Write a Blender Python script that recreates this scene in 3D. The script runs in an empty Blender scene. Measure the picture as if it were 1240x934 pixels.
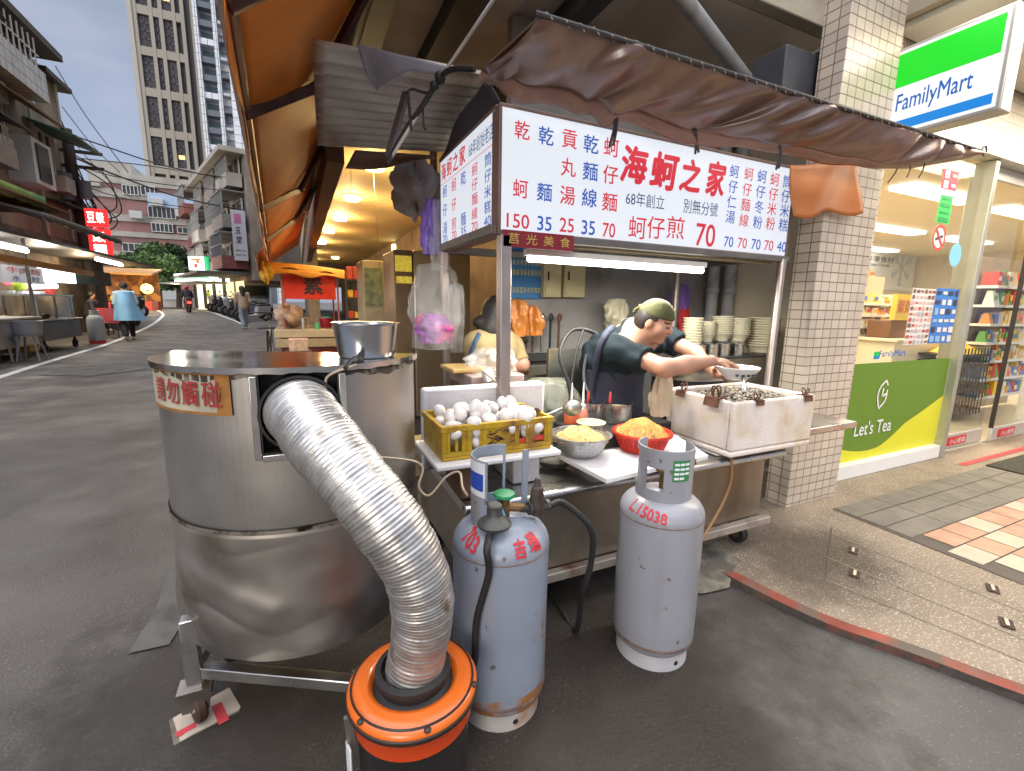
import bpy, math, random, numpy as np
from mathutils import Vector as V3, Matrix
random.seed(7); RNG=np.random.default_rng(7)
R=math.radians; PI=math.pi
S=bpy.context.scene; COL=S.collection
# ------------------------------------------------------------------ camera
F_,YAW,PIT,ROLL,CH=550.0,R(25),R(10.1),R(-1.05),1.3
cf=np.array([math.sin(YAW)*math.cos(PIT),math.cos(YAW)*math.cos(PIT),-math.sin(PIT)])
r0=np.array([math.cos(YAW),-math.sin(YAW),0.]); d0=np.cross(cf,r0)
cr=math.cos(ROLL)*r0+math.sin(ROLL)*d0; cd=-math.sin(ROLL)*r0+math.cos(ROLL)*d0
cam=bpy.data.cameras.new('camera'); co=bpy.data.objects.new('camera',cam); COL.objects.link(co)
cam.sensor_fit='HORIZONTAL'; cam.sensor_width=36; cam.lens=36*F_/1240; cam.clip_start=.02; cam.clip_end=2000
co.matrix_world=Matrix(((cr[0],-cd[0],-cf[0],0),(cr[1],-cd[1],-cf[1],0),(cr[2],-cd[2],-cf[2],CH),(0,0,0,1)))
S.camera=co
# ------------------------------------------------------------------ world, sun, exposure
SUN_EL,SUN_AZ=R(14),R(215)
w=bpy.data.worlds.new('World'); S.world=w; w.use_nodes=True
nt=w.node_tree; nt.nodes.clear()
sky=nt.nodes.new('ShaderNodeTexSky'); sky.sky_type='NISHITA'; sky.sun_disc=False
sky.sun_elevation=SUN_EL; sky.sun_rotation=SUN_AZ; sky.air_density=1.0; sky.dust_density=1.2; sky.ozone_density=2.5
tc=nt.nodes.new('ShaderNodeTexCoord'); mp=nt.nodes.new('ShaderNodeMapping'); mp.inputs['Scale'].default_value=(1.2,1.2,3.2)
nz=nt.nodes.new('ShaderNodeTexNoise'); nz.inputs['Scale'].default_value=2.2; nz.inputs['Detail'].default_value=6; nz.inputs['Roughness'].default_value=.55
rp=nt.nodes.new('ShaderNodeValToRGB'); rp.color_ramp.elements[0].position=.42; rp.color_ramp.elements[1].position=.72
rp.color_ramp.elements[0].color=(.5,.5,.5,1); rp.color_ramp.elements[1].color=(.92,.92,.92,1)
mx=nt.nodes.new('ShaderNodeMix'); mx.data_type='RGBA'; mx.inputs[7].default_value=(4.3,4.9,6.8,1)
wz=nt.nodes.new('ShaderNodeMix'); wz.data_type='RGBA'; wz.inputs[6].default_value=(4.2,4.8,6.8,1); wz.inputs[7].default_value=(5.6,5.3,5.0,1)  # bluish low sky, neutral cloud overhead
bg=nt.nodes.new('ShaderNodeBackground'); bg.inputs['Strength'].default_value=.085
ou=nt.nodes.new('ShaderNodeOutputWorld')
L=nt.links.new
L(tc.outputs['Generated'],mp.inputs[0]); L(mp.outputs[0],nz.inputs[0]); L(nz.outputs[0],rp.inputs[0])
se=nt.nodes.new('ShaderNodeSeparateXYZ'); L(tc.outputs['Generated'],se.inputs[0])
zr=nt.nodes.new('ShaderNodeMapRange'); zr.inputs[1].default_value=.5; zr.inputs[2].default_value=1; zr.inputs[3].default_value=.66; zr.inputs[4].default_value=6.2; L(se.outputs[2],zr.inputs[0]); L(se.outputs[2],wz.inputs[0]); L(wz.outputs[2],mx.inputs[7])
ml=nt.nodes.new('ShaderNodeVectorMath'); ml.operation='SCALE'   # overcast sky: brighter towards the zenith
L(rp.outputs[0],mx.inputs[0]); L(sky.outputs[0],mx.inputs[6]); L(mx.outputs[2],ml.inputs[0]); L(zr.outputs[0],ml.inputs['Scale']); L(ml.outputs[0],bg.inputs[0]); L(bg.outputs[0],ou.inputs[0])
sl=bpy.data.lights.new('sun','SUN'); sl.energy=.5; sl.angle=R(20); sl.color=(1,.95,.88)
so=bpy.data.objects.new('sun',sl); COL.objects.link(so)
sd=V3((math.sin(SUN_AZ)*math.cos(SUN_EL),math.cos(SUN_AZ)*math.cos(SUN_EL),math.sin(SUN_EL)))
so.rotation_euler=sd.to_track_quat('Z','Y').to_euler(); so.location=(0,0,30)
S.view_settings.view_transform='Standard'; S.view_settings.look='None'; S.view_settings.gamma=1; S.view_settings.use_curve_mapping=False
S.view_settings.exposure=1.1
S.cycles.max_bounces=7; S.cycles.transparent_max_bounces=12; S.cycles.sample_clamp_indirect=4; S.cycles.use_denoising=True
S.cycles.caustics_reflective=False; S.cycles.caustics_refractive=False
# ------------------------------------------------------------------ helpers
def gz(y):
    t=min(1,max(0,(y-15)/17)); return .55*t*t*(3-2*t)
def dirw(px,py): return cr*((px-620)/F_)+cd*((py-467)/F_)+cf
def W(px,py,x=None,y=None,z=None,d=None):
    q=dirw(px,py)
    t=d if d is not None else x/q[0] if x is not None else y/q[1] if y is not None else (z-CH)/q[2]
    return np.array([0,0,CH])+q*t
def G(px,py):
    z=0
    for i in range(12): p=W(px,py,z=z); z=.5*z+.5*gz(p[1])
    return np.array([p[0],p[1],gz(p[1])])
def nrm(v): v=np.asarray(v,float); return v/np.linalg.norm(v)
def spline(pts,n=8):
    P=[np.asarray(p,float) for p in pts]; P=[2*P[0]-P[1]]+P+[2*P[-1]-P[-2]]; o=[]
    for i in range(1,len(P)-2):
        for k in range(n):
            t=k/n; a,b,c,d=P[i-1:i+3]
            o.append(.5*((2*b)+(c-a)*t+(2*a-5*b+4*c-d)*t*t+(3*b-a-3*c+d)*t**3))
    o.append(P[-2]); return o
class MB:
    def __init__(s): s.v=[];s.f=[];s.m=[]
    def add(s,vs,fs,mi=0):
        o=len(s.v); s.v+= [tuple(float(c) for c in p) for p in vs]; s.f+=[tuple(i+o for i in f) for f in fs]; s.m+=[mi]*len(fs); return s
    def box(s,x0,y0,z0,x1,y1,z1,mi=0):
        v=[(x,y,z) for z in (z0,z1) for y in (y0,y1) for x in (x0,x1)]
        return s.add(v,[(0,2,3,1),(4,5,7,6),(0,1,5,4),(1,3,7,5),(3,2,6,7),(2,0,4,6)],mi)
    def obox(s,c,size,ax=None,ay=None,mi=0):
        ax=nrm(ax if ax is not None else (1,0,0)); ay=np.asarray(ay if ay is not None else (0,1,0),float); ay=nrm(ay-ax*(ay@ax)); az=np.cross(ax,ay)
        c=np.asarray(c,float); h=np.asarray(size,float)/2
        v=[c+ax*h[0]*i+ay*h[1]*j+az*h[2]*k for k in (-1,1) for j in (-1,1) for i in (-1,1)]
        return s.add(v,[(0,2,3,1),(4,5,7,6),(0,1,5,4),(1,3,7,5),(3,2,6,7),(2,0,4,6)],mi)
    def bar(s,a,b,w,h=None,mi=0,up=(0,0,1)):
        a=np.asarray(a,float);b=np.asarray(b,float); d=b-a; u=np.asarray(up,float)
        if abs(nrm(d)@nrm(u))>.98: u=np.array([1.,0,0])
        return s.obox((a+b)/2,(np.linalg.norm(d),w,h or w),d,np.cross(u,d),mi)
    def tube(s,pts,r,n=10,mi=0,cap=True,sm=0):
        P=spline(pts,sm) if sm else [np.asarray(p,float) for p in pts]
        m=len(P); rr=[r]*m if not hasattr(r,'__len__') else list(np.interp(np.linspace(0,1,m),np.linspace(0,1,len(r)),r))
        t0=nrm(P[1]-P[0]); u=np.cross(t0,(0,0,1)) if abs(t0[2])<.95 else np.cross(t0,(1,0,0)); u=nrm(u); vs=[];fs=[]
        for i in range(m):
            t=nrm(P[min(i+1,m-1)]-P[max(i-1,0)]); u=nrm(u-t*(u@t)); w_=np.cross(t,u)
            for k in range(n):
                a=2*PI*k/n; vs.append(P[i]+rr[i]*(math.cos(a)*u+math.sin(a)*w_))
        for i in range(m-1):
            for k in range(n):
                a=i*n+k;b=i*n+(k+1)%n; fs.append((a,b,b+n,a+n))
        if cap: fs.append(tuple(range(n-1,-1,-1))); fs.append(tuple((m-1)*n+k for k in range(n)))
        return s.add(vs,fs,mi)
    def cyl(s,a,b,r,n=16,mi=0,r2=None): return s.tube([a,b],[r,r2 if r2 is not None else r],n,mi)
    def lathe(s,prof,c=(0,0,0),n=24,mi=0,ax=None,a0=0,a1=2*PI):
        c=np.asarray(c,float); az=nrm(ax) if ax is not None else np.array([0,0,1.])
        ux=nrm(np.cross((0,1,0),az)) if abs(az[1])<.9 else np.array([1.,0,0]); uy=np.cross(az,ux)
        full=abs(a1-a0-2*PI)<1e-6; k_=n if full else n+1; vs=[];fs=[]
        for (r,z) in prof:
            for k in range(k_):
                a=a0+(a1-a0)*k/n; vs.append(c+az*z+max(r,1e-4)*(math.cos(a)*ux+math.sin(a)*uy))
        for i in range(len(prof)-1):
            for k in range(n):
                a=i*k_+k; b=i*k_+(k+1)%k_; fs.append((a,b,b+k_,a+k_))
        return s.add(vs,fs,mi)
    def poly(s,pts,mi=0): return s.add(pts,[tuple(range(len(pts)))],mi)
    def prism(s,pts,vec,mi=0):
        n=len(pts); a=[np.asarray(p,float) for p in pts]; b=[p+np.asarray(vec,float) for p in a]
        return s.add(a+b,[tuple(range(n-1,-1,-1)),tuple(range(n,2*n))]+[(i,(i+1)%n,(i+1)%n+n,i+n) for i in range(n)],mi)
    def grid(s,nu,nv,fn,mi=0):
        vs=[fn(i/nu,j/nv) for j in range(nv+1) for i in range(nu+1)]
        return s.add(vs,[(j*(nu+1)+i,j*(nu+1)+i+1,(j+1)*(nu+1)+i+1,(j+1)*(nu+1)+i) for j in range(nv) for i in range(nu)],mi)
    def ell(s,c,r,nu=14,nv=9,mi=0):
        r=(r,)*3 if not hasattr(r,'__len__') else r
        return s.lathe_ell(c,r,nu,nv,mi)
    def lathe_ell(s,c,r,nu,nv,mi):
        vs=[];fs=[]
        for j in range(nv+1):
            t=PI*j/nv
            for k in range(nu):
                a=2*PI*k/nu; vs.append((c[0]+r[0]*max(math.sin(t),1e-3)*math.cos(a),c[1]+r[1]*max(math.sin(t),1e-3)*math.sin(a),c[2]-r[2]*math.cos(t)))
        for j in range(nv):
            for k in range(nu):
                a=j*nu+k;b=j*nu+(k+1)%nu; fs.append((a,b,b+nu,a+nu))
        return s.add(vs,fs,mi)
    def build(s,name,mats,parent=None,smooth=35,bev=0,solid=0):
        vs=np.array(s.v,float).reshape(-1,3)
        if parent is not None:
            lx,ly,lz,rz=ROOT[parent.name]; vs=vs-np.array([lx,ly,lz])
            c,sn=math.cos(-rz),math.sin(-rz); vs=np.stack([vs[:,0]*c-vs[:,1]*sn,vs[:,0]*sn+vs[:,1]*c,vs[:,2]],1); loc=(0,0,0)
        else:
            lo,hi=vs.min(0),vs.max(0); loc=np.array([(lo[0]+hi[0])/2,(lo[1]+hi[1])/2,lo[2]]); vs=vs-loc
        me=bpy.data.meshes.new(name); me.from_pydata(vs.tolist(),[],s.f)
        mats=mats if isinstance(mats,(list,tuple)) else [mats]
        for m in mats: me.materials.append(m)
        if len(mats)>1: me.polygons.foreach_set('material_index',s.m)
        if smooth:
            me.polygons.foreach_set('use_smooth',[True]*len(me.polygons)); me.set_sharp_from_angle(angle=R(smooth))
        me.update()
        o=bpy.data.objects.new(name,me); COL.objects.link(o)
        if parent is not None:
            o.parent=parent
            ROOT[o.name]=ROOT[parent.name]
        else: o.location=loc; ROOT[o.name]=(loc[0],loc[1],loc[2],0)
        if solid: md=o.modifiers.new('thick','SOLIDIFY'); md.thickness=solid; md.offset=0
        if bev: md=o.modifiers.new('bevel','BEVEL'); md.width=bev; md.segments=2; md.limit_method='ANGLE'; md.angle_limit=R(40)
        return o
ROOT={}
def tag(o,label=None,cat=None,group=None,kind=None):
    for k,v in (('label',label),('category',cat),('group',group),('kind',kind)):
        if v: o[k]=v
    return o
def thing(name,label,cat,loc=(0,0,0),rz=0,group=None):
    o=bpy.data.objects.new(name,None); COL.objects.link(o); o.location=[float(c) for c in loc]; o.rotation_euler=(0,0,rz); o.empty_display_size=.1
    ROOT[o.name]=(float(loc[0]),float(loc[1]),float(loc[2]),rz); return tag(o,label,cat,group)
def dup(root,loc,rz=0,label=None,group=None,scale=None):
    def cp(o,p):
        c=o.copy(); COL.objects.link(c); c.parent=p
        for ch in o.children: cp(ch,c)
        return c
    r=cp(root,None); r.location=[float(c) for c in loc]; r.rotation_euler=(0,0,rz)
    if scale: r.scale=(scale,)*3 if not hasattr(scale,'__len__') else scale
    if label: r['label']=label
    if group: r['group']=group
    return r
# ------------------------------------------------------------------ materials
MC={}
def mat(name,col,rough=.6,metal=0,var=.12,vs=6,col2=None,p2=(.5,.65),s2=3,bump=0,bs=60,emit=0,ecol=None,spec=.5,col3=None,p3=(.6,.7),s3=20,rv=0,trans=0,coat=0,st2=None,sss=0):
    if name in MC: return MC[name]
    m=bpy.data.materials.new(name); m.use_nodes=True; N=m.node_tree.nodes; K=m.node_tree.links.new
    b=N['Principled BSDF']; b.inputs['Roughness'].default_value=rough; b.inputs['Metallic'].default_value=metal; b.inputs['Specular IOR Level'].default_value=spec
    if coat: b.inputs['Coat Weight'].default_value=coat
    if trans: b.inputs['Transmission Weight'].default_value=trans
    if sss: b.inputs['Subsurface Weight'].default_value=sss; b.inputs['Subsurface Radius'].default_value=(.012,.005,.003)
    t=N.new('ShaderNodeTexCoord'); vec=t.outputs['Object']
    def noise(sc,det=4,stretch=None):
        v=vec
        if stretch:
            q=N.new('ShaderNodeMapping'); q.inputs['Scale'].default_value=stretch; K(vec,q.inputs[0]); v=q.outputs[0]
        n=N.new('ShaderNodeTexNoise'); n.inputs['Scale'].default_value=sc; n.inputs['Detail'].default_value=det; K(v,n.inputs[0]); return n.outputs[0]
    def ramp(x,a,b_):
        r=N.new('ShaderNodeMapRange'); r.inputs[1].default_value=a; r.inputs[2].default_value=b_; K(x,r.inputs[0]); return r.outputs[0]
    c4=lambda c:(c[0],c[1],c[2],1)
    def mix(f,a,b_):
        q=N.new('ShaderNodeMix'); q.data_type='RGBA'; K(f,q.inputs[0])
        for i,x in ((6,a),(7,b_)):
            if isinstance(x,tuple): q.inputs[i].default_value=x
            else: K(x,q.inputs[i])
        return q.outputs[2]
    cur=c4(col)
    if var:
        n=noise(vs); f=ramp(n,.3,.7)
        cur=mix(f,c4([c*(1-var) for c in col]),c4([min(1,c*(1+var)) for c in col]))
    if col2: cur=mix(ramp(noise(s2,6,st2),*p2),cur,c4(col2))
    if col3: cur=mix(ramp(noise(s3,3),*p3),cur,c4(col3))
    if isinstance(cur,tuple): b.inputs['Base Color'].default_value=cur
    else: K(cur,b.inputs['Base Color'])
    if rv:
        r=N.new('ShaderNodeMapRange'); r.inputs[1].default_value=.3; r.inputs[2].default_value=.7; r.inputs[3].default_value=max(0,rough-rv); r.inputs[4].default_value=min(1,rough+rv)
        K(noise(vs*1.7,5),r.inputs[0]); K(r.outputs[0],b.inputs['Roughness'])
    if bump:
        n=N.new('ShaderNodeBump'); n.inputs['Strength'].default_value=bump; n.inputs['Distance'].default_value=.01; K(noise(bs,3),n.inputs['Height']); K(n.outputs[0],b.inputs['Normal'])
    if emit: b.inputs['Emission Color'].default_value=c4(ecol or col); b.inputs['Emission Strength'].default_value=emit
    MC[name]=m; return m
def sheer(name,col,a=.4,rough=.25,var=0):
    if name in MC: return MC[name]
    m=bpy.data.materials.new(name); m.use_nodes=True; N=m.node_tree.nodes; K=m.node_tree.links.new
    b=N['Principled BSDF']; b.inputs['Base Color'].default_value=(*col,1); b.inputs['Roughness'].default_value=rough
    t=N.new('ShaderNodeBsdfTransparent'); x=N.new('ShaderNodeMixShader'); x.inputs[0].default_value=a
    K(t.outputs[0],x.inputs[1]); K(b.outputs[0],x.inputs[2]); K(x.outputs[0],N['Material Output'].inputs[0]); MC[name]=m; return m
def glass(name='shop glass'):
    if name in MC: return MC[name]
    m=bpy.data.materials.new(name); m.use_nodes=True; N=m.node_tree.nodes; K=m.node_tree.links.new
    g=N.new('ShaderNodeBsdfGlossy'); g.inputs['Roughness'].default_value=.02; t=N.new('ShaderNodeBsdfTransparent'); t.inputs[0].default_value=(.95,.97,.96,1)
    fr=N.new('ShaderNodeFresnel'); fr.inputs[0].default_value=1.4; x=N.new('ShaderNodeMixShader')
    K(fr.outputs[0],x.inputs[0]); K(t.outputs[0],x.inputs[1]); K(g.outputs[0],x.inputs[2]); K(x.outputs[0],N['Material Output'].inputs[0]); MC[name]=m; return m
def tilemat(name,col,grout,w,h,axis='xz',rough=.35,gap=.06,var=.08,off=0,bump=.3):
    if name in MC: return MC[name]
    m=bpy.data.materials.new(name); m.use_nodes=True; N=m.node_tree.nodes; K=m.node_tree.links.new
    b=N['Principled BSDF']; b.inputs['Roughness'].default_value=rough
    t=N.new('ShaderNodeTexCoord'); sp=N.new('ShaderNodeSeparateXYZ'); cb=N.new('ShaderNodeCombineXYZ'); K(t.outputs['Object'],sp.inputs[0])
    if axis=='xyz':
        ad=N.new('ShaderNodeMath'); ad.operation='ADD'; K(sp.outputs[0],ad.inputs[0]); K(sp.outputs[1],ad.inputs[1]); K(ad.outputs[0],cb.inputs[0]); K(sp.outputs[2],cb.inputs[1])
    else:
        K(sp.outputs['xyz'.index(axis[0])],cb.inputs[0]); K(sp.outputs['xyz'.index(axis[1])],cb.inputs[1])
    br=N.new('ShaderNodeTexBrick'); br.offset=off; br.inputs['Scale'].default_value=1; br.inputs['Brick Width'].default_value=w; br.inputs['Row Height'].default_value=h
    br.inputs['Mortar Size'].default_value=gap*min(w,h); br.inputs['Mortar Smooth'].default_value=.1
    br.inputs['Color1'].default_value=(*[c*(1-var) for c in col],1); br.inputs['Color2'].default_value=(*[min(1,c*(1+var)) for c in col],1); br.inputs['Mortar'].default_value=(*grout,1)
    K(cb.outputs[0],br.inputs[0])
    n=N.new('ShaderNodeTexNoise'); n.inputs['Scale'].default_value=2.5; n.inputs['Detail'].default_value=6; K(t.outputs['Object'],n.inputs[0])
    mr=N.new('ShaderNodeMapRange'); mr.inputs[1].default_value=.3; mr.inputs[2].default_value=.7; mr.inputs[3].default_value=.8; mr.inputs[4].default_value=1.08; K(n.outputs[0],mr.inputs[0])
    x=N.new('ShaderNodeMix'); x.data_type='RGBA'; x.blend_type='MULTIPLY'; x.inputs[0].default_value=1; K(br.outputs[0],x.inputs[6]); K(mr.outputs[0],x.inputs[7]); K(x.outputs[2],b.inputs['Base Color'])
    bp=N.new('ShaderNodeBump'); bp.inputs['Strength'].default_value=bump; bp.inputs['Distance'].default_value=.004; bp.invert=True; K(br.outputs[1],bp.inputs['Height']); K(bp.outputs[0],b.inputs['Normal'])
    MC[name]=m; return m
def emis(name,col,s=1,var=0):
    if name in MC: return MC[name]
    m=mat(name,[min(.8,c)*.3 for c in col],.5,var=0,emit=s,ecol=col); return m
# ------------------------------------------------------------------ lettering
TC={}
def glyphs(s,bold=0,shear=0):
    k=(s,bold,shear)
    if k not in TC:
        c=bpy.data.curves.new('lettering','FONT'); c.body=s; c.offset=bold; c.shear=shear; c.resolution_u=4
        o=bpy.data.objects.new('lettering',c); COL.objects.link(o); bpy.context.view_layer.update()
        me=bpy.data.meshes.new_from_object(o); vs=np.array([v.co[:2] for v in me.vertices]); fs=[tuple(p.vertices) for p in me.polygons]
        bpy.data.objects.remove(o); bpy.data.curves.remove(c); bpy.data.meshes.remove(me)
        lo,hi=vs.min(0),vs.max(0); TC[k]=((vs-(lo+hi)/2),fs,hi-lo)
    return TC[k]
def text(mb,s,c,U,Vv,w=None,h=None,bold=0,shear=0,mi=0,warp=None):
    """letters on the plane through c: U right, Vv up (unit vectors); fitted to width w and/or height h"""
    vs,fs,sz=glyphs(s,0,shear); U=np.asarray(U,float);Vv=np.asarray(Vv,float)
    sx=w/sz[0] if w else h/sz[1]; sy=h/sz[1] if h else sx
    pts=[np.asarray(c,float)+U*p[0]*sx+Vv*p[1]*sy for p in vs]
    if warp: pts=[warp(p) for p in pts]
    mb.add(pts,fs,mi)
    if bold:   # heavier strokes: the glyph printed again with a small shift, each print a hair in front
        n=np.cross(U,Vv); e=bold*sx*.8; e2=bold*sy*.8
        for k in range(8 if bold>.03 else 4):
            a=2*PI*k/(8 if bold>.03 else 4)+.78; d=U*math.cos(a)*e+Vv*math.sin(a)*e2+n*(.0001*(k+1)); mb.add([p+d for p in pts],fs,mi)
# ------------------------------------------------------------------ smooth bodies: blended distance field -> surface net
def prim_d(p,P):
    k=p[0]
    if k=='c':
        a,b=np.asarray(p[1],float),np.asarray(p[2],float); ba=b-a; pa=P-a; t=np.clip((pa@ba)/(ba@ba),0,1)
        return np.linalg.norm(pa-t[...,None]*ba,axis=-1)-(p[3]+(p[4]-p[3])*t)
    c=np.asarray(p[1],float); r=np.asarray(p[2],float); q=P-c
    if len(p)>4 and p[4] is not None: q=q@np.asarray(p[4],float).T
    k0=np.linalg.norm(q/r,axis=-1); k1=np.linalg.norm(q/(r*r),axis=-1)+1e-9
    return k0*(k0-1)/k1
def prim_box(p):
    if p[0]=='c':
        r=max(p[3],p[4]); a,b=np.asarray(p[1],float),np.asarray(p[2],float); return np.minimum(a,b)-r,np.maximum(a,b)+r
    r=max(p[2]); c=np.asarray(p[1],float); return c-r,c+r
def field(prims,h,pad=.03,bounds=None):
    bx=[prim_box(p) for p in prims]; lo=np.min([b[0] for b in bx],0)-pad; hi=np.max([b[1] for b in bx],0)+pad
    if bounds: lo,hi=np.asarray(bounds[0],float),np.asarray(bounds[1],float)
    n=np.ceil((hi-lo)/h).astype(int)+1; Fd=np.full(n,1.0,np.float32)
    for p,b in zip(prims,bx):
        k=p[5] if p[0]=='c' else p[3]; neg=k<0; k=abs(k)
        i0=np.clip(np.floor((b[0]-k-2*h-lo)/h).astype(int),0,n); i1=np.clip(np.ceil((b[1]+k+2*h-lo)/h).astype(int)+1,0,n)
        if (i1<=i0).any(): continue
        ax=[lo[a]+h*np.arange(i0[a],i1[a]) for a in range(3)]; P=np.stack(np.meshgrid(*ax,indexing='ij'),-1)
        D=prim_d(p,P); s=np.s_[i0[0]:i1[0],i0[1]:i1[1],i0[2]:i1[2]]; A=Fd[s]
        if neg:
            D=-D; hh=np.clip(.5-.5*(A-D)/k,0,1); Fd[s]=A*(1-hh)+D*hh+k*hh*(1-hh)
        else:
            hh=np.clip(.5+.5*(A-D)/k,0,1); Fd[s]=A*(1-hh)+D*hh-k*hh*(1-hh)
    return Fd,lo,h
def gridpts(Fd,lo,h): return np.stack(np.meshgrid(*[lo[a]+h*np.arange(Fd.shape[a]) for a in range(3)],indexing='ij'),-1)
def surfnet(Fd,lo,h):
    n=np.array(Fd.shape)-1; acc=np.zeros((*n,3)); cnt=np.zeros(n)
    for a in range(3):
        o=[x for x in range(3) if x!=a]
        for i in (0,1):
            for j in (0,1):
                of=[0,0,0]; of[o[0]]=i; of[o[1]]=j; o2=list(of); o2[a]=1
                A=Fd[tuple(slice(of[x],of[x]+n[x]) for x in range(3))]; B=Fd[tuple(slice(o2[x],o2[x]+n[x]) for x in range(3))]
                cx=(A<0)!=(B<0); t=np.where(cx,A/np.where(A==B,1,A-B),0)
                for x in range(3): acc[...,x]+=np.where(cx,of[x] if x!=a else t,0)
                cnt+=cx
    mk=cnt>0; idx=-np.ones(n,int); idx[mk]=np.arange(mk.sum()); ce=np.argwhere(mk)
    vs=(ce+acc[mk]/cnt[mk][:,None])*h+lo; fs=[]
    for a in range(3):
        b,c=(a+1)%3,(a+2)%3; s0=[slice(1,-1)]*3; s0[a]=slice(0,n[a]); s1=list(s0); s1[a]=slice(1,n[a]+1)
        A=Fd[tuple(s0)]<0; B=Fd[tuple(s1)]<0; e=np.argwhere(A!=B); sg=A[tuple(e.T)]; e=e+np.array([0 if x==a else 1 for x in range(3)])
        def ci(db,dc):
            q=e.copy(); q[:,b]+=db; q[:,c]+=dc; return idx[tuple(q.T)]
        q=np.stack([ci(-1,-1),ci(0,-1),ci(0,0),ci(-1,0)],1); q[~sg]=q[~sg][:,::-1]; fs.append(q)
    return vs,np.concatenate(fs)
def blob(name,prims,h,mats,parent=None,mod=None,paint=None,pad=.03,smooth=80):
    Fd,lo,h=field(prims,h,pad)
    if mod: Fd=mod(Fd,gridpts(Fd,lo,h))
    vs,fs=surfnet(Fd,lo,h); mb=MB(); mb.v=[tuple(v) for v in vs]; mb.f=[tuple(int(i) for i in f) for f in fs]; mb.m=[0]*len(mb.f)
    if paint:
        ce=vs[fs].mean(1); mb.m=[int(x) for x in paint(ce)]
    return mb.build(name,mats,parent,smooth)
# ================================================================== SETTING
def struct(o,): o['kind']='structure'; return o
M_asph=mat('asphalt',(.105,.096,.088),.75,var=.28,vs=1.3,col2=(.07,.062,.055),p2=(.42,.66),s2=.8,col3=(.21,.19,.165),p3=(.6,.72),s3=105,bump=.6,bs=100,rv=.2)
xs=[-160,-90,-60,-45,-35,-28,-22,-17,-13,-10,-7.5,-5,-3,-1,1,3,6,12,30,80,160]; ys=[-30,-12,-4,0,4,8,12,15]+[16+k for k in range(0,18)]+[36,40,46,55,70,100,160,300]
mb=MB(); nx=len(xs)
mb.add([(x,y,gz(y)) for y in ys for x in xs],[(j*nx+i,j*nx+i+1,(j+1)*nx+i+1,(j+1)*nx+i) for j in range(len(ys)-1) for i in range(nx-1)])
struct(mb.build('road',M_asph))
# worn patches on the asphalt
def sheet(name,pts,m,z=.009,mats=None):
    b=MB(); b.poly([(p[0],p[1],(p[2] if len(p)>2 else gz(p[1]))+z) for p in pts]); return struct(b.build(name,m,smooth=0))
PZ_=.032
M_patch=mat('old asphalt patch',(.105,.1,.092),.85,var=.2,vs=3,col2=(.06,.058,.055),s2=4,bump=.5,bs=120)
sheet('road_patch',[G(*p) for p in ((155,794),(188,742),(205,690),(218,700),(222,755),(205,783))],M_patch)
sheet('road_patch',[G(*p) for p in ((45,455),(80,444),(180,440),(178,448),(110,456))],M_patch)
M_pale=mat('spilled concrete',(.2,.18,.14),.9,var=.3,vs=14,col2=(.1,.09,.075),p2=(.45,.6),s2=9,bump=.7,bs=70)
# oily grime soaked into the asphalt round the stall
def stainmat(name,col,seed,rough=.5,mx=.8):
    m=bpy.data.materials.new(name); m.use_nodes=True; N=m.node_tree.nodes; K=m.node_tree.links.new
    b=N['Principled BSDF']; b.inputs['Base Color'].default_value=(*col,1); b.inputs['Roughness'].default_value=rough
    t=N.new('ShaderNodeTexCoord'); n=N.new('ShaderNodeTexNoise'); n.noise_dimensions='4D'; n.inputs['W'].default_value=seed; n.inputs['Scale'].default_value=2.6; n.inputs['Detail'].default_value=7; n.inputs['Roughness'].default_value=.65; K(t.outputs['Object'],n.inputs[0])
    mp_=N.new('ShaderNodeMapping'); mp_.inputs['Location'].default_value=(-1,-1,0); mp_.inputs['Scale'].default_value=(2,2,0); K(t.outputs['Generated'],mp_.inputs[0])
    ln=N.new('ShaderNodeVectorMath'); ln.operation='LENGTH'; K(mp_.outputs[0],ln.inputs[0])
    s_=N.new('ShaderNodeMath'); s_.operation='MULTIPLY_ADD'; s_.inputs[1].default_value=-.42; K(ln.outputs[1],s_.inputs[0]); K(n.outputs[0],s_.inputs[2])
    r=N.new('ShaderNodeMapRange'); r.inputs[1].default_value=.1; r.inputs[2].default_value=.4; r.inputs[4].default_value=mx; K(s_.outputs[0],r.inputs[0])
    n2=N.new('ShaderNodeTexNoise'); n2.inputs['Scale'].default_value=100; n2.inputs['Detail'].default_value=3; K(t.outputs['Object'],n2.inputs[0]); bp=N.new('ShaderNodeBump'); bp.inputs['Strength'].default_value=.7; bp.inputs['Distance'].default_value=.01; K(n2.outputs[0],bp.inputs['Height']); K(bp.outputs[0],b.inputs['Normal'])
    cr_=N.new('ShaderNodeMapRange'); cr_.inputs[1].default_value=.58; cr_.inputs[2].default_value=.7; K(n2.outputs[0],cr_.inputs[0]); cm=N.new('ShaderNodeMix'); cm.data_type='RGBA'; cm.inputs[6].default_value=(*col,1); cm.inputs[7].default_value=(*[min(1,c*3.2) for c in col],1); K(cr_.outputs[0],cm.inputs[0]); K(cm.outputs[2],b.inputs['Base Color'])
    tr=N.new('ShaderNodeBsdfTransparent'); x=N.new('ShaderNodeMixShader'); K(r.outputs[0],x.inputs[0]); K(tr.outputs[0],x.inputs[1]); K(b.outputs[0],x.inputs[2]); K(x.outputs[0],N['Material Output'].inputs[0]); return m
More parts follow.
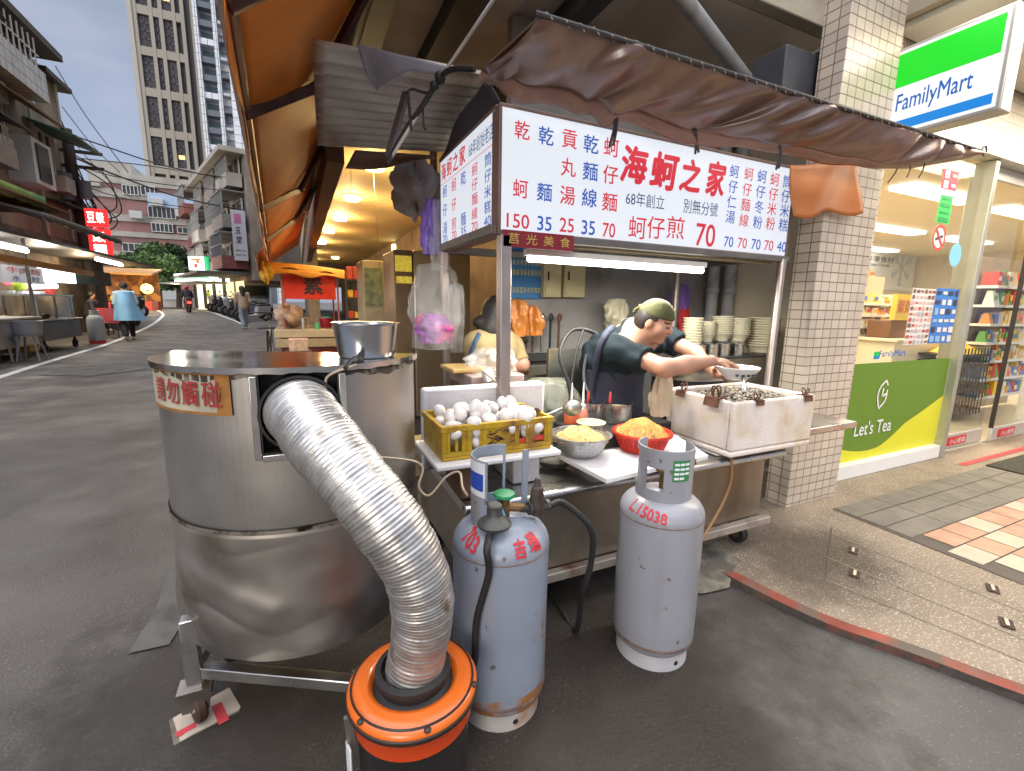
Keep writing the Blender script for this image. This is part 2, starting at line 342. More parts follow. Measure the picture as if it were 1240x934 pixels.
for k,(x0,y0,x1,y1,c_,sd,mx_) in enumerate(((-1.3,.2,2.4,2.2,(.055,.043,.033),1.3,.7),(-.2,.45,1.9,1.35,(.045,.034,.025),4.1,.5),(-1.0,1.0,.3,2.4,(.04,.034,.028),7.7,.65),(-3.6,3.0,-.9,6.0,(.08,.073,.066),9.1,.4))):
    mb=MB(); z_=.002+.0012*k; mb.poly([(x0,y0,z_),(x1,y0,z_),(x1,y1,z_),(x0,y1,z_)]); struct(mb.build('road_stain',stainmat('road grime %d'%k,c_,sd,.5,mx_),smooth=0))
mb=MB(); mb.poly([(1.75,.9,PZ_+.003),(2.9,.9,PZ_+.003),(2.9,1.74,PZ_+.003),(1.75,1.74,PZ_+.003)]); struct(mb.build('pavement_stain',stainmat('pavement grime',(.1,.075,.05),2.2,.5,.55),smooth=0))
# white edge lines
M_line=mat('road paint white',(.62,.62,.6),.7,var=.15,vs=5,col2=(.25,.25,.25),p2=(.6,.75),s2=7)
def ribbon(name,pts,wd,m,z=.005,n=8):
    P=spline(pts,n); b=MB(); vs=[]
    for i,p in enumerate(P):
        t=P[min(i+1,len(P)-1)]-P[max(i-1,0)]; q=nrm(np.array([-t[1],t[0],0])); 
        for s_ in (-1,1):
            e=p+q*wd/2*s_; vs.append((e[0],e[1],gz(e[1])+z))
    b.add(vs,[(2*i,2*i+1,2*i+3,2*i+2) for i in range(len(P)-1)]); return struct(b.build(name,m,smooth=0))
ribbon('road_marking',[G(*p) for p in ((-60,476),(0,457),(60,438),(130,417),(162,404),(183,394),(195,385),(197,380),(190,376))],.13,M_line)
ribbon('road_marking',[G(*p) for p in ((300,396),(285,389),(268,382.5),(250,377),(236,373.5))],.12,M_line)
# pavement slab with its red kerb
PZ=.032
kerb=[(1.55,2.3),(1.74,1.8),(1.79,1.52),(1.82,1.27),(1.895,.97),(2.03,.72),(2.15,.47),(2.36,.1),(2.75,-.5),(3.4,-1.3),(4.5,-2.4)]
KS=[p[:2] for p in spline([(a,b,0) for a,b in kerb],6)]
M_pave=mat('washed gravel pavement',(.3,.235,.17),.75,var=.22,vs=2.2,col2=(.13,.1,.072),p2=(.5,.72),s2=1.1,col3=(.6,.53,.44),p3=(.57,.66),s3=120,bump=.7,bs=160,rv=.15)
mb=MB(); mb.prism([(p[0],p[1],-.02) for p in KS]+[(16,-2.4,-.02),(16,2.3,-.02)],(0,0,PZ+.02)); struct(mb.build('pavement',M_pave,smooth=0))
M_red=mat('worn red kerb paint',(.27,.065,.04),.8,var=.3,vs=9,col2=(.13,.105,.08),p2=(.42,.58),s2=6,bump=.5,bs=90)
mb=MB(); vs=[]
for i,p in enumerate(KS):
    a=np.array(KS[max(i-1,0)]);b_=np.array(KS[min(i+1,len(KS)-1)]); t=nrm(b_-a); q=np.array([-t[1],t[0]]); p=np.array(p); wv=.055
    o_=p-q*.004; i_=p+q*wv
    vs+=[(o_[0],o_[1],0.0),(o_[0],o_[1],PZ+.003),(i_[0],i_[1],PZ+.004)]
fs=[]
for i in range(len(KS)-1): fs+=[(3*i,3*i+1,3*i+4,3*i+3),(3*i+1,3*i+2,3*i+5,3*i+4)]
mb.add(vs,fs); mb.m=[k%2 for k in range(len(fs))]; struct(mb.build('kerb',[mat('kerb grime',(.075,.06,.05),.9,var=.3,vs=30,col2=(.2,.055,.035),p2=(.55,.65),s2=8),M_red],smooth=0))
# cement fillet between cart and road
mb=MB(); rr=random.Random(3)
cx,cy=1.72,1.52
ring=[(cx+(.17+.06*rr.random())*math.cos(a)*1.3,cy+(.16+.05*rr.random())*math.sin(a)) for a in [2*PI*k/22 for k in range(22)]]
mb.add([(cx,cy,.04)]+[(x,y,.012 if x<1.8 else .0365) for x,y in ring],[(0,1+k,1+(k+1)%22) for k in range(22)]); struct(mb.build('cement_patch',M_pale,smooth=60))
M_joint=mat('mortar joint',(.33,.28,.21),.9,var=.2)
def strip(name,a,b_,wd,m,z):
    a=np.array(a[:2]);b_=np.array(b_[:2]); t=nrm(b_-a); q=np.array([-t[1],t[0]])*wd/2; b=MB(); b.poly([(*(a-q),z),(*(b_-q),z),(*(b_+q),z),(*(a+q),z)]); return struct(b.build(name,m,smooth=0))
for a,b_ in (((1003,645),(1240,742)),((1000,675),(1240,775)),((998,702),(1240,802))): strip('pavement_joint',W(*a,z=PZ),W(*b_,z=PZ),.006,M_joint,PZ+.004)
M_dj=mat('dark joint',(.11,.09,.07),.9,var=.1)
strip('pavement_joint',W(1007,640,z=PZ),W(1000,703,z=PZ),.007,M_dj,PZ+.006)
# lifting slots
M_hole=mat('slot rust',(.06,.035,.022),.8,var=.3,vs=40); M_slot=mat('slot steel',(.55,.52,.5),.35,1)
for k,(px,py,lb) in enumerate(((1033,667,'small steel lifting slot in the gravel pavement nearest the tiled pillar'),(1035,695,'small steel lifting slot in the gravel pavement just below another one'),(1202,713,'small steel lifting slot beside the coloured tiles at the right'),(1219,755,'small steel lifting slot in the gravel pavement nearest the red kerb at the right'))):
    c=W(px,py,z=PZ+.004); t=thing('lifting_slot',lb,'drain cover',c,R(-62),'lifting slots in the pavement covers')
    b=MB(); b.obox(c+(0,0,.002),(.075,.042,.003),(.9,.43,0),(-.43,.9,0)); b.build('recess',M_hole,t)
    b=MB(); b.obox(c+(0,0,.006),(.055,.012,.005),(.9,.43,0),(-.43,.9,0)); b.build('lifting_bar',M_slot,t)
# tile paving by the shop
mt=[mat('tile grey',(.19,.17,.14),.7,var=.15,vs=7,bump=.3),mat('tile orange',(.46,.27,.18),.65,var=.15,vs=9),mat('tile cream',(.48,.42,.32),.65,var=.1,vs=9),mat('tile grout',(.12,.1,.08),.9)]
mb=MB(); z=PZ+.004
mb.poly([(3.0,-1.6,z),(9.5,-1.6,z),(9.5,1.62,z),(3.06,1.62,z)],3)
z+=.0035
def tl(x0,y0,x1,y1,mi): g=.004; mb.poly([(x0+g,y0+g,z),(x1-g,y0+g,z),(x1-g,y1-g,z),(x0+g,y1-g,z)],mi)
for j in range(3):
    for i in range(14): tl(3.08+i*.42,1.2+j*.14,3.08+(i+1)*.42,1.2+(j+1)*.14,0)
for j in range(18):
    y0=1.2-(j+1)*.15
    for i in range(30):
        x0=3.08+i*.2-(.0 if j%2 else .1)
        edge=i<1
        mi=(2 if j%2 else 0) if edge else (1 if ((i+j)%3 or i>4 and j>2) else 2)
        if x0<3.0: continue
        tl(x0,y0,x0+.2,y0+.15,mi)
struct(mb.build('tile_paving',mt,smooth=0))
M_rl=mat('red line paint',(.5,.05,.06),.6); strip('red_line',(5.0,1.72),(9,1.72),.05,M_rl,PZ+.004)
M_mat=mat('door mat fibre',(.06,.058,.042),.95,var=.25,vs=60,bump=.8,bs=200)
mb=MB(); mb.box(5.15,1.02,PZ+.008,7.2,1.62,PZ+.02); tag(mb.build('door_mat',M_mat,bev=.004),'greyish green door mat in front of the shop entrance','door mat')
# ------------------------------------------------------------------ building on the right: arcade, pillar, slab
M_conc=mat('stained concrete',(.45,.4,.3),.85,var=.15,vs=2,col2=(.19,.15,.11),p2=(.5,.72),s2=1.6,bump=.3,bs=30)
M_ceil=mat('brown painted ceiling',(.64,.56,.48),.8,var=.15,vs=1.5,col2=(.5,.4,.33),s2=1.4)
M_yel=mat('warm plaster',(.5,.38,.17),.7,var=.1,vs=1.5)
M_drk=mat('dark steel',(.05,.048,.046),.55,.3,var=.2)
bt=thing('arcade_building','brown concrete building whose overhanging slab and arcade cover the food stall','building',(1.5,8,0))
mb=MB(); mb.box(.3,2.25,3.1,3.35,4.6,3.5); mb.build('slab',M_ceil,bt)
mb=MB(); mb.box(.45,4.6,2.9,3.2,30,3.5); mb.build('arcade_ceiling',M_yel,bt)
mb=MB(); mb.box(2.0,2.16,3.1,3.38,2.245,3.62); mb.build('front_beam',M_conc,bt,bev=.008)
mb=MB(); mb.box(.28,2.3,3.505,12,30,17); mb.build('upper_wall',M_conc,bt)
mb=MB(); mb.box(.3,4.61,2.52,.448,30,3.1); mb.build('edge_beam',mat('brown edge beam',(.17,.1,.065),.8,var=.2,vs=1.2),bt)
for x0,x1 in ((.44,.6),(.9,1.08),(1.55,1.68)):
    mb=MB(); mb.box(x0,2.26,2.97,x1,4.58,3.095); mb.build('ceiling_beam',M_drk,bt)
mb=MB(); mb.box(2.4,3.0,0,2.55,30,2.895); mb.build('arcade_wall',mat('grimy arcade wall',(.2,.14,.09),.8,var=.25,vs=2,col2=(.08,.055,.04),s2=1.5),bt)
M_gw=mat('grey tiled wall',(.3,.29,.28),.7,var=.15,vs=3,col2=(.15,.135,.12),p2=(.48,.66),s2=2.2,bump=.3)
mb=MB(); mb.box(1.32,2.92,0,3.3,3.0,3.095); mb.build('back_wall',M_gw,bt)
for y in (16,21,26):
    mb=MB(); mb.box(.31,y,0,.62,y+.35,2.9); mb.build('column',mat('arcade column',(.25,.19,.13),.7,var=.2),bt)
mb=MB(); mb.box(.45,3.2,.0,2.4,30,.03); struct(mb.build('arcade_floor',mat('arcade floor',(.09,.075,.06),.6,var=.2,vs=3)))
M_tile=tilemat('pink mosaic tile',(.6,.52,.42),(.2,.15,.12),.076,.0565,'xyz',.3,.055,.08)
pl=thing('tiled_pillar','square pillar clad in small pinkish tiles between stall and shop window','pillar',(3.0,1.75,0))
mb=MB(); mb.box(2.79,1.75,PZ,3.3,1.9,3.1); mb.build('shaft',M_tile,pl,bev=.004)
mb=MB(); mb.box(3.302,1.85,PZ,3.5,2.24,3.1); mb.build('return_wall',M_tile,pl)
# thick diagonal pipes below the slab
M_pipe=mat('grey pvc pipe',(.36,.36,.37),.55,var=.15,vs=5,col2=(.2,.18,.16),s2=4)
def pipe(lb,pts,r,name='drain_pipe',m=M_pipe,cat='pipe',sm=0):
    b=MB(); b.tube(pts,r,14,sm=sm); return tag(b.build(name,m),lb,cat)
pipe('thick grey pipe slanting under the slab above the brown tarpaulin',[W(805,-30,y=2.12),W(925,125,y=2.5)],.045)
pipe('shorter grey pipe standing beside the thick slanting pipe',[W(944,68,y=2.45),W(930,130,y=2.5)],.042)
pipe('thin black pipe bending below the cream concrete beam',[W(1035,-20,y=2.1),W(1033,18,y=2.1),W(1028,38,y=2.1),W(1000,58,y=2.13),W(965,78,y=2.2)],.018,m=M_drk,sm=5)
mb=MB(); a=W(940,72,y=2.6); mb.box(2.55,1.93,2.35,2.98,2.14,2.76); tag(mb.build('wall_cabinet',mat('dark blue grey panel',(.05,.052,.062),.6,var=.2),bev=.006),'dark boxed-in panel under the slab behind the tiled pillar','panel')
for k,(px,r) in enumerate(((862,.045),(882,.05),(901,.05),(925,.03))):
    p=W(px,360,y=2.8); b=MB(); b.cyl((p[0],2.8,.06),(p[0],2.8,3.09),r,14)
    for zz in (1.42,1.1,1.9): b.lathe([(r,zz),(r+.008,zz+.005),(r+.008,zz+.045),(r,zz+.05)],(p[0],2.8,0),14)
    tag(b.build('drain_pipe',M_pipe),['leftmost grey drain pipe on the wall above the bowls','second grey drain pipe on the wall from the left, above the bowls','third grey drain pipe on the wall from the left, above the bowls','thin grey drain pipe on the wall beside the right post'][k],'pipe','drain pipes on the back wall')
# ------------------------------------------------------------------ the convenience store
M_alu=mat('aluminium frame',(.62,.62,.58),.35,.6,var=.06); M_cream=mat('cream wall',(.72,.63,.44),.6,var=.05); M_white=mat('white laminate',(.75,.75,.73),.5,var=.04)
st=thing('convenience_store','brightly lit convenience store with glass front and cream interior right of the pillar','shop',(6,2,0))
mb=MB(); mb.box(3.4,8.0,PZ,14,8.1,2.75); mb.box(13.9,1.95,PZ,14,8,2.75); mb.box(3.4,2.26,PZ,3.5,8.0,2.75); mb.build('wall',M_cream,st)
mb=MB(); mb.box(3.4,2.0,2.62,14,8.1,2.74); mb.build('ceiling',mat('shop ceiling',(.78,.68,.46),.5,var=.03),st)
mb=MB(); mb.box(3.3,1.97,PZ,14,8,PZ+.02); mb.build('floor',mat('shop floor tile',(.62,.56,.44),.25,var=.06),st)
mb=MB(); mb.box(3.5,1.88,2.62,14,2.1,3.1); mb.build('lintel',tilemat('small cream tile',(.6,.56,.48),(.25,.22,.18),.03,.075,'xyz',.4,.08,.05),st)
mb=MB(); mb.box(3.36,1.86,2.5,14,1.985,2.615); mb.build('head_frame',M_alu,st,bev=.004)
mb=MB(); mb.box(3.505,1.9,PZ+.002,5.07,2.03,.145); mb.build('window_sill',M_white,st,bev=.005)
mb=MB(); mb.box(5.07,1.885,PZ+.002,5.13,2.04,2.498); mb.box(5.13,1.9,PZ+.002,5.165,2.0,2.498); mb.build('mullion',mat('grey green aluminium',(.42,.43,.37),.4,.5,var=.08),st,bev=.004)
mb=MB(); mb.poly([(3.505,1.95,.146),(5.068,1.95,.146),(5.068,1.95,2.498),(3.505,1.95,2.498)]); mb.build('window_pane',glass(),st,smooth=0)
# sliding doors
def door(x0,x1,y,lb):
    d=thing('glass_door',lb,'door',((x0+x1)/2,y,PZ)); b=MB(); b.box(x0,y-.015,PZ+.03,x1,y+.015,.19); b.box(x0,y-.015,2.4,x1,y+.015,2.498); b.build('rail',M_alu,d,bev=.003)
    b=MB(); b.box(x0,y-.017,.19,x0+.012,y+.017,2.4); b.build('edge_strip',mat('black rubber',(.015,.015,.015),.6),d)
    b=MB(); b.poly([(x0+.012,y,.19),(x1,y,.19),(x1,y,2.4),(x0+.012,y,2.4)]); b.build('pane',glass(),d,smooth=0)
    b=MB(); b.box(x0+.14,y-.0195,.085,x0+.5,y-.0155,.165); lab=b.build('label',mat('red sticker',(.55,.02,.02),.5,var=.03),d)
    b=MB(); text(b,'小心玻璃',(x0+.33,y-.021,.125),(1,0,0),(0,0,1),w=.28,h=.055); b.build('lettering',mat('white print',(.8,.8,.8),.5,var=0),d,smooth=0)
door(5.19,6.02,1.98,'sliding glass door with red label next to the window mullion'); door(6.1,6.95,1.94,'sliding glass door with black edge farther right in the entrance')
mb=MB(); mb.box(6.97,1.88,PZ+.002,7.3,2.05,2.498); tag(mb.build('door_post',M_white,bev=.005),'broad pale door post at the far right of the shop entrance','post')
# green tea decal on the window
y=1.945; dx0,dx1,dz0,dz1=3.51,5.065,.15,.915
def wav(x): t=(x-dx0)/(dx1-dx0); return dz0+.155-.1*math.sin(PI*min(1,t*1.55))*.9+max(0,(t-.42))**1.25*.56
dec=thing('window_decal','green and yellow tea advertisement covering the lower window','window decal',((dx0+dx1)/2,y,dz0))
n=40; xsx=[dx0+(dx1-dx0)*i/n for i in range(n+1)]
M_gr=mat('decal green',(.12,.235,.018),.45,var=.03); M_ye=mat('decal yellow',(.68,.67,.03),.45,var=.03)
b=MB(); b.add([(x,y,wav(x)) for x in xsx]+[(x,y,dz1) for x in xsx],[(i,i+1,n+2+i,n+1+i) for i in range(n)]); b.build('green_panel',M_gr,dec,smooth=0)
b=MB(); b.add([(x,y,dz0) for x in xsx]+[(x,y,wav(x)) for x in xsx],[(i,i+1,n+2+i,n+1+i) for i in range(n)]); b.build('yellow_panel',M_ye,dec,smooth=0)
M_wp=mat('white print',(.8,.8,.8),.5,var=0)
b=MB(); cx,cz=W(1065,515,y=y-.004)[[0,2]]; cx=4.02; 
text(b,"Let's Tea",(4.05,y-.004,.405),(1,0,0),(0,0,1),w=.5,h=.11,bold=.01)
lc=np.array([4.1,y-.004,.665])
L1=spline([(0.03,0,.105),(-.035,0,.06),(-.06,0,-.005),(-.04,0,-.075),(-.015,0,-.115),(.0,0,-.1),(.05,0,-.06),(.062,0,.0),(.06,0,.03)],6)
for i in range(len(L1)-1):
    p,q=lc+L1[i],lc+L1[i+1]; t=nrm(q-p); s_=np.array([t[2],0,-t[0]])*.008; b.poly([p-s_,q-s_,q+s_,p+s_])
L2=[(.03,0,.105),(.055,0,.062),(.02,0,.02),(.0,0,-.03),(-.012,0,.03)]
L2=[(.03,0,.105),(.06,0,.065)]
for P_ in (L2,[(.055,0,.0),(.0,0,-.02)],[(.0,0,-.02),(.004,0,.045)]):
    p,q=lc+np.array(P_[0]),lc+np.array(P_[1]); t=nrm(q-p); s_=np.array([t[2],0,-t[0]])*.008; b.poly([p-s_+(0,-.0004,0),q-s_+(0,-.0004,0),q+s_+(0,-.0004,0),p+s_+(0,-.0004,0)])
b.build('lettering',M_wp,dec,smooth=0)
fm=thing('window_sticker','small shop name sticker with green and blue square above the tea advertisement','sticker',(4.2,1.945,.95))
def flat(b,p0,p1,p2,p3,mi=0): b.poly([p0,p1,p2,p3],mi)
def rectpx(b,x0,y0,x1,y1,Y,mi=0):
    a=W((x0+x1)/2,(y0+y1)/2,y=Y); h=abs(W((x0+x1)/2,y0,y=Y)[2]-W((x0+x1)/2,y1,y=Y)[2]); w_=abs(W(x0,(y0+y1)/2,y=Y)[0]-W(x1,(y0+y1)/2,y=Y)[0])
    b.poly([(a[0]-w_/2,Y,a[2]-h/2),(a[0]+w_/2,Y,a[2]-h/2),(a[0]+w_/2,Y,a[2]+h/2),(a[0]-w_/2,Y,a[2]+h/2)],mi); return a,w_,h
b=MB(); a,w_,h=rectpx(b,1058,426,1065,435,1.945); b.poly([(a[0]-w_/2,1.944,a[2]-h/2),(a[0]+w_/2,1.944,a[2]-h/2),(a[0]+w_/2,1.944,a[2]-h*.08),(a[0]-w_/2,1.944,a[2]-h*.08)],1); b.build('logo',[mat('logo green',(.02,.5,.09),.5,var=0),mat('logo blue',(.01,.2,.6),.5,var=0)],fm,smooth=0)
b=MB(); text(b,'FamilyMart',W(1081,429,y=1.945),(1,0,0),(0,0,1),w=.36,h=.062,bold=.015); b.build('lettering',mat('print blue',(.02,.13,.45),.5,var=0),fm,smooth=0)
def poster(name,lb,px,Y,base,bits,rows=0,seed=1,cat='poster'):
    t=thing(name,lb,cat,W((px[0]+px[2])/2,px[3],y=Y)); b=MB(); a,w_,h=rectpx(b,*px,Y); b.build('sheet',base,t,smooth=0)
    b=MB(); r_=random.Random(seed)
    if rows:
        nr,nc=rows
        for j in range(nr):
            for i in range(nc):
                cx_=a[0]-w_/2+w_*(i+.5)/nc; cz_=a[2]-h/2+h*(j+.5)/nr; ww=w_/nc*r_.uniform(.5,.8)/2; hh=h/nr*r_.uniform(.3,.75)/2
                b.poly([(cx_-ww,Y-.003,cz_-hh),(cx_+ww,Y-.003,cz_-hh),(cx_+ww,Y-.003,cz_+hh),(cx_-ww,Y-.003,cz_+hh)],r_.randrange(len(bits)))
        b.build('picture_print',bits,t,smooth=0)
    return t,a,w_,h
C_=lambda n,c,**k: mat(n,c,.5,var=.05,**k)
poster('poster','white poster with rows of small coffee pictures on the window',(1100,350,1128,418),1.945,C_('poster white',(.7,.68,.68)),[C_('print red',(.5,.08,.06)),C_('print brown',(.2,.1,.06)),C_('print pale pink',(.65,.4,.38)),C_('print grey',(.4,.4,.42))],(10,6),3)
poster('poster','blue poster beside the white one on the window, with white pictures',(1129,350,1157,416),1.945,C_('poster blue',(.05,.2,.6)),[C_('poster white',(.7,.68,.68)),C_('print dark',(.05,.05,.08)),C_('print sky',(.25,.45,.7))],(6,4),5)
t,a,w_,h=poster('sticker','bright green notice stuck high on the shop window',(1136,236,1152,271),1.945,C_('notice green',(.03,.55,.1)),[C_('notice print',(.02,.3,.08))],(4,1),6,'sticker')
def roundsign(lb,px,py,rp,mats,deco):
    c=W(px,py,y=1.945); r=abs(W(px+rp,py,y=1.945)[0]-c[0]); t=thing('sticker',lb,'sticker',c); b=MB()
    b.lathe([(0,0),(r,0)],c,24,0,ax=(0,-1,0)); 
    if deco=='ban':
        b.lathe([(r*.78,.002),(r,.002)],c,24,1,ax=(0,-1,0)); b.obox(c+(0,-.003,0),(r*1.7,.001,r*.2),(.7,0,-.7),(0,1,0),1); b.obox(c+(0,-.002,-.0),(r*1.1,.001,r*.2),(1,0,.3),(0,1,0),2)
    b.build('disc',mats,t,smooth=0)
roundsign('round red and white no-smoking sticker on the shop window',1137,288,8,[C_('poster white',(.7,.68,.68)),C_('print red',(.5,.03,.03)),C_('print dark',(.05,.05,.08))],'ban')
roundsign('pale blue round sticker on the window near its right frame',1157,309,7,[C_('sticker blue',(.2,.5,.7))],'')
t,a,w_,h=poster('sticker','red ribbon-shaped sticker near the top of the shop window',(1141,206,1160,231),1.945,C_('ribbon red',(.6,.05,.1)),[C_('poster white',(.7,.68,.68)),C_('print grey',(.4,.4,.42))],(2,2),8,'sticker')
# ceiling lights
M_tube=emis('shop light',(1,.97,.9),3.2)
for i,(x,yy) in enumerate([(x,yy) for yy in (2.9,4.4,5.9,7.3) for x in (4.4,6.6,8.8,11.2)]):
    b=MB(); b.box(x-.75,yy-.12,2.585,x+.75,yy+.12,2.617); o=b.build('ceiling_light',M_tube); tag(o,'white light panel on the ceiling inside the convenience store','ceiling light','light panels in the shop ceiling')
for x,yy in ((4.6,3.4),(7,3.2),(9.5,4),(5.5,6)):
    l=bpy.data.lights.new('shop_lamp','AREA'); l.energy=34; l.size=1.6; l.color=(1,.84,.6); o=bpy.data.objects.new('shop_lamp',l); COL.objects.link(o); o.location=(x,yy,2.56)
l=bpy.data.lights.new('shop_lamp','AREA'); l.energy=62; l.shape='RECTANGLE'; l.size=4.5; l.size_y=.8; l.color=(1,.88,.7); o=bpy.data.objects.new('entrance_lamp',l); COL.objects.link(o); o.location=(5.4,1.1,2.96)
# frozen food wall panel and shelves
fz=thing('wall_panel','pale frozen food panel with a snowflake on the back of the shop','wall panel',W(1078,345,y=6.2))
b=MB(); a,w_,h=rectpx(b,1036,296,1110,352,6.2); b.build('panel',mat('panel pale grey',(.7,.7,.68),.5,var=.03),fz,smooth=0)
b=MB(); text(b,'冷凍食材',W(1066,314,y=6.19),(1,0,0),(0,0,1),w=w_*.45,h=h*.13); text(b,'Frozen Foods',W(1063,320.5,y=6.19),(1,0,0),(0,0,1),w=w_*.38,h=h*.07); b.build('lettering',C_('print dark grey',(.12,.12,.13)),fz,smooth=0)
b=MB(); c=W(1092,324,y=6.19); r=h*.42
for k in range(6):
    a_=PI/6+k*PI/3; u=np.array([math.cos(a_),0,math.sin(a_)]); b.obox(c+u*r*.5,(r,.004,r*.09),u,(0,1,0))
    for f_ in (.5,.75):
        for s_ in (-1,1): v=np.array([math.cos(a_+s_*PI/4),0,math.sin(a_+s_*PI/4)]); b.obox(c+u*r*f_+v*r*.14,(r*.28,.003,r*.07),v,(0,1,0))
b.build('snowflake',C_('snow blue',(.5,.58,.66)),fz,smooth=0)
b=MB(); b.box(3.6,6.25,.08,14,6.35,1.9); tag(b.build('partition_wall',M_cream),'cream partition wall behind the shelves inside the shop','wall')
PC=[C_('pack '+n,c) for n,c in (('red',(.55,.06,.04)),('yellow',(.75,.5,.05)),('white',(.75,.72,.65)),('orange',(.7,.25,.03)),('green',(.12,.35,.08)),('cream',(.7,.55,.3)),('blue',(.1,.2,.5)))]
protos=[]
rp_=random.Random(11)
def shelfunit(lb,x0,x1,y0,y1,zs,pl_,w0,seed,grp,what):
    t=thing('shop_shelf',lb,'shelf',((x0+x1)/2,(y0+y1)/2,.08))
    b=MB(); b.box(x0,y1-.03,.08,x1,y1,zs[-1]+.35); b.build('back_panel',mat('shelf back tan',(.5,.4,.26),.6,var=.1),t)
    for z_ in zs:
        b=MB(); b.box(x0,y0,z_-.03,x1,y1-.03,z_); b.build('shelf_board',M_white,t)
    r_=random.Random(seed); k=0
    for z_ in zs:
        x=x0+.03
        while x<x1-.1:
            ww=r_.uniform(.7,1.3)*w0; sp_=zs[1]-zs[0]; hh=sp_*r_.uniform(.5,.82); b=MB()
            if r_.random()<.5: b.box(x,y0+.02,z_+.001,x+ww*.9,y0+.16,z_+hh)
            else:
                cx_=x+ww*.45; b.add([(x,y0+.02,z_+.001),(x+ww*.9,y0+.02,z_+.001),(x+ww*.9,y0+.12,z_+.001),(x,y0+.12,z_+.001),(x+ww*.15,y0+.05,z_+hh),(x+ww*.75,y0+.05,z_+hh),(x+ww*.75,y0+.1,z_+hh),(x+ww*.15,y0+.1,z_+hh)],[(0,3,2,1),(4,5,6,7),(0,1,5,4),(1,2,6,5),(2,3,7,6),(3,0,4,7)])
            zl_=z_+hh*r_.uniform(.25,.4); b.obox((x+ww*.45,y0+.0185,z_+hh*.5),(ww*.6,.003,hh*r_.uniform(.3,.55)),mi=1) if len(b.f)==6 and r_.random()<.75 else None; tag(b.build('food_package',[PC[r_.choice(pl_)],PC[r_.randrange(7)]]),what,'food package',grp); x+=ww
shelfunit('white bakery shelf with wrapped bread seen left in the shop window',W(1030,380,y=3.3)[0],W(1094,380,y=3.3)[0],3.3,3.6,[.98,1.12,1.26,1.4],[2,5,5,1,3],.11,4,'wrapped food on the bakery shelf','wrapped bread or snack on the white bakery shelf')
shelfunit('snack shelf with red and yellow packs in the middle of the shop',8.3,9.8,5.0,5.5,[.6,.85,1.1,1.35,1.6,1.85],[0,1,3,0,2],.13,9,'packs on the snack shelf','colourful snack pack on the middle shelf of the shop')
# counter, food warmer
b=MB(); b.box(6.2,2.9,.08,7.2,3.3,.95); b.box(6.15,2.85,.952,7.25,3.35,.99); tag(b.build('shop_counter',mat('counter cream',(.72,.66,.5),.4,var=.04),bev=.01),'cream service counter behind the shop window','counter')
wm=thing('food_warmer','orange fronted food warmer on the shop counter','food warmer',(6.5,3.1,.99)); b=MB(); b.box(6.28,3.0,.992,6.72,3.25,1.2); b.build('body',mat('warmer brown',(.2,.09,.04),.4),wm,bev=.01); b=MB(); b.box(6.26,2.97,1.202,6.74,3.02,1.5); b.build('sign_panel',PC[1],wm); b=MB(); text(b,'關東煮',(6.5,2.966,1.36),(1,0,0),(0,0,1),w=.4,h=.16); b.build('lettering',PC[0],wm,smooth=0)
shelfunit('long low snack shelf seen above the tea advertisement',4.9,6.3,4.4,4.7,[.7,.92,1.14,1.36,1.58,1.8],[0,1,3,2,5,4],.1,31,'packs on the long low snack shelf','small snack pack on the long shelf above the tea advertisement')
shelfunit('crowded wire rack of printed goods just inside the shop doors',7.3,8.9,2.5,2.75,[.3,.52,.74,.96,1.18,1.4,1.62],[0,2,4,6,3,1,5],.1,52,'goods on the crowded rack inside the doors','printed goods on the crowded rack just inside the shop doors')
bk=thing('shopping_basket_stack','dark wire shopping basket stand behind the glass doors','basket stand',(7.1,2.7,.08)); b=MB()
for z_ in (.15,.4,.72,.8):
    b.box(6.75,2.5,z_,7.45,2.9,z_+.02)
for x in np.linspace(6.75,7.45,10): b.cyl((x,2.5,.1),(x,2.5,.9),.007,6)
b.build('wire_frame',M_drk,bk); b=MB(); b.add([(6.85,2.52,.83),(7.35,2.52,.83),(7.35,2.85,.83),(6.85,2.85,.83),(7.1,2.7,1.0)],[(0,3,2,1),(0,1,4),(1,2,4),(2,3,4),(3,0,4)]); b.build('yellow_cover',PC[1],bk,smooth=0)
# ------------------------------------------------------------------ projecting shop sign and panelled ceiling
cp=thing('panelled_canopy','pale panelled ceiling of the shop canopy above the green sign','canopy',(6,1,3))
M_pan=mat('canopy panel',(.56,.57,.52),.22,.0,var=.05,spec=.7); b=MB()
x=3.42
while x<12: b.box(x,-.2,2.985,x+.245,1.86,3.02); x+=.25
b.build('ceiling_panel',M_pan,cp,bev=.003); b=MB(); b.box(3.36,-.3,3.022,12.2,1.88,3.4); b.build('roof',M_conc,cp)
sg=thing('shop_sign','lit green white and blue projecting shop sign above the tarpaulin','sign',(3.3,1.55,2.34))
q=[W(*p,x=3.3) for p in ((1068,164),(1205,137),(1225,13),(1078,66))]
ya,yb=np.mean([q[0][1],q[3][1]]),np.mean([q[1][1],q[2][1]]); za,zb=2.345,2.8
b=MB(); b.box(3.3,yb-.02,za-.02,3.42,ya+.02,zb+.02); b.build('case',mat('sign case',(.5,.5,.47),.4,.4,var=.05),sg,bev=.008)
b=MB()
def sp(u,v,o=.004): return (3.3-o,ya+(yb-ya)*u,za+(zb-za)*v)
b.poly([sp(0,0,.003),sp(1,0,.003),sp(1,1,.003),sp(0,1,.003)]); b.build('face_panel',emis('sign white light',(.93,.95,.97),.42),sg,smooth=0)
b=MB(); b.poly([sp(.03,.565),sp(.97,.565),sp(.97,.965),sp(.03,.965)]); b.build('green_band',emis('sign green light',(.005,.8,.02),.33),sg,smooth=0)
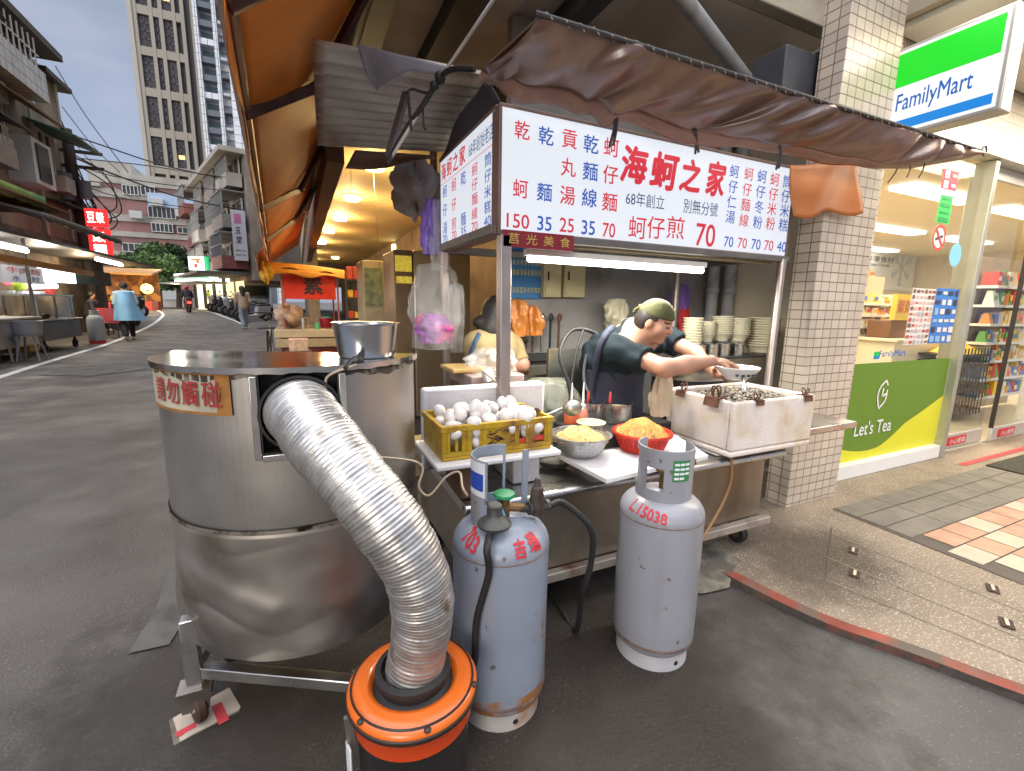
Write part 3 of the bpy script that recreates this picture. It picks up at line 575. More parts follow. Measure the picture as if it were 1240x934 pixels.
b=MB(); b.poly([sp(.03,.04),sp(.97,.04),sp(.97,.155),sp(.03,.155)]); b.build('blue_band',emis('sign blue light',(.005,.24,.72),.38),sg,smooth=0)
b=MB(); text(b,'FamilyMart',sp(.46,.345,.005),(0,-1,0),(0,0,1),w=.345,h=.12,bold=.012); b.build('lettering',emis('sign letter blue',(.005,.14,.55),.3),sg,smooth=0)
b=MB(); b.box(3.31,ya+.022,2.36,3.4,1.86,2.62); b.build('bracket_box',mat('bracket grey',(.3,.31,.29),.5,.3,var=.08),sg,bev=.005)
# ================================================================== STREET BEYOND
def rc_(n): return random.Random(n)
M_old=mat('old render wall',(.3,.25,.21),.85,var=.2,vs=1.2,col2=(.14,.115,.1),p2=(.45,.7),s2=.9,st2=(1,1,.35)); M_pane=mat('dark window pane',(.03,.035,.04),.12,var=.3,vs=2); M_wf=mat('window frame pale',(.55,.56,.55),.5,var=.05)
def win(par,x0,y0,z0,x1,y1,z1,frame=M_wf,pane=M_pane,nb=2,o=(0,-1)):
    """window on a vertical plane from (x0,y0,z0) to (x1,y1,z1); o = outward direction"""
    o=np.array([o[0],o[1],0.]); a=np.array([x0,y0,z0]);u=np.array([x1-x0,y1-y0,0.]); L_=np.linalg.norm(u); u=u/L_; h=z1-z0; b=MB(); t=.06
    up=np.array([0,0,1.])
    b.obox(a+u*L_/2+up*t/2+o*.03,(L_,.08,t),u,o); b.obox(a+u*L_/2+up*(h-t/2)+o*.03,(L_,.08,t),u,o)
    for k in range(nb+1): b.obox(a+u*(t/2+(L_-t)*k/nb)+up*h/2+o*.03,(t,.08,h-2*t),u,o)
    f=b.build('window',frame,par); b=MB(); p=a+o*.012; b.poly([p+u*t+up*t,p+u*(L_-t)+up*t,p+u*(L_-t)+up*(h-t),p+u*t+up*(h-t)]); b.build('pane',pane,f,smooth=0); return f
# -- left old apartment block
A=thing('apartment_building','dark weathered apartment block with caged balconies over the left market stalls','building',(-9,15,0))
b=MB(); b.box(-13,5,0,-7.2,22.4,8.7); b.build('wall',M_old,A); b=MB(); b.box(-13.2,5,8.72,-6.45,20.9,8.92); b.box(-13.2,20.92,8.4,-6.9,22.8,8.55); b.build('roof',mat('dark roof edge',(.06,.05,.048),.8,var=.2),A)
def bal(y0,y1,z0,z1,m,x=-6.4,name='balcony'): b=MB(); b.box(x,y0,z0,-7.19,y1,z1); b.build(name,m,A)
M_wt=tilemat('white wall tile',(.5,.5,.5),(.2,.2,.2),.3,.3,'yz',.4,.05,.05)
bal(10,19.3,6.95,7.75,M_wt); bal(9,14,4.6,5.4,mat('render grey',(.25,.22,.2),.8,var=.2)); 
b=MB()
for k in range(32): yy=10.1+k*.29; b.bar((-6.5,yy,7.76),(-6.5,yy,8.6),.03)
b.bar((-6.5,10,8.2),(-6.5,19.3,8.2),.03); b.build('balcony_grille',M_wf,A)
for (y0,y1,z0,z1) in ((11,12.5,7.8,8.5),(14.5,17,7.8,8.5),(13,14,5.4,6.4),(15.5,16.6,5.2,6.3),(17.5,18.4,5.6,6.6),(19.6,20.4,7.2,8.2),(20.2,21.2,5.3,6.5),(10,11.4,5.4,6.5)): win(A,-7.19,y0,z0,-7.19,y1,z1,o=(1,0))
b=MB(); b.box(-7.19,18.3,4.5,-6.6,19.5,5.75); bw=b.build('bay_window',mat('white blue frame',(.55,.6,.66),.5,var=.05),A); b=MB(); b.box(-6.599,18.5,4.62,-6.56,19.2,5.62); b.build('pane',M_pane,bw)
def hood(y0,y1,z,dx,dz,m,name='window_hood',x=-7.18): b=MB(); b.prism([(x,y0,z),(x+dx,y0,z-dz),(x+dx,y0,z-dz-.05),(x,y0,z-.05)],(0,y1-y0,0)); b.build(name,m,A)
M_hg=mat('green hood',(.05,.16,.13),.6,var=.2); M_hb=mat('brown hood',(.16,.08,.04),.7,var=.2)
hood(16.8,19.4,7.0,1.1,.7,M_hb); hood(19.6,21.6,6.6,1.2,.35,M_hg); hood(12.5,15.5,6.6,.9,.35,M_hg); hood(15,17.6,6.0,.9,.3,M_drk); hood(20,22,4.4,.6,.1,M_drk)
for y_,z_ in ((14.4,4.6),(16.9,4.9),(20.6,4.7),(17.0,6.3),(12.0,4.0)):
    b=MB(); b.box(-7.18,y_,z_,-6.7,y_+.7,z_+.5); b.lathe([(.2,0),(.21,.01),(.17,.012)],(-6.7,y_+.35,z_+.25),14,ax=(1,0,0)); b.build('air_conditioner',mat('ac white',(.45,.46,.45),.6,var=.1),A,bev=.02)
b=MB()
for y_ in (13.2,15.2,17.3,19.9,22.0): b.cyl((-7.1,y_,3),(-7.1,y_,8.6),.05,8)
b.build('drain_pipe',mat('pale pipe',(.4,.38,.35),.6,var=.1),A)
bal(15.2,16.9,4.5,5.0,mat('render grey',(.25,.22,.2))); b=MB()
for k in range(9): b.bar((-6.5,15.3+k*.19,5.0),(-6.5,15.3+k*.19,5.5),.025)
b.bar((-6.5,15.2,5.5),(-6.5,16.9,5.5),.035); b.build('balcony_grille',M_wf,A)
# market shop fronts below
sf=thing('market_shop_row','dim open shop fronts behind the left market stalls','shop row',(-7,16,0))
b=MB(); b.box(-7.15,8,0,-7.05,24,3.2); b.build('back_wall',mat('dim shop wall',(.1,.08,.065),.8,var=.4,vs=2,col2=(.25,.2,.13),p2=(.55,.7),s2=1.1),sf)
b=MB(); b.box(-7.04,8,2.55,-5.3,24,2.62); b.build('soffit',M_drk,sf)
def awning(lb,y0,y1,xo,zo,xi,zi,m,drop=.0,seed=0,scal=0):
    b=MB(); b.grid(20,6,lambda u,v:(xo+(xi-xo)*v,y0+(y1-y0)*u,zo+(zi-zo)*v-.05*math.sin(PI*v)))
    if drop: b.grid(40,2,lambda u,v:(xo,y0+(y1-y0)*u,zo-drop*v-(.05*abs(math.sin(u*30)) if v==1 else 0)))
    return tag(b.build('awning',m,smooth=60,solid=.01),lb,'awning')
q=[W(0,222,x=-4.9),W(55,240,x=-4.9)]
awning('green and yellow edged awning over the nearest left stall',q[0][1]-3,q[1][1],-4.9,q[1][2]+.0,-7.1,q[1][2]+.25,mat('green awning',(.16,.25,.03),.6,var=.3,vs=1.5,col2=(.03,.14,.05),p2=(.45,.6),s2=1.2),.22)
awning('dark grey long awning running along the left stalls',12.5,W(147,290,x=-4.5)[1],-4.5,W(147,290,x=-4.5)[2],-7.1,W(147,290,x=-4.5)[2]+.7,mat('grey awning',(.1,.1,.095),.7,var=.2),.12)
b=MB(); b.grid(10,4,lambda u,v:(-4.75-2.2*v,10.5+4.2*u,3.22-.1*v)); o=b.build('awning',mat('brown awning underside',(.15,.07,.035),.7,var=.2),smooth=60,solid=.02); tag(o,'brown sheet awning sagging beneath the green edged one','awning')
b=MB(); z_=W(112,332,x=-4.8)[2]; y_=W(112,332,x=-4.8)[1]; b.bar((-4.8,8,z_+.15),(-4.8,y_,z_),.06,.12); tag(b.build('awning_beam',mat('orange brown beam',(.35,.17,.04),.6,var=.15)),'orange brown beam along the front of the left stalls','beam')
M_lt=emis('stall tube',(.9,.95,1),9)
for p,q,x_,lb in (((0,297),(32,304),-5.0,'white tube lamp at the left edge under the orange brown beam'),((117,314),(147,321),-4.7,'white light strip at the far end of the left awning'),((38,347.5),(68,347),-5.5,'bluish tube lamp below the two signs of the left stalls')):
    a_,c_=W(*p,x=x_),W(*q,x=x_); b=MB(); b.cyl(a_,c_,.045,8); t=thing('fluorescent_lamp',lb,'lamp',a_); b.build('tube',M_lt,t); b=MB(); b.bar(a_+(0,0,.08),c_+(0,0,.08),.06,.04); b.build('fitting',M_white,t)
def lamp(loc,e,col,r=.1,name='stall_lamp'):
    l=bpy.data.lights.new(name,'POINT'); l.energy=e; l.color=col; l.shadow_soft_size=r; o=bpy.data.objects.new(name,l); COL.objects.link(o); o.location=[float(x) for x in loc]
lamp((-5.9,13.5,2.3),60,(1,.93,.8)); lamp((-5.9,16.2,2.2),60,(1,.85,.65)); lamp((-6.2,19.5,2.0),50,(1,.75,.45))
# lit signs
def board(lb,px,x_,m,name='stall_sign',txt=(),cat='sign',dep=.08):
    c0,c1=W(px[0],px[3],x=x_),W(px[2],px[1],x=x_); y0,y1=sorted((c0[1],c1[1])); zz0=W((px[0]+px[2])/2,px[3],x=x_)[2]; zz1=W((px[0]+px[2])/2,px[1],x=x_)[2]
    t=thing(name,lb,cat,(x_,(y0+y1)/2,zz0)); b=MB(); b.box(x_-dep,y0,zz0,x_,y1,zz1); b.build('panel',m,t)
    for s_,u,v,w_,h_,mm,bo in txt: b=MB(); text(b,s_,(x_+.006,y0+(y1-y0)*u,zz0+(zz1-zz0)*v),(0,1,0),(0,0,1),w=(y1-y0)*w_,h=(zz1-zz0)*h_,bold=bo); b.build('lettering',mm,t,smooth=0)
    return t
M_tr=mat('sign red paint',(.5,.03,.04),.5,var=.05); M_tb=mat('sign blue paint',(.03,.08,.3),.5,var=.05)
board('pale sign with red and blue food characters at the far left','5 322 52 344'.split() and (5,323,51,343),-5.3,emis('dull lit white',(.6,.6,.62),.25),txt=[('牛肉麵',.5,.73,.8,.38,M_tr,.02),('水',.28,.26,.2,.36,M_tb,.02),('餃',.76,.26,.22,.36,M_tb,.02)])
board('bright white lightbox beside the sign with red and blue characters',(53,326,90,342),-5.3,emis('bright lit white',(.9,.95,1),1.6))
board('dark green unlit sign board above the seated person',(92,328,133,345),-5.6,mat('dark green board',(.03,.05,.04),.6,var=.2),txt=[('小吃',.7,.5,.4,.6,mat('dark red paint',(.15,.03,.03),.6),.02)])
for px,lb,tx in (((103,253,128,274),'upper lit red sign box on the left side of the street','豆漿'),((108,277,133,312),'lower lit red sign box on the left side of the street','飯糰')):
    Y_=19.5; a_=W((px[0]+px[2])/2,(px[1]+px[3])/2,y=Y_); ww=abs(W(px[2],px[1],y=Y_)[0]-W(px[0],px[1],y=Y_)[0]); hh=abs(W(px[0],px[1],y=Y_)[2]-W(px[0],px[3],y=Y_)[2])
    t=thing('hanging_sign',lb,'sign',a_-(0,0,hh/2)); b=MB(); b.box(a_[0]-ww/2,Y_,a_[2]-hh/2,a_[0]+ww/2,Y_+.25,a_[2]+hh/2); b.build('lightbox',emis('red lit sign',(.85,.02,.02),1.0),t); b=MB(); n_=len(tx)
    for k,c_ in enumerate(tx):
        if hh>ww*1.1: text(b,c_,(a_[0],Y_-.01,a_[2]+hh*(.22-.44*k)),(1,0,0),(0,0,1),w=ww*.62,h=hh*.36,bold=.02)
        else: text(b,c_,(a_[0]+ww*(.45*k-.22),Y_-.01,a_[2]),(1,0,0),(0,0,1),w=ww*.38,h=hh*.6,bold=.02)
    b.build('lettering',emis('warm white letter',(1,.9,.75),1.6),t,smooth=0)
# stalls on the left
s1=thing('market_stall','pale market stall counter with grey tubs at the far left edge','stall',(-5.6,12.4,0)); b=MB(); b.box(-6.4,10.8,.25,-5.25,13.6,.8); b.box(-6.45,10.7,.802,-5.2,13.7,.86); b.build('counter',mat('dull white counter',(.42,.41,.38),.5,var=.15,vs=3),s1,bev=.02); b=MB(); b.bar((-5.25,13.5,.86),(-5.25,13.5,2.5),.05); b.bar((-5.25,11.0,.86),(-5.25,11.0,2.5),.05); b.bar((-6.3,13.5,0),(-6.3,13.5,.25),.06); b.bar((-5.35,13.5,0),(-5.35,13.5,.25),.06); b.bar((-5.35,10.9,0),(-5.35,10.9,.25),.06); b.build('post',M_post0 if 'M_post0' in globals() else mat('stall post',(.2,.2,.19),.5,.5),s1)
b=MB(); b.box(-5.9,13.2,.1,-5.3,13.62,.249); tag(b.build('cardboard_box',mat('tan box',(.42,.25,.08),.8,var=.2),bev=.01),'tan box under the end of the far left stall','box')
stl=None
for k,(px,py) in enumerate(((12,438),(44,437))):
    g=G(px,py)+(-.05,0,0); t=thing('stool',['grey stool at the left edge carrying a grey tub','second grey stool from the left edge carrying a grey tub'][k],'stool',g,0,'stools by the left stall'); m_=mat('grey stool',(.28,.28,.3),.5,.3,var=.1)
    b=MB(); b.lathe([(0,.5),(.2,.5),(.2,.53),(0,.535)],g,18); b.build('seat',m_,t)
    for a_ in range(4): c_=math.cos(PI/4+a_*PI/2); s_=math.sin(PI/4+a_*PI/2); b=MB(); b.bar(g+(c_*.24,s_*.24,0),g+(c_*.15,s_*.15,.5),.03); b.build('leg',m_,t)
    tt=thing('tub',['grey plastic tub on the stool at the left edge','grey plastic tub on the second stool'][k],'tub',g+(0,0,.54)); b=MB(); b.lathe([(0,.54),(.2,.54),(.235,.8),(.225,.8),(.19,.56),(0,.56)],g,22); b.build('tub_wall',mat('blue grey tub',(.3,.32,.36),.5,var=.1),tt)
s2=thing('market_stall','steel market cart with glass food case left of the gas cylinder','stall',(-5.6,15,0))
b=MB(); b.box(-6.4,13.95,.28,-5.3,15.9,.72); b.box(-6.45,13.9,.722,-5.25,16,.76); b.build('cart_body',mat('grey cart steel',(.17,.18,.19),.4,.7,var=.2,vs=2),s2,bev=.02)
b=MB()
for y_ in (14.0,14.9,15.8): b.bar((-5.4,y_,.76),(-5.4,y_,1.3),.04); b.bar((-6.3,y_,.76),(-6.3,y_,1.3),.04)
b.box(-6.35,13.95,1.3,-5.35,15.85,1.34); b.build('food_case_frame',M_ss0 if 'M_ss0' in globals() else mat('case steel',(.5,.5,.48),.35,.8),s2); b=MB(); b.poly([(-5.38,14.02,.78),(-5.38,15.78,.78),(-5.38,15.78,1.29),(-5.38,14.02,1.29)]); b.build('glass_front',glass(),s2,smooth=0)
for y_ in (14.1,15.7): b=MB(); b.lathe([(.05,-.03),(.1,-.03),(.1,.03),(.05,.03)],(-5.4,y_,.1),14,ax=(1,0,0)); b.bar((-5.4,y_,.1),(-5.4,y_,.28),.04); b.build('wheel',M_rub0 if 'M_rub0' in globals() else mat('tyre black',(.02,.02,.02),.7),s2)
r_=rc_(6)
for k in range(16): y_=14.05+.115*k; b=MB(); b.ell((-5.6-.5*r_.random(),y_,.81),(.07,.05,.05),10,6); tag(b.build('food_tray',[mat('steamed food',(.6,.55,.45),.6),mat('browned food',(.3,.16,.06),.6),PC[2]][k%3]),'pile of food inside the glass case of the left market cart','food','food piles in the glass case')
for k in range(9): y_=14.05+.2*k; b=MB(); b.lathe([(0,0),(.07,0),(.1,.07),(.09,.07),(0,.02)],(-5.9,y_,1.342),12); tag(b.build('bowl',mat('white china',(.7,.7,.68),.3)),'white bowl on top of the glass food case','bowl','bowls on the glass food case')
b=MB(); b.ell((-5.8,14.4,1.62),(.25,.28,.22)); tag(b.build('plastic_bag',mat('pink bag',(.7,.2,.3),.5,var=.4,vs=5,col2=(.5,.7,.05),p2=(.5,.55),s2=3)),'pink and lime plastic bag over the left market cart','bag'); b=MB(); b.lathe([(0,0),(.12,0),(.15,.2),(.0,.28)],(-5.8,15.8,1.345),14); tag(b.build('red_lantern',PC[0]),'red lidded tub on the right end of the glass food case','tub')
g=G(119,416); g1=thing('gas_cylinder','stout grey gas cylinder with red foot ring beside the left market cart','gas cylinder',g); b=MB(); r_=.19; b.lathe([(r_*.95,.09),(r_,.12),(r_,.66),(r_*.85,.75),(r_*.5,.8),(0,.81)],g,24); b.build('tank',mat('grey tank paint',(.33,.36,.38),.45,var=.05),g1,smooth=50); b=MB(); b.lathe([(r_*.97,0),(r_*.98,.0),(r_*.98,.085),(r_*.9,.088)],g,24); b.build('foot_ring',mat('red ring',(.4,.04,.03),.5),g1); b=MB(); b.lathe([(r_*.55,.8),(r_*.55,.93),(r_*.5,.93),(r_*.5,.8)],g,18); b.build('valve_guard',mat('grey tank paint',(.33,.36,.38)),g1)
# ------------------------------------------------ people
def walker(lb,g,h,rz,top,bottom,skin,hair,step=.18,cape=False,arms='down',shoes=(.5,.5,.5),sit=False,longhair=False,helmet=None):
    s=h/1.7; t=thing('person',lb,'person',g,0); c,sn=math.cos(rz),math.sin(rz)
    def q(x,y,z): return np.asarray(g)+s*np.array([x*c-y*sn,x*sn+y*c,z])
    k=.04*s
    if sit: kn=[(.11,.42,.52),(-.11,.42,.52)]; ft=[(.11,.40,.08),(-.11,.40,.08)]; hz_=.58
    else: kn=[(.1,.06+step*.6,.5),(-.1,.05-step*.4,.49)]; ft=[(.1,step,.07),(-.1,-step*1.2,.10)]; hz_=.93
    dz=hz_-.93; lean=.05 if not sit else .12
    sh=[(.19,lean,1.40+dz),(-.19,lean,1.40+dz)]
    if arms=='down': el=[(.25,-.04+lean,1.12+dz),(-.25,.04+lean,1.12+dz)]; wr=[(.24,.06+lean,.88+dz),(-.24,.14+lean,.9+dz)]
    else: el=[(.26,.15,1.14+dz),(-.26,.15,1.14+dz)]; wr=[(.24,.42,1.08+dz),(-.24,.42,1.08+dz)]
    P=[('e',q(0,lean+.03,1.60+dz),(.085*s,.085*s,.115*s),k),('c',q(0,lean,1.38+dz),q(0,lean+.02,1.52+dz),.055*s,.05*s,k),('c',q(0,0,.95+dz),q(0,lean,1.33+dz),.14*s,.15*s,k)]
    for i in (0,1):
        P+=[('c',q(*((.09,-.09)[i],0,.92+dz)),q(*kn[i]),.085*s,.06*s,k),('c',q(*kn[i]),q(*ft[i]),.058*s,.04*s,k),('c',q(*ft[i]),q(ft[i][0],ft[i][1]+.16,ft[i][2]-.035),.04*s,.035*s,.02),('c',q(*sh[i]),q(*el[i]),.055*s,.045*s,k),('c',q(*el[i]),q(*wr[i]),.042*s,.03*s,.03),('c',q(*wr[i]),q(wr[i][0],wr[i][1]+.04,wr[i][2]-.09),.035*s,.025*s,.02)]
    blob('body',P,.02,[skin],t)
    tp=[('c',q(0,0,.92+dz),q(0,lean,1.33+dz),.165*s,.175*s,k),('c',q(*sh[0]),q(*sh[1]),.08*s,.08*s,.06)]
    for i in (0,1): tp+=[('c',q(*sh[i]),q(*el[i]),.075*s,.065*s,k)]
    if not cape: tp+=[('c',q(*el[i]),q(*(np.array(el[i])*.3+np.array(wr[i])*.7)),.06*s,.05*s,k) for i in (0,1)]
    blob('shirt',tp,.022,top,t)
    bt_=[]
    for i in (0,1): bt_+=[('c',q(*((.09,-.09)[i],0,.94+dz)),q(*kn[i]),.105*s,.08*s,k),('c',q(*kn[i]),q(*(np.array(ft[i])+(0,0,.06))),.078*s,.065*s,k)]
    blob('trousers',bt_,.022,bottom,t)
    for i in (0,1): blob('shoe',[('c',q(*ft[i]),q(ft[i][0],ft[i][1]+.17,ft[i][2]-.03),.055*s,.048*s,.02)],.02,mat('shoe %.2f'%shoes[0],shoes,.6),t)
    hr_=[('e',q(0,lean-.0,1.64+dz),(.1*s,.105*s,.11*s),k)]
    if longhair: hr_+=[('c',q(0,lean-.04,1.6+dz),q(0,lean-.1,1.35+dz),.1*s,.09*s,k)]
    if helmet: blob('helmet',[('e',q(0,lean+.01,1.65+dz),(.13*s,.145*s,.13*s),k)],.02,helmet,t)
    else: blob('hair',hr_,.02,hair,t)
    if cape:
        b=MB(); ph=rc_(3)
        def cf_(u,v):
            a=2*PI*u; rx=(.21+.085*v+.035*math.sin(5*a)*v+.02*math.sin(9*a)*v); ry=(.16+.09*v+.03*math.sin(4*a+1)*v); x=rx*math.cos(a); y=ry*math.sin(a)+lean-.08*v; z=1.46-.86*v**.95-(.0)
            if math.cos(a)>.6 : x+=.16*v*v
            return q(x,y,z)
        b.grid(30,14,cf_); b.build('rain_cape',cape,t,smooth=70)
    return t
M_sk0=mat('far skin',(.42,.25,.17),.6,var=.05); M_hr0=mat('far black hair',(.02,.016,.014),.6)
g=G(158,412)
walker('person in a light blue rain cape walking up the left roadside',g,1.68,PI*.12,mat('pale blue shirt',(.4,.55,.65),.7),mat('black trousers',(.02,.02,.022),.8),M_sk0,M_hr0,cape=mat('light blue rain cape',(.2,.42,.62),.4,var=.12,vs=4),shoes=(.5,.45,.42))
walker('person in dark clothes sitting beside the red chairs behind the caped walker',G(138,402)+(-.6,.0,0),1.65,PI*1.55,mat('dark jacket',(.03,.03,.04),.8),mat('black trousers',(.02,.02,.022)),M_sk0,M_hr0,sit=True,arms='fwd')
walker('long haired person in beige top and pale jeans walking on the right roadside',G(297,399),1.65,PI*.1,mat('beige shirt',(.42,.33,.24),.8,var=.1),mat('pale jeans',(.26,.31,.38),.8,var=.1),M_sk0,M_hr0,longhair=True,shoes=(.6,.6,.6))
rg=G(229,378.5); walker('red helmeted rider on the scooter driving away down the street',rg+(0,.0,.13),1.6,PI*.08,mat('dark jacket',(.03,.03,.04)),mat('black trousers',(.02,.02,.022)),M_sk0,M_hr0,sit=True,arms='fwd',helmet=mat('red helmet',(.5,.03,.04),.3))
walker('person in a yellow green vest beside the parked scooters',G(248,375)+(.5,0,0),1.65,PI,mat('lime vest',(.5,.65,.03),.6,emit=.15),mat('black trousers',(.02,.02,.022)),M_sk0,M_hr0,step=.03)
walker('distant person in white walking near the lit corner shop',G(213,371.5),1.6,PI*.6,mat('white shirt far',(.6,.6,.58),.8),mat('black trousers',(.02,.02,.022)),M_sk0,M_hr0)
# red chairs
def chair(g,lb):
    t=thing('chair',lb,'chair',g,0,'red chairs by the left stalls'); m=mat('red chair',(.42,.03,.05),.5,var=.1); b=MB(); b.obox(g+(0,0,.45),(.42,.42,.03)); b.build('seat',m,t); b=MB(); b.obox(g+(-.0,.21,.68),(.42,.03,.4),(1,0,0),(0,1,-.2)); b.build('backrest',m,t)
    for x_ in (-.18,.18):
        for y_ in (-.18,.18): b=MB(); b.bar(g+(x_,y_,0),g+(x_,y_,.44),.025); b.build('leg',M_drk,t)
g=G(138,408); chair(g,'red chair nearest the caped walker'); chair(g+(-.5,.9,0),'red chair behind the nearest red chair')
# ------------------------------------------------ scooters, bicycles
def scooter(lb,g,rz,col,group):
    t=thing('scooter',lb,'scooter',(0,0,0),0,group); m=mat('scooter '+col[0],col[1],.3,var=.1); 
    b=MB(); b.prism([(-.14,-.75,.42),(-.14,-.72,.72),(-.14,-.1,.70),(-.14,-.02,.34),(-.14,.35,.30),(-.14,.42,.42),(-.14,.55,.95),(-.14,.66,.92),(-.14,.62,.36),(-.14,.42,.20),(-.14,-.1,.20),(-.14,-.45,.34)],(.28,0,0)); b.build('body',m,t,bev=.04)
    b=MB(); b.prism([(-.13,-.74,.74),(-.13,-.7,.83),(-.13,-.15,.79),(-.13,-.08,.72)],(.26,0,0)); b.build('seat',M_drk,t,bev=.03)
    for y_,n_ in ((-.6,''),(.68,'')):
        b=MB(); b.lathe([(.14,-.05),(.22,-.06),(.25,-.03),(.25,.03),(.22,.06),(.14,.05)],(0,y_,.25),18,ax=(1,0,0)); w_=b.build('wheel',mat('tyre black',(.02,.02,.02)),t); b=MB(); b.cyl((-.045,y_,.25),(.045,y_,.25),.14,14); b.build('rim',mat('case steel',(.5,.5,.48)),w_)
    b=MB(); b.tube([(-.36,.42,1.0),(-.15,.52,.98),(.15,.52,.98),(.36,.42,1.0)],.022,6); b.tube([(.3,.5,1.0),(.38,.56,1.16)],.01,5); b.ell((.38,.56,1.2),(.06,.02,.05),8,5); b.tube([(-.3,.5,1.0),(-.38,.56,1.16)],.01,5); b.ell((-.38,.56,1.2),(.06,.02,.05),8,5); b.build('handlebar',M_drk,t)
    b=MB(); b.box(-.09,-.8,.5,.09,-.752,.6); b.build('tail_light',emis('tail lamp',(1,.05,.03),2.5) if 'rider' in group else mat('tail red',(.3,.02,.02),.3),t)
    b=MB(); b.ell((0,.66,.8),(.08,.05,.06),10,6); b.build('headlight',mat('lamp glass',(.5,.5,.5),.1),t)
    t.location=[float(x) for x in g]; t.rotation_euler=(0,0,rz); return t
scooter('scooter with glowing red tail light ridden away down the street',rg,PI*.08,('dark red',(.15,.02,.02)),'scooter with rider')
dk=scooter('dark scooter nearest the white line curve on the left',G(171,394)+(-.4,0,0),PI*1.2,('black',(.03,.03,.035)),'scooters parked on the left')
for k,(px,py,lb) in enumerate(((178,388,'second parked scooter behind the caped walker'),(184,383,'farthest of the left parked scooters'),(164,399,'parked scooter half hidden behind the caped walker'))): dup(dk,G(px,py)+(-.7,0,0),PI*1.25+.1*k,lb,'scooters parked on the left')
lbs=['parked scooter nearest the long haired walker','second parked scooter in the right row','third parked scooter in the right row','fourth parked scooter in the right row','fifth parked scooter in the right row','sixth parked scooter in the right row','farthest parked scooter in the right row']
sv=scooter(lbs[0],G(290,390)+(.6,.4,0),PI*.7,('silver',(.35,.36,.38)),'scooters parked along the right')
pts=spline([G(290,390),G(270,383.5),G(252,378),G(242,375.5)],5)
for k in range(1,7): p=pts[2*k]+np.array([.75,.3,0]); dup(dk if k%3 else sv,(p[0],p[1],gz(p[1])),PI*.7+.06*k,lbs[k],'scooters parked along the right')
# bicycle by the red banner stall
gb=np.array([-.62,11.3,0.03*0]); bk2=thing('bicycle','black bicycle with basket standing at the roadside before the red banner stall','bicycle',gb); M_bk=mat('bike black',(.02,.02,.022),.4); M_bs=mat('bike silver',(.5,.5,.5),.3,.8)
def bp_(x,z,dy=0): return gb+np.array([.10*x*0+dy,x,z])
for x_ in (-.5,.5):
    b=MB(); b.tube([bp_(x_+.32*math.cos(a),.34+.32*math.sin(a)) for a in np.linspace(0,2*PI,31)],.02,6,cap=False); w_=b.build('wheel',M_bk,bk2); b=MB()
    b.tube([bp_(x_+.295*math.cos(a),.34+.295*math.sin(a)) for a in np.linspace(0,2*PI,31)],.008,5,cap=False)
    for k in range(12): a=PI*k/6; b.bar(bp_(x_,.34),bp_(x_+.29*math.cos(a),.34+.29*math.sin(a)),.005)
    b.build('spokes',M_bs,w_)
b=MB(); 
for p,q in (((-.5,.34),(-.12,.34)),((-.12,.34),(-.2,.82)),((-.2,.82),(.36,.84)),((-.12,.34),(.36,.78)),((-.5,.34),(-.18,.72)),((.5,.34),(.34,.95))): b.tube([bp_(*p),bp_(*q)],.018,6)
b.build('frame',M_bs,bk2); b=MB(); b.ell(bp_(-.24,.92),(.07,.13,.035)); b.build('saddle',M_bk,bk2); b=MB(); b.tube([bp_(.2,1.02,-.28),bp_(.34,1.02,-.1),bp_(.34,1.02,.1),bp_(.2,1.02,.28)],.014,6); b.tube([bp_(.35,.94),bp_(.34,1.02)],.014,6); b.build('handlebar',M_bk,bk2); b=MB(); b.box(gb[0]-.16,gb[1]-.78,.72,gb[0]+.16,gb[1]-.42,.74); b.build('carrier',M_bk,bk2)
# ------------------------------------------------ utility pole, cables, tree
pp=G(143,396)+(-.6,0,0); px_,py_=pp[0],pp[1]
up_=thing('utility_pole','dark utility pole with grey transformer cans and cable loops left of the tree','utility pole',pp); b=MB(); b.cyl(pp,(px_-.1,py_,7.0),.15,12); b.build('pole',mat('tarred pole',(.06,.05,.05),.8,var=.2),up_)
b=MB(); b.cyl((px_-.35,py_-.2,4.6),(px_-.35,py_-.2,5.5),.3,14); b.cyl((px_+.25,py_-.2,4.7),(px_+.25,py_-.2,5.3),.18,12); b.build('transformer',mat('blue grey can',(.14,.17,.22),.5,var=.1),up_)
b=MB(); b.bar((px_-.9,py_,6.3),(px_+.8,py_,6.3),.1); b.bar((px_-.8,py_,5.8),(px_+.8,py_,5.8),.1); b.build('cross_arm',mat('tarred pole',(.06,.05,.05)),up_); b=MB()
for k in range(10): r_=rc_(k); x_=px_+r_.uniform(.1,1.0); b.tube([(px_,py_,6.2-.15*k),(x_,py_-.2,5.6-.2*k),(x_+.2,py_-.2,4.5-.1*k),(px_+.1,py_,4.2-.15*k)],.022,5,sm=5)
b.build('cable_loop',M_drk,up_)
M_cb=mat('overhead cable black',(.015,.015,.017),.6)
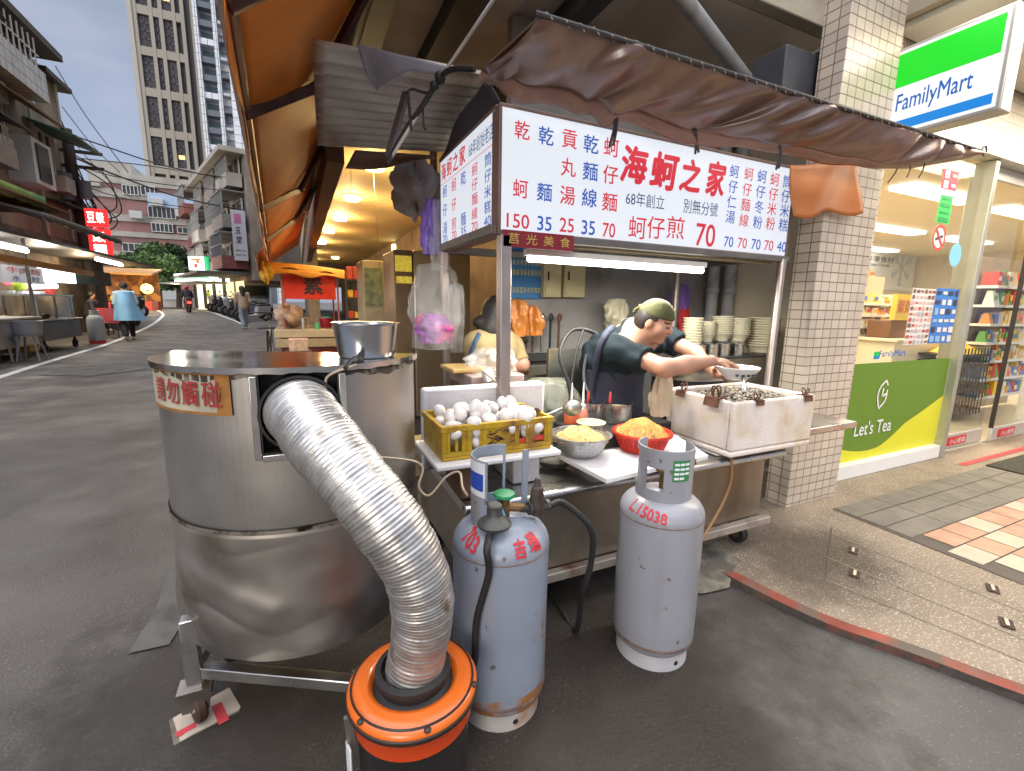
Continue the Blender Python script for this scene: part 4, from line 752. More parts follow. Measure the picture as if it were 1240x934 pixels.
for k,(pts,dd,r,lb) in enumerate((([(-20,140),(0,153),(90,191),(145,214),(222,240),(330,262)],(12,14,17,20,24,26),.026,'thickest overhead cable sagging from the left edge toward the right apartment block'),([(-10,126),(0,130),(77,160),(129,178),(193,199),(258,214),(315,226)],(12,13,16,19,22,25,26),.02,'overhead cable crossing the street just above the thickest one'),([(67,80),(103,139),(155,209)],(21,21,20),.016,'steep cable running down from the roof corner of the left block'),([(75,129),(111,175),(145,209)],(21,21,20),.014,'second steep cable below the roof corner cable'),([(-5,8),(20,45),(49,90),(80,160)],(11,13,17,20),.018,'cable running down across the white tiled balcony'),([(98,192),(180,201),(258,213),(320,219)],(18,20,24,26),.014,'thin overhead cable across the street nearly level'),([(80,162),(125,212),(160,240)],(20,20,20),.012,'faint steep cable beside the left block'),([(-10,175),(60,205),(140,238),(230,252)],(12,16,20,25),.014,'low cable crossing just above the red signs'),([(90,200),(150,216),(240,228),(318,232)],(18,20,24,26),.014,'lower one of the nearly level cables by the right block'))):
    b=MB(); b.tube([W(*p,d=d_) for p,d_ in zip(pts,dd)],r*1.5,5,sm=6); tag(b.build('overhead_cable',M_cb),lb,'cable')
def tree(lb,c,rx,rz,h,seed,nleaf,m1,m2,sz=.16):
    r_=rc_(seed); t=thing('tree',lb,'tree',c); c=np.asarray(c,float); b=MB(); b.tube([c,c+(.1,0,h*.3),c+(-.05,.1,h*.55),c+(.1,0,h*.8)],[.22,.17,.12,.04],8,sm=3)
    cl=[]
    for k in range(22):
        a=r_.uniform(0,2*PI); q=r_.random()**.5; p=c+np.array([rx*q*math.cos(a)*.85,rx*q*math.sin(a)*.85,h-rz+rz*1.0*r_.uniform(-.75,.8)*math.sqrt(max(.05,1-q*q))]); cl.append((p,r_.uniform(.3,.5)*rx*.9)); 
        if k<9: b.tube([c+(0,0,h*.4+.03*k),(c+(0,0,h*.5)+p)/2+(0,0,.1),p],[.08,.05,.02],5,sm=3)
    b.build('trunk',mat('bark',(.08,.06,.045),.9,var=.2),t); b=MB()
    for k in range(nleaf):
        p,s_=cl[r_.randrange(len(cl))]; v=nrm([r_.gauss(0,1) for _ in range(3)])*s_*r_.random()**.35*np.array([1,1,.8]); q=p+v; u=nrm([r_.gauss(0,1) for _ in range(3)]); w_=nrm(np.cross(u,[r_.gauss(0,1) for _ in range(3)])); s2=sz*r_.uniform(.6,1.3)
        b.add([q-u*s2,q-w_*s2*.45,q+u*s2,q+w_*s2*.45],[(0,1,2,3)],0 if r_.random()<.62 else 1)
    b.build('crown',[m1,m2],t,smooth=0); return t
M_l1=mat('leaf mid green',(.045,.1,.03),.6,var=.3,vs=2); M_l2=mat('leaf light green',(.09,.16,.045),.6,var=.2,vs=2); M_l3=mat('leaf dark green',(.018,.045,.022),.6,var=.2)
tg=W(190,345,d=34); tree('broad bright green tree in front of the pinkish building',(tg[0],tg[1],.5),2.0,1.9,5.0,3,6500,M_l1,M_l2,.17)
tg=W(214,345,d=37); tree('darker green tree just right of the bright green one',(tg[0],tg[1],.5),1.5,2.0,5.3,5,4500,M_l3,M_l1,.18)
tg=W(105,245,d=48); tree('small tree on a roof far behind the red signs',(tg[0],tg[1],6.5),1.6,1.2,5,8,1500,M_l1,M_l3,.2)
# ------------------------------------------------ far buildings
def wb(px,py,Y): return W(px,py,y=Y)
Bp=thing('apartment_building','pinkish and white low apartment building behind the green tree','building',(-14,58,0)); Y=58
x0,x1=wb(112,250,Y)[0],wb(240,250,Y)[0]
def band(pya,pyb,m,name,dy=0,xa=None,xb=None):
    b=MB(); za,zb_=wb(175,pyb,Y)[2],wb(175,pya,Y)[2]; b.box(xa if xa is not None else x0,Y-dy,za,xb if xb is not None else x1,Y+8,zb_); b.build(name,m,Bp); return za,zb_
M_pk=mat('pink wall',(.3,.16,.15),.8,var=.15,vs=.6,col2=(.2,.12,.11),s2=.5); M_pw=mat('pale wall',(.4,.38,.34),.8,var=.12,vs=.6,col2=(.25,.22,.19),p2=(.5,.7),s2=.4)
band(225,350,M_pk,'wall'); 
for a_,c_ in ((213,226),(232.5,243),(262,270),(282,288),(306,311)): band(a_,c_,M_pw,'floor_band',.15+.01*a_/100)
zb0=wb(175,235,Y); b=MB(); b.box(wb(180,240,Y)[0],Y-.5,wb(200,252,Y)[2],x1,Y-.3,wb(200,236,Y)[2]); b.build('blue_sheet',mat('pale blue sheet',(.35,.45,.6),.6,var=.1),Bp)
for (pa,pb,ya_,yb_,nb) in ((150,168,226,236,4),(172,188,227,237,3),(181,213,253,264,6),(216,222,254,262,1),(185,210,272,281,5),(150,178,296,305,4),(216,228,276,283,2),(185,205,300,307,3)):
    a_,c_=wb(pa,yb_,Y),wb(pb,ya_,Y); win(Bp,a_[0],Y-.28,a_[2],c_[0],Y-.28,c_[2],nb=nb)
for px,py in ((193,247),(222,260),(231,262),(168,262)): a_=wb(px,py,Y); b=MB(); b.box(a_[0]-.5,Y-1,a_[2]-.35,a_[0]+.5,Y-.55,a_[2]+.35); b.build('air_conditioner',mat('ac white',(.45,.46,.45)),Bp,bev=.03)
b=MB(); z_=wb(150,214,Y)[2]; b.box(x0,Y,z_,wb(160,214,Y)[0],Y+6,z_+1.2); b.box(wb(100,214,Y)[0],Y-.6,z_-1.2,wb(122,214,Y)[0],Y+5,z_-.9); b.build('roof_hut',M_pw,Bp)
# ground level clutter at the bend
bl=W(180,350,d=40); gw=thing('boundary_wall','low pale wall with notice boards under the green tree','wall',(bl[0],bl[1],.5)); b=MB(); b.obox((bl[0]+1.0,bl[1],1.2),(5.5,.2,1.6),(.9,-.4,0),(.4,.9,0)); b.build('wall',M_pw,gw); b=MB(); b.obox((bl[0]+1.6,bl[1]-.5,1.6),(1.2,.04,.8),(.9,-.4,0),(.4,.9,0)); b.build('notice_board',mat('notice grey',(.4,.42,.42),.5),gw)
# lit yellow stall behind caped person
ls=W(160,358,d=27); lt=thing('market_stall','brightly lit stall with yellow lamp and pink goods at the bend of the street','stall',(ls[0],ls[1],.4)); b=MB(); b.box(ls[0]-1.8,ls[1],.3,ls[0]+.9,ls[1]+1.6,1.1); b.build('counter',PC[0],lt); b=MB(); b.box(ls[0]-1.8,ls[1]+1.62,.3,ls[0]+1.0,ls[1]+1.7,2.9); b.build('back_panel',mat('stall back brown',(.25,.12,.05),.8,var=.4,vs=3,col2=(.6,.3,.08),p2=(.5,.6),s2=2),lt); b=MB(); b.prism([(ls[0]-2,ls[1]-.6,2.6),(ls[0]-2,ls[1]+1.8,3.0),(ls[0]-2,ls[1]+1.8,3.1),(ls[0]-2,ls[1]-.6,2.7)],(3.2,0,0)); b.build('roof',mat('orange brown beam',(.35,.17,.04)),lt)
for k in range(5): b=MB(); b.box(ls[0]-1.5+.45*k,ls[1]-.1,1.102,ls[0]-1.2+.45*k,ls[1]+.25,1.4); tag(b.build('goods_box',[PC[0],PC[1],PC[2]][k%3]),'small box of goods on the brightly lit stall','goods','goods on the lit stall')
yl=W(178,350,d=26); b=MB(); b.ell(yl,(.3,.3,.28)); tag(b.build('round_lamp',emis('yellow lamp',(1,.62,.1),4)),'round yellow glowing lamp at the lit stall','lamp'); lamp(yl+(-.7,-.5,.3),120,(1,.65,.25),.3)
# corner shop with the numeral seven sign
D7=33; q0=W(215,345,d=D7); q1=W(262,345,d=D7-4); cs7=thing('corner_shop','lit corner shop with striped fascia at the far right bend','shop',(q0[0],q0[1],.5))
u7=nrm(np.array([q1[0]-q0[0],q1[1]-q0[1],0])); n7=np.array([u7[1],-u7[0],0]); L7=np.linalg.norm(q1[:2]-q0[:2]); m7=(q0+q1)/2; o7=np.array([0,0,1.])
za,zb_=W(235,341,d=D7-2)[2],W(235,331,d=D7-2)[2]
b=MB(); b.obox((m7[0],m7[1],(za+zb_)/2),(L7*.92,.5,zb_-za),u7,n7); b.build('fascia',emis('fascia white',(.95,.97,1),1.3),cs7); b=MB()
for k,c_ in enumerate((0,1)): pass
b.obox(np.array([m7[0],m7[1],za+(zb_-za)*.68])-n7*-.26,(L7*.9,.02,(zb_-za)*.14),u7,n7); b.build('orange_stripe',emis('stripe orange',(1,.35,.02),.8),cs7); b=MB(); b.obox(np.array([m7[0],m7[1],za+(zb_-za)*.32])+n7*.26,(L7*.9,.02,(zb_-za)*.14),u7,n7); b.build('green_stripe',emis('stripe green',(.02,.5,.12),.8),cs7)
b=MB(); b.obox(np.array([m7[0],m7[1],(za+.5)/2+.25])-n7*1.2,(L7,.1,za),u7,n7); b.build('shop_front',emis('shop front glow',(1,.85,.55),.9),cs7); b=MB()
for k in range(5): b.obox(np.array([q0[0],q0[1],(za+.5)/2+.2])+u7*(L7*k/4)-n7*1.1,(.35,.1,za-.3),u7,n7)
b.build('pillar',M_drk,cs7); b=MB(); b.obox(np.array([m7[0],m7[1],za-.12])+n7*.3,(L7*1.05,1.8,.1),u7,n7); b.build('canopy',mat('grey canopy',(.3,.3,.3),.6),cs7)
s7=thing('shop_sign','small square lit sign with a numeral seven above the corner shop','sign',W(239,327,d=D7-3)); c7=W(239,319,d=D7-3); w7=abs((W(246,319,d=D7-3)-W(232,319,d=D7-3))@u7)
hh=W(239,311,d=D7-3)[2]-W(239,327,d=D7-3)[2]; b=MB(); b.obox(c7,(1.0,.25,hh),vrr:=nrm(np.array([cr[0],cr[1],0])),np.array([-vrr[1],vrr[0],0])); b.build('lightbox',emis('fascia white',(.95,.97,1),1.3),s7)
n_=np.array([vrr[1],-vrr[0],0]); b=MB(); b.obox(c7+n_*.135+(0,0,hh*.27),(.62,.02,hh*.16),vrr,n_); b.obox(c7+n_*.137+(0,0,hh*.12)+vrr*.12,(.2,.02,hh*.3),nrm(vrr+np.array([0,0,.55])),n_); b.build('orange_stroke',emis('seven orange',(1,.15,.03),.8),s7); b=MB(); b.obox(c7+n_*.139-(0,0,hh*.2)-vrr*.03,(.2,.02,hh*.3),vrr,n_); b.build('red_stroke',emis('seven red',(.8,.02,.03),.8),s7); b=MB(); b.obox(c7+vrr*.62,(.2,.2,hh),vrr,n_); b.build('green_edge',emis('seven green',(.02,.45,.15),.6),s7)
lamp(m7+n7*1.5+(0,0,1.6),150,(1,.9,.7),.3)
# right apartment block C with caged balconies
pA,pB=np.array([-6.9,45.,0]),np.array([-2.3,30.0,0]); uc=nrm(pB-pA); nc=np.array([uc[1],-uc[0],0]); nc=nc if nc@np.array([-1,-1,0])>0 else -nc; Lc=np.linalg.norm(pB-pA)
Cb=thing('apartment_building','grey apartment block with caged balconies above the right row of scooters','building',((pA+pB)/2)); 
def cp_(u,o,z): return pA+uc*u+nc*o+np.array([0,0,z])
ztA,ztB=W(240,238,y=48)[2],W(312,206,y=30)[2]; zt_=max(8.5,(ztA+ztB)/2)
b=MB(); b.obox(cp_(Lc/2,-4.1,zt_/2+1.2),(Lc,8,zt_-2.4+.0),uc,nc); b.build('wall',M_old,Cb)
r_=rc_(12); ft_=[3.0,5.2,7.4]
M_cage=mat('cage metal',(.22,.22,.22),.5,.4,var=.15); M_pk2=mat('red brown panel',(.22,.08,.07),.8,var=.2); M_pl=mat('render grey',(.25,.22,.2))
for f_ in ft_:
    for k in range(4):
        u0=Lc*k/4+.4; u1=u0+Lc/4-.9; o_=r_.uniform(.7,1.3)
        b=MB(); b.obox(cp_((u0+u1)/2,o_/2,f_+.35),(u1-u0,o_,.7),uc,nc); b.build('balcony',[M_pl,M_pk2,M_pw][r_.randrange(3)],Cb)
        b=MB(); n_=14
        for i in range(n_+1): p=cp_(u0+(u1-u0)*i/n_,o_-.05,f_+.7); b.bar(p,p+(0,0,1.2),.045)
        b.obox(cp_((u0+u1)/2,o_-.05,f_+1.3),(u1-u0,.05,.05),uc,nc); b.obox(cp_((u0+u1)/2,o_/2,f_+1.95),(u1-u0,o_,.08),uc,nc); b.build('balcony_grille',M_cage,Cb)
        a_,c_=cp_(u0+.3,.0,f_+.75),cp_(u1-.3,.0,f_+1.7); win(Cb,a_[0],a_[1],a_[2],c_[0],c_[1],c_[2],o=(nc[0],nc[1]))
b=MB(); b.obox(cp_(Lc/2,.3,zt_+.1),(Lc,1.6,.25),uc,nc); b.build('roof_edge',M_pw,Cb)
b=MB(); b.obox(cp_(Lc*.55,1.2,2.75),(Lc*.85,2.6,.12),uc,nc); b.build('street_awning',mat('grey awning',(.1,.1,.095)),Cb)
b=MB()
for k in range(5): b.obox(cp_(Lc*(.1+.18*k),.06,1.5),(Lc*.13,.05,1.8),uc,nc)
b.build('shop_glow',emis('shop glow warm',(1,.75,.35),.7),Cb)
lamp(cp_(Lc*.35,2.5,2.3),120,(1,.85,.6),.3)
# vertical white sign on it
Yv=30.0; tl_,br_=W(281,254,y=Yv),W(299,316,y=Yv-.0); vs_=thing('vertical_sign','tall white vertical sign with black brush characters on the right apartment block','sign',(br_[0],Yv,br_[2])); cx_=(W(290,285,y=Yv))[0]; ww=abs(W(298,285,y=Yv)[0]-W(281,285,y=Yv)[0])
b=MB(); b.box(cx_-ww/2,Yv,br_[2],cx_+ww/2,Yv+.25,tl_[2]); b.build('board',mat('sign white board',(.5,.5,.55),.5,var=.05),vs_); hz_=tl_[2]-br_[2]
b=MB(); b.box(cx_-ww*.3,Yv-.012,br_[2]+hz_*.74,cx_+ww*.2,Yv-.004,br_[2]+hz_*.93); b.build('pink_seal',mat('seal pink',(.45,.15,.3),.6),vs_)
b=MB(); text(b,'玉',(cx_-ww*.1,Yv-.008,br_[2]+hz_*.6),(1,0,0),(0,0,1),w=ww*.45,h=hz_*.13,bold=.02,shear=.15); text(b,'堂',(cx_-ww*.05,Yv-.008,br_[2]+hz_*.42),(1,0,0),(0,0,1),w=ww*.45,h=hz_*.14,bold=.02,shear=.15); text(b,'傳統小吃',(cx_,Yv-.008,br_[2]+hz_*.2),(1,0,0),(0,0,1),w=ww*.75,h=hz_*.035); text(b,'歡迎光臨',(cx_,Yv-.008,br_[2]+hz_*.11),(1,0,0),(0,0,1),w=ww*.75,h=hz_*.035); b.build('lettering',mat('ink black',(.03,.03,.04),.6),vs_,smooth=0)
vn=thing('van','silver van parked by the right roadside behind the walker','van',G(283,384)+(.6,6,0)); gv=G(283,384)+(.6,6.5,0)
b=MB(); b.prism([(gv[0]-.8,gv[1]-2,gv[2]+.3),(gv[0]-.8,gv[1]-2,gv[2]+1.0),(gv[0]-.8,gv[1]-1.3,gv[2]+1.1),(gv[0]-.8,gv[1]-.7,gv[2]+1.75),(gv[0]-.8,gv[1]+2,gv[2]+1.75),(gv[0]-.8,gv[1]+2,gv[2]+.3)],(1.6,0,0)); b.build('body',mat('van silver',(.3,.31,.32),.3,.3,var=.05),vn,bev=.08)
b=MB(); b.add([(gv[0]-.7,gv[1]-1.34,gv[2]+1.14),(gv[0]+.7,gv[1]-1.34,gv[2]+1.14),(gv[0]+.62,gv[1]-.78,gv[2]+1.7),(gv[0]-.62,gv[1]-.78,gv[2]+1.7)],[(0,1,2,3)]); b.build('windscreen',M_pane,vn,smooth=0)
for x_ in (-.72,.72):
    for y_ in (-1.3,1.3): b=MB(); b.cyl((gv[0]+x_-.1,gv[1]+y_,gv[2]+.3),(gv[0]+x_+.1,gv[1]+y_,gv[2]+.3),.3,16); b.build('wheel',mat('tyre black',(.02,.02,.02)),vn)
    b=MB(); b.ell((gv[0]+x_*.8,gv[1]-2.0,gv[2]+.8),(.14,.05,.1),10,6); b.build('headlight',mat('lamp glass',(.5,.5,.5)),vn)
# towers
Y=140; tw=thing('tower_block','tall beige tower block with dark window strips, a few of them lit','tower',(-23,Y,0)); x0,x1=wb(178,219,Y)[0],wb(252,219,Y)[0]; H_=95
M_bg=mat('beige tower cladding',(.36,.33,.27),.7,var=.06,vs=.3); b=MB(); b.box(x0,Y+1,0,x1,Y+16,H_); b.build('core',mat('dark tower core',(.045,.04,.04),.4,var=.2),tw)
fr=[(.0,.13),(.31,.37),(.46,.52),(.67,.72),(.80,.86),(.96,1.0)]; wx=x1-x0
for a_,c_ in fr: b=MB(); b.box(x0+wx*a_,Y,0,x0+wx*c_,Y+1.2,H_); b.build('pier',M_bg,tw)
zr=[wb(190,235,Y)[2]]; zb2=[]; 
for py in (204,159,111,62,13,-38,-92): zb2.append(wb(180,py,Y)[2])
for z_ in zb2: b=MB(); b.box(x0+wx*.13,Y+.1,z_-.9,x0+wx*.80,Y+1.1,z_+.9); b.build('floor_band',M_bg,tw)
b=MB(); b.box(x0-.02,Y-.3,0,x0+.8,Y+10,H_); b.build('corner_pier',mat('pale corner',(.45,.42,.36),.7,var=.05),tw)
cols=[(.13,.31),(.37,.46),(.52,.67)]; M_tp=mat('tower glass',(.055,.05,.055),.2,var=.5,vs=.25); M_sp=mat('tower spandrel',(.06,.052,.055),.5,var=.2,vs=.4)
lit={(2,4):[1,2],(2,0):[1],(1,4):[3],(2,5):[0]}
zl=[0]+zb2
for ci,(a_,c_) in enumerate(cols):
    for ri in range(len(zb2)-1):
        za,zb_=zb2[ri]+.9,zb2[ri+1]-.9; n_=4; b=MB(); b.box(x0+wx*a_,Y+.7,za,x0+wx*c_,Y+.98,zb_); wn=b.build('window_strip',M_tp,tw); b=MB()
        for k in range(n_): z_=za+(zb_-za)*(k+.0)/n_; b.box(x0+wx*a_,Y+.6,z_,x0+wx*c_,Y+.69,z_+(zb_-za)/n_*.28)
        b.box(x0+wx*(a_+c_)/2-.12,Y+.6,za,x0+wx*(a_+c_)/2+.12,Y+.685,zb_); b.build('spandrel',M_sp,wn)
        for k in lit.get((ci,ri),[]): b=MB(); z_=za+(zb_-za)*(k+.32)/n_; b.box(x0+wx*a_+.3,Y+.55,z_,x0+wx*(a_+c_)/2+.6*(k%2),Y+.59,z_+(zb_-za)/n_*.55); b.build('lit_window',emis('lit window',(1,.55,.18),1.2),wn)
Y=118; wt=thing('tower_block','white tiled tower block with grey balconies right of the beige tower','tower',(-12,Y,0)); x0,x1=wb(252,219,Y)[0],wb(330,219,Y)[0]; M_wtl=tilemat('white facade tile',(.74,.76,.8),(.25,.26,.28),1.6,1.6,'xz',.4,.04,.03)
wx=x1-x0; b=MB(); b.box(x0,Y+2,0,x1,Y+14,90); b.build('core',mat('grey tower wall',(.3,.32,.34),.7,var=.1,vs=.4),wt)
for a_,c_,y_ in ((-.0,.06,0.),(.26,.32,.6),(.46,.80,-.6),(.95,1.05,0)): b=MB(); b.box(x0+wx*a_,Y+y_,0,x0+wx*c_,Y+2.2,90); b.build('pier',M_wtl,wt)
for k in range(22):
    z_=12+3.3*k; b=MB(); b.box(x0+wx*.06,Y+.5,z_,x0+wx*.26,Y+1.98,z_+1.1); b.build('balcony',mat('grey balcony',(.13,.15,.17),.6,var=.1) if k%3 else M_wtl,wt); b=MB(); b.box(x0+wx*.34,Y+.4,z_+1,x0+wx*.44,Y+1.9,z_+1.5); b.box(x0+wx*.32,Y+1.7,z_-.5,x0+wx*.46,Y+1.98,z_+.9); b.build('ledge',mat('pale ledge',(.5,.52,.54),.7) if k%2 else mat('grey balcony',(.13,.15,.17)),wt)
    b=MB(); b.box(x0+wx*.80,Y+1.7,z_,x0+wx*.95,Y+1.98,z_+2.0); b.build('window',mat('green grey glass',(.05,.09,.085),.2),wt); b=MB(); b.box(x0+wx*.08,Y+1.9,z_+1.2,x0+wx*.24,Y+1.99,z_+2.7); b.build('window',mat('green grey glass',(.05,.09,.085)),wt)
# ------------------------------------------------ arcade corridor
def lampd(px,py,m,k,lb):
    p=W(px,py,z=2.9); t=thing('ceiling_lamp',lb,'ceiling lamp',p-(0,0,.08),0,'lamps on the arcade ceiling'); b=MB(); b.lathe([(0,-.07),(.11,-.07),(.12,-.05),(.12,-.02),(0,-.02)],p,20); b.build('lamp_disc',m,t); b=MB(); b.lathe([(.0,-.019),(.14,-.019),(.14,-.001),(0,-.001)],p,20); b.build('lamp_base',M_white,t); return p
ML1=emis('lamp yellow',(1,.8,.25),14); ML2=emis('lamp warm',(1,.6,.22),14); ML3=emis('lamp white',(1,.92,.75),14)
nm=['nearest','second','third','fourth','fifth','sixth','farthest']
for k,(px,py) in enumerate(((453,198),(426,237),(412,262),(398,278),(389,292),(379,305),(374,313))):
    p=lampd(px,py,(ML1,ML2,ML3,ML2,ML3,ML2,ML2)[k],k,nm[k]+' round ceiling lamp in the row along the arcade ceiling')
    lamp(p-(0,0,.2),20 if k<2 else 24,(1,.68,.3),.12,'arcade_lamp')
lampd(406,311,ML2,9,'single round ceiling lamp right of the row at the far arcade end')
p=W(424,340,y=14); b=MB(); b.box(2.32,12.5,1.5,2.395,12.7,2.8); tag(b.build('light_strip',emis('strip warm',(1,.8,.4),3)),'vertical glowing light strip on the arcade wall','light strip'); lamp((1.6,8,2.3),14,(1,.7,.35),.2,'arcade_lamp')
# orange canopy along the arcade edge
cn=thing('orange_canopy','large orange retractable canopy seen from below along the arcade edge','awning',(0,4,2.2))
A0,A1=np.array([-.02,.35,2.2]),np.array([-.38,8.0,1.93]); T0,T1=np.array([.46,.35,2.86]),np.array([.2,8.6,2.8])
A0=W(268,-40,y=1.7)
M_can=mat('orange canopy fabric',(.66,.19,.018),.65,var=.12,vs=2,col2=(.45,.12,.015),p2=(.5,.75),s2=1.2)
b=MB(); b.grid(60,10,lambda u,v:A0*(1-u)*(1-v)+A1*u*(1-v)+T0*(1-u)*v+T1*u*v+np.array([0,0,-.05*math.sin(PI*v)+.015*math.sin(22*u)*(1-v)])); b.build('fabric',M_can,cn,smooth=60,solid=.003)
b=MB(); b.grid(90,3,lambda u,v:A0*(1-u)+A1*u+np.array([-.012*math.sin(31*u)*v,0,-(.10+.018*math.sin(47*u)+.012*math.sin(91*u))*v-.02])); b.build('valance',M_can,cn,smooth=60,solid=.003)
b=MB(); b.tube([A0,A1],.03,10); b.build('front_bar',mat('brown bar',(.16,.075,.05),.5,.3,var=.15),cn); b=MB(); b.tube([T0,T1],.055,12); b.build('roller_tube',mat('green grey tube',(.06,.08,.06),.5,.3,var=.2),cn)
M_arm=mat('arm brown',(.1,.05,.04),.5,.4,var=.2)
for k,(s_,e_,m_) in enumerate(((.27,.15,.24),(.55,.46,.5),(.8,.72,.77),(.06,.02,.05))):
    a_=T0*(1-s_)+T1*s_; c_=A0*(1-e_)+A1*e_; md_=(a_+c_)/2+np.array([.05,(.55 if k%2 else .35),-.06]); b=MB(); b.bar(a_-(0,0,.06),md_,.03,.05); b.bar(md_,c_-(0,0,.03),.03,.05); b.ell(md_,(.04,.04,.03),8,5); b.build('folding_arm',M_arm,cn,bev=.004)
# second canopy farther
c2=thing('orange_canopy','smaller dark orange canopy farther along the arcade','awning',(-.2,11,2.2)); b=MB(); P0,P1,Q0,Q1=np.array([-.55,8.3,2.0]),np.array([-.9,14,2.05]),np.array([.2,8.7,2.78]),np.array([.1,14,2.8]); b.grid(20,6,lambda u,v:P0*(1-u)*(1-v)+P1*u*(1-v)+Q0*(1-u)*v+Q1*u*v); b.grid(40,2,lambda u,v:P0*(1-u)+P1*u+np.array([0,0,-.16*v-.03*abs(math.sin(40*u))*v])); b.build('fabric',M_can,c2,smooth=60,solid=.003); b=MB(); b.tube([P0,P1],.03,8); b.build('front_bar',M_arm,c2)
# red banner stall
rs_=thing('banner_stall','small food stall with red banner and orange cloth roof in the arcade','stall',(.2,10,0))
Y=10; bl_,br2=W(345,362,y=Y),W(407,362,y=Y); zt2=W(376,331,y=Y)[2]; zb3=bl_[2]
b=MB(); b.grid(16,4,lambda u,v:(bl_[0]+(br2[0]-bl_[0])*u,Y+.012*math.sin(9*u),zb3+(zt2-zb3)*v)); b.build('banner',mat('banner red',(.72,.035,.012),.6,var=.06),rs_,smooth=60)
b=MB(); text(b,'素',((bl_[0]+br2[0])/2+.05,Y-.03,(zb3+zt2)/2+.02),(1,0,0),(0,0,1),w=.34,h=.34,bold=.03); b.build('lettering',mat('ink black',(.03,.03,.04)),rs_,smooth=0)
def cloth3(u,v):
    x=-.6+1.55*u; return (x,Y-.25+1.9*v,zt2+.12-.1*u*u+.1*math.sin(PI*v)-(.07+.04*math.sin(15*u))*(v<.05))
b=MB(); b.grid(30,12,cloth3); b.grid(30,3,lambda u,v:(-.6+1.55*u,Y-.25-.03*v,zt2+.12-.1*u*u-(.06+.03*math.sin(15*u)+.05*math.sin(4*u))*v-.07*1)); b.build('cloth_roof',mat('mustard orange cloth',(.55,.24,.02),.7,var=.12,vs=3),rs_,smooth=60,solid=.004)
for x_ in (bl_[0]-.04,br2[0]+.04):
    for y_ in (Y+.02,Y+1.5): b=MB(); b.bar((x_,y_,0.03),(x_,y_,zt2+.02),.035); b.build('post',mat('red post',(.4,.12,.08),.5,.3),rs_)
b=MB(); zc=W(376,400,y=Y)[2]; b.box(-.45,Y-.35,zc-.12,.8,Y+1.5,zc+.03); b.build('counter',mat('cream counter',(.5,.42,.28),.5,var=.1),rs_,bev=.01); b=MB(); b.box(-.35,Y-.25,.035,.75,Y+1.4,zc-.13); b.build('counter_base',mat('maroon base',(.2,.03,.025),.6,var=.2),rs_); b=MB(); b.box(-.44,Y-.38,zc-.3,.78,Y-.36,zc-.14); b.build('counter_front',mat('khaki strip',(.4,.33,.2),.5),rs_)
zc+=.031
for nm2,lb,cat,px,dz,rr,hh,mm in (('white_bottle','white bottle on the counter of the red banner stall','bottle',372,0,.05,.2,PC[2]),('steel_cup','tall steel cup hanging at the red banner stall counter','cup',368,0,.06,.22,mat('case steel',(.5,.5,.48))),('teal_bowl','teal bowl on the counter of the red banner stall','bowl',398,.12,.09,.1,mat('teal plastic',(.02,.4,.42),.4)),('maroon_bin','maroon plastic bin on the counter of the red banner stall','bin',396,0,.13,.2,mat('maroon plastic',(.3,.01,.04),.4)),('green_box','small green carton at the red banner stall','carton',384,0,.05,.12,mat('mint carton',(.1,.5,.25),.5))):
    x_=W(px,398,y=Y+.1)[0]; y_=Y-.15 if 'cup' in nm2 or 'green' in nm2 else Y+.45; b=MB(); b.lathe([(0,0),(rr*.85,0),(rr,hh*.6),(rr,hh),(rr*.3,hh*1.05),(0,hh*1.05)],(x_,y_,zc+dz),16)
    if dz: b.lathe([(0,-dz+.001),(.06,-dz+.001),(.06,-.001),(0,-.001)],(x_,y_,zc+dz),12)
    tag(b.build(nm2,mm),lb,cat)
def lump(lb,c,r,m,seed,name='plastic_bag',cat='bag'):
    r_=rc_(seed); ph=[(r_.uniform(0,6),r_.randint(2,6),r_.uniform(.06,.16)) for _ in range(6)]; b=MB()
    def f(u,v): a=2*PI*u; t=PI*v; w_=1+sum(am*math.sin(k*a+p+3*t) for p,k,am in ph); return (c[0]+r[0]*w_*math.sin(t)*math.cos(a),c[1]+r[1]*w_*math.sin(t)*math.sin(a),c[2]-r[2]*w_*math.cos(t))
    b.grid(22,14,f); return tag(b.build(name,m,smooth=70),lb,cat)
lump('large pale plastic bag of greens on the red banner stall',W(352,383,y=Y+.2),(.26,.3,.2),mat('pale tan bag',(.55,.4,.3),.4,var=.3,vs=7,bump=.3,bs=20),3); lump('yellow mesh bag hanging left of the orange cloth roof',W(322,330,y=9.5),(.1,.1,.16),mat('yellow mesh',(.6,.35,.03),.6,var=.3,vs=12),5)
b=MB(); z_=W(350,425,y=8.6)[2]; x_=W(362,425,y=8.6)[0]; b.box(x_-.15,8.5,.45,x_+.15,8.75,.66); b.build; t=tag(b.build('food_carton',mat('pinkish carton',(.6,.42,.3),.7,var=.25,vs=15),bev=.01),'pink patterned carton on a stool before the red banner stall','carton'); b=MB(); b.box(x_-.2,8.4,.42,x_+.2,8.85,.449)
for dx in (-.17,.17):
    for dy in (8.45,8.8): b.bar((x_+dx,dy,0),(x_+dx,dy,.42),.03)
tag(b.build('stool',M_drk),'dark stool under the pink patterned carton','stool')
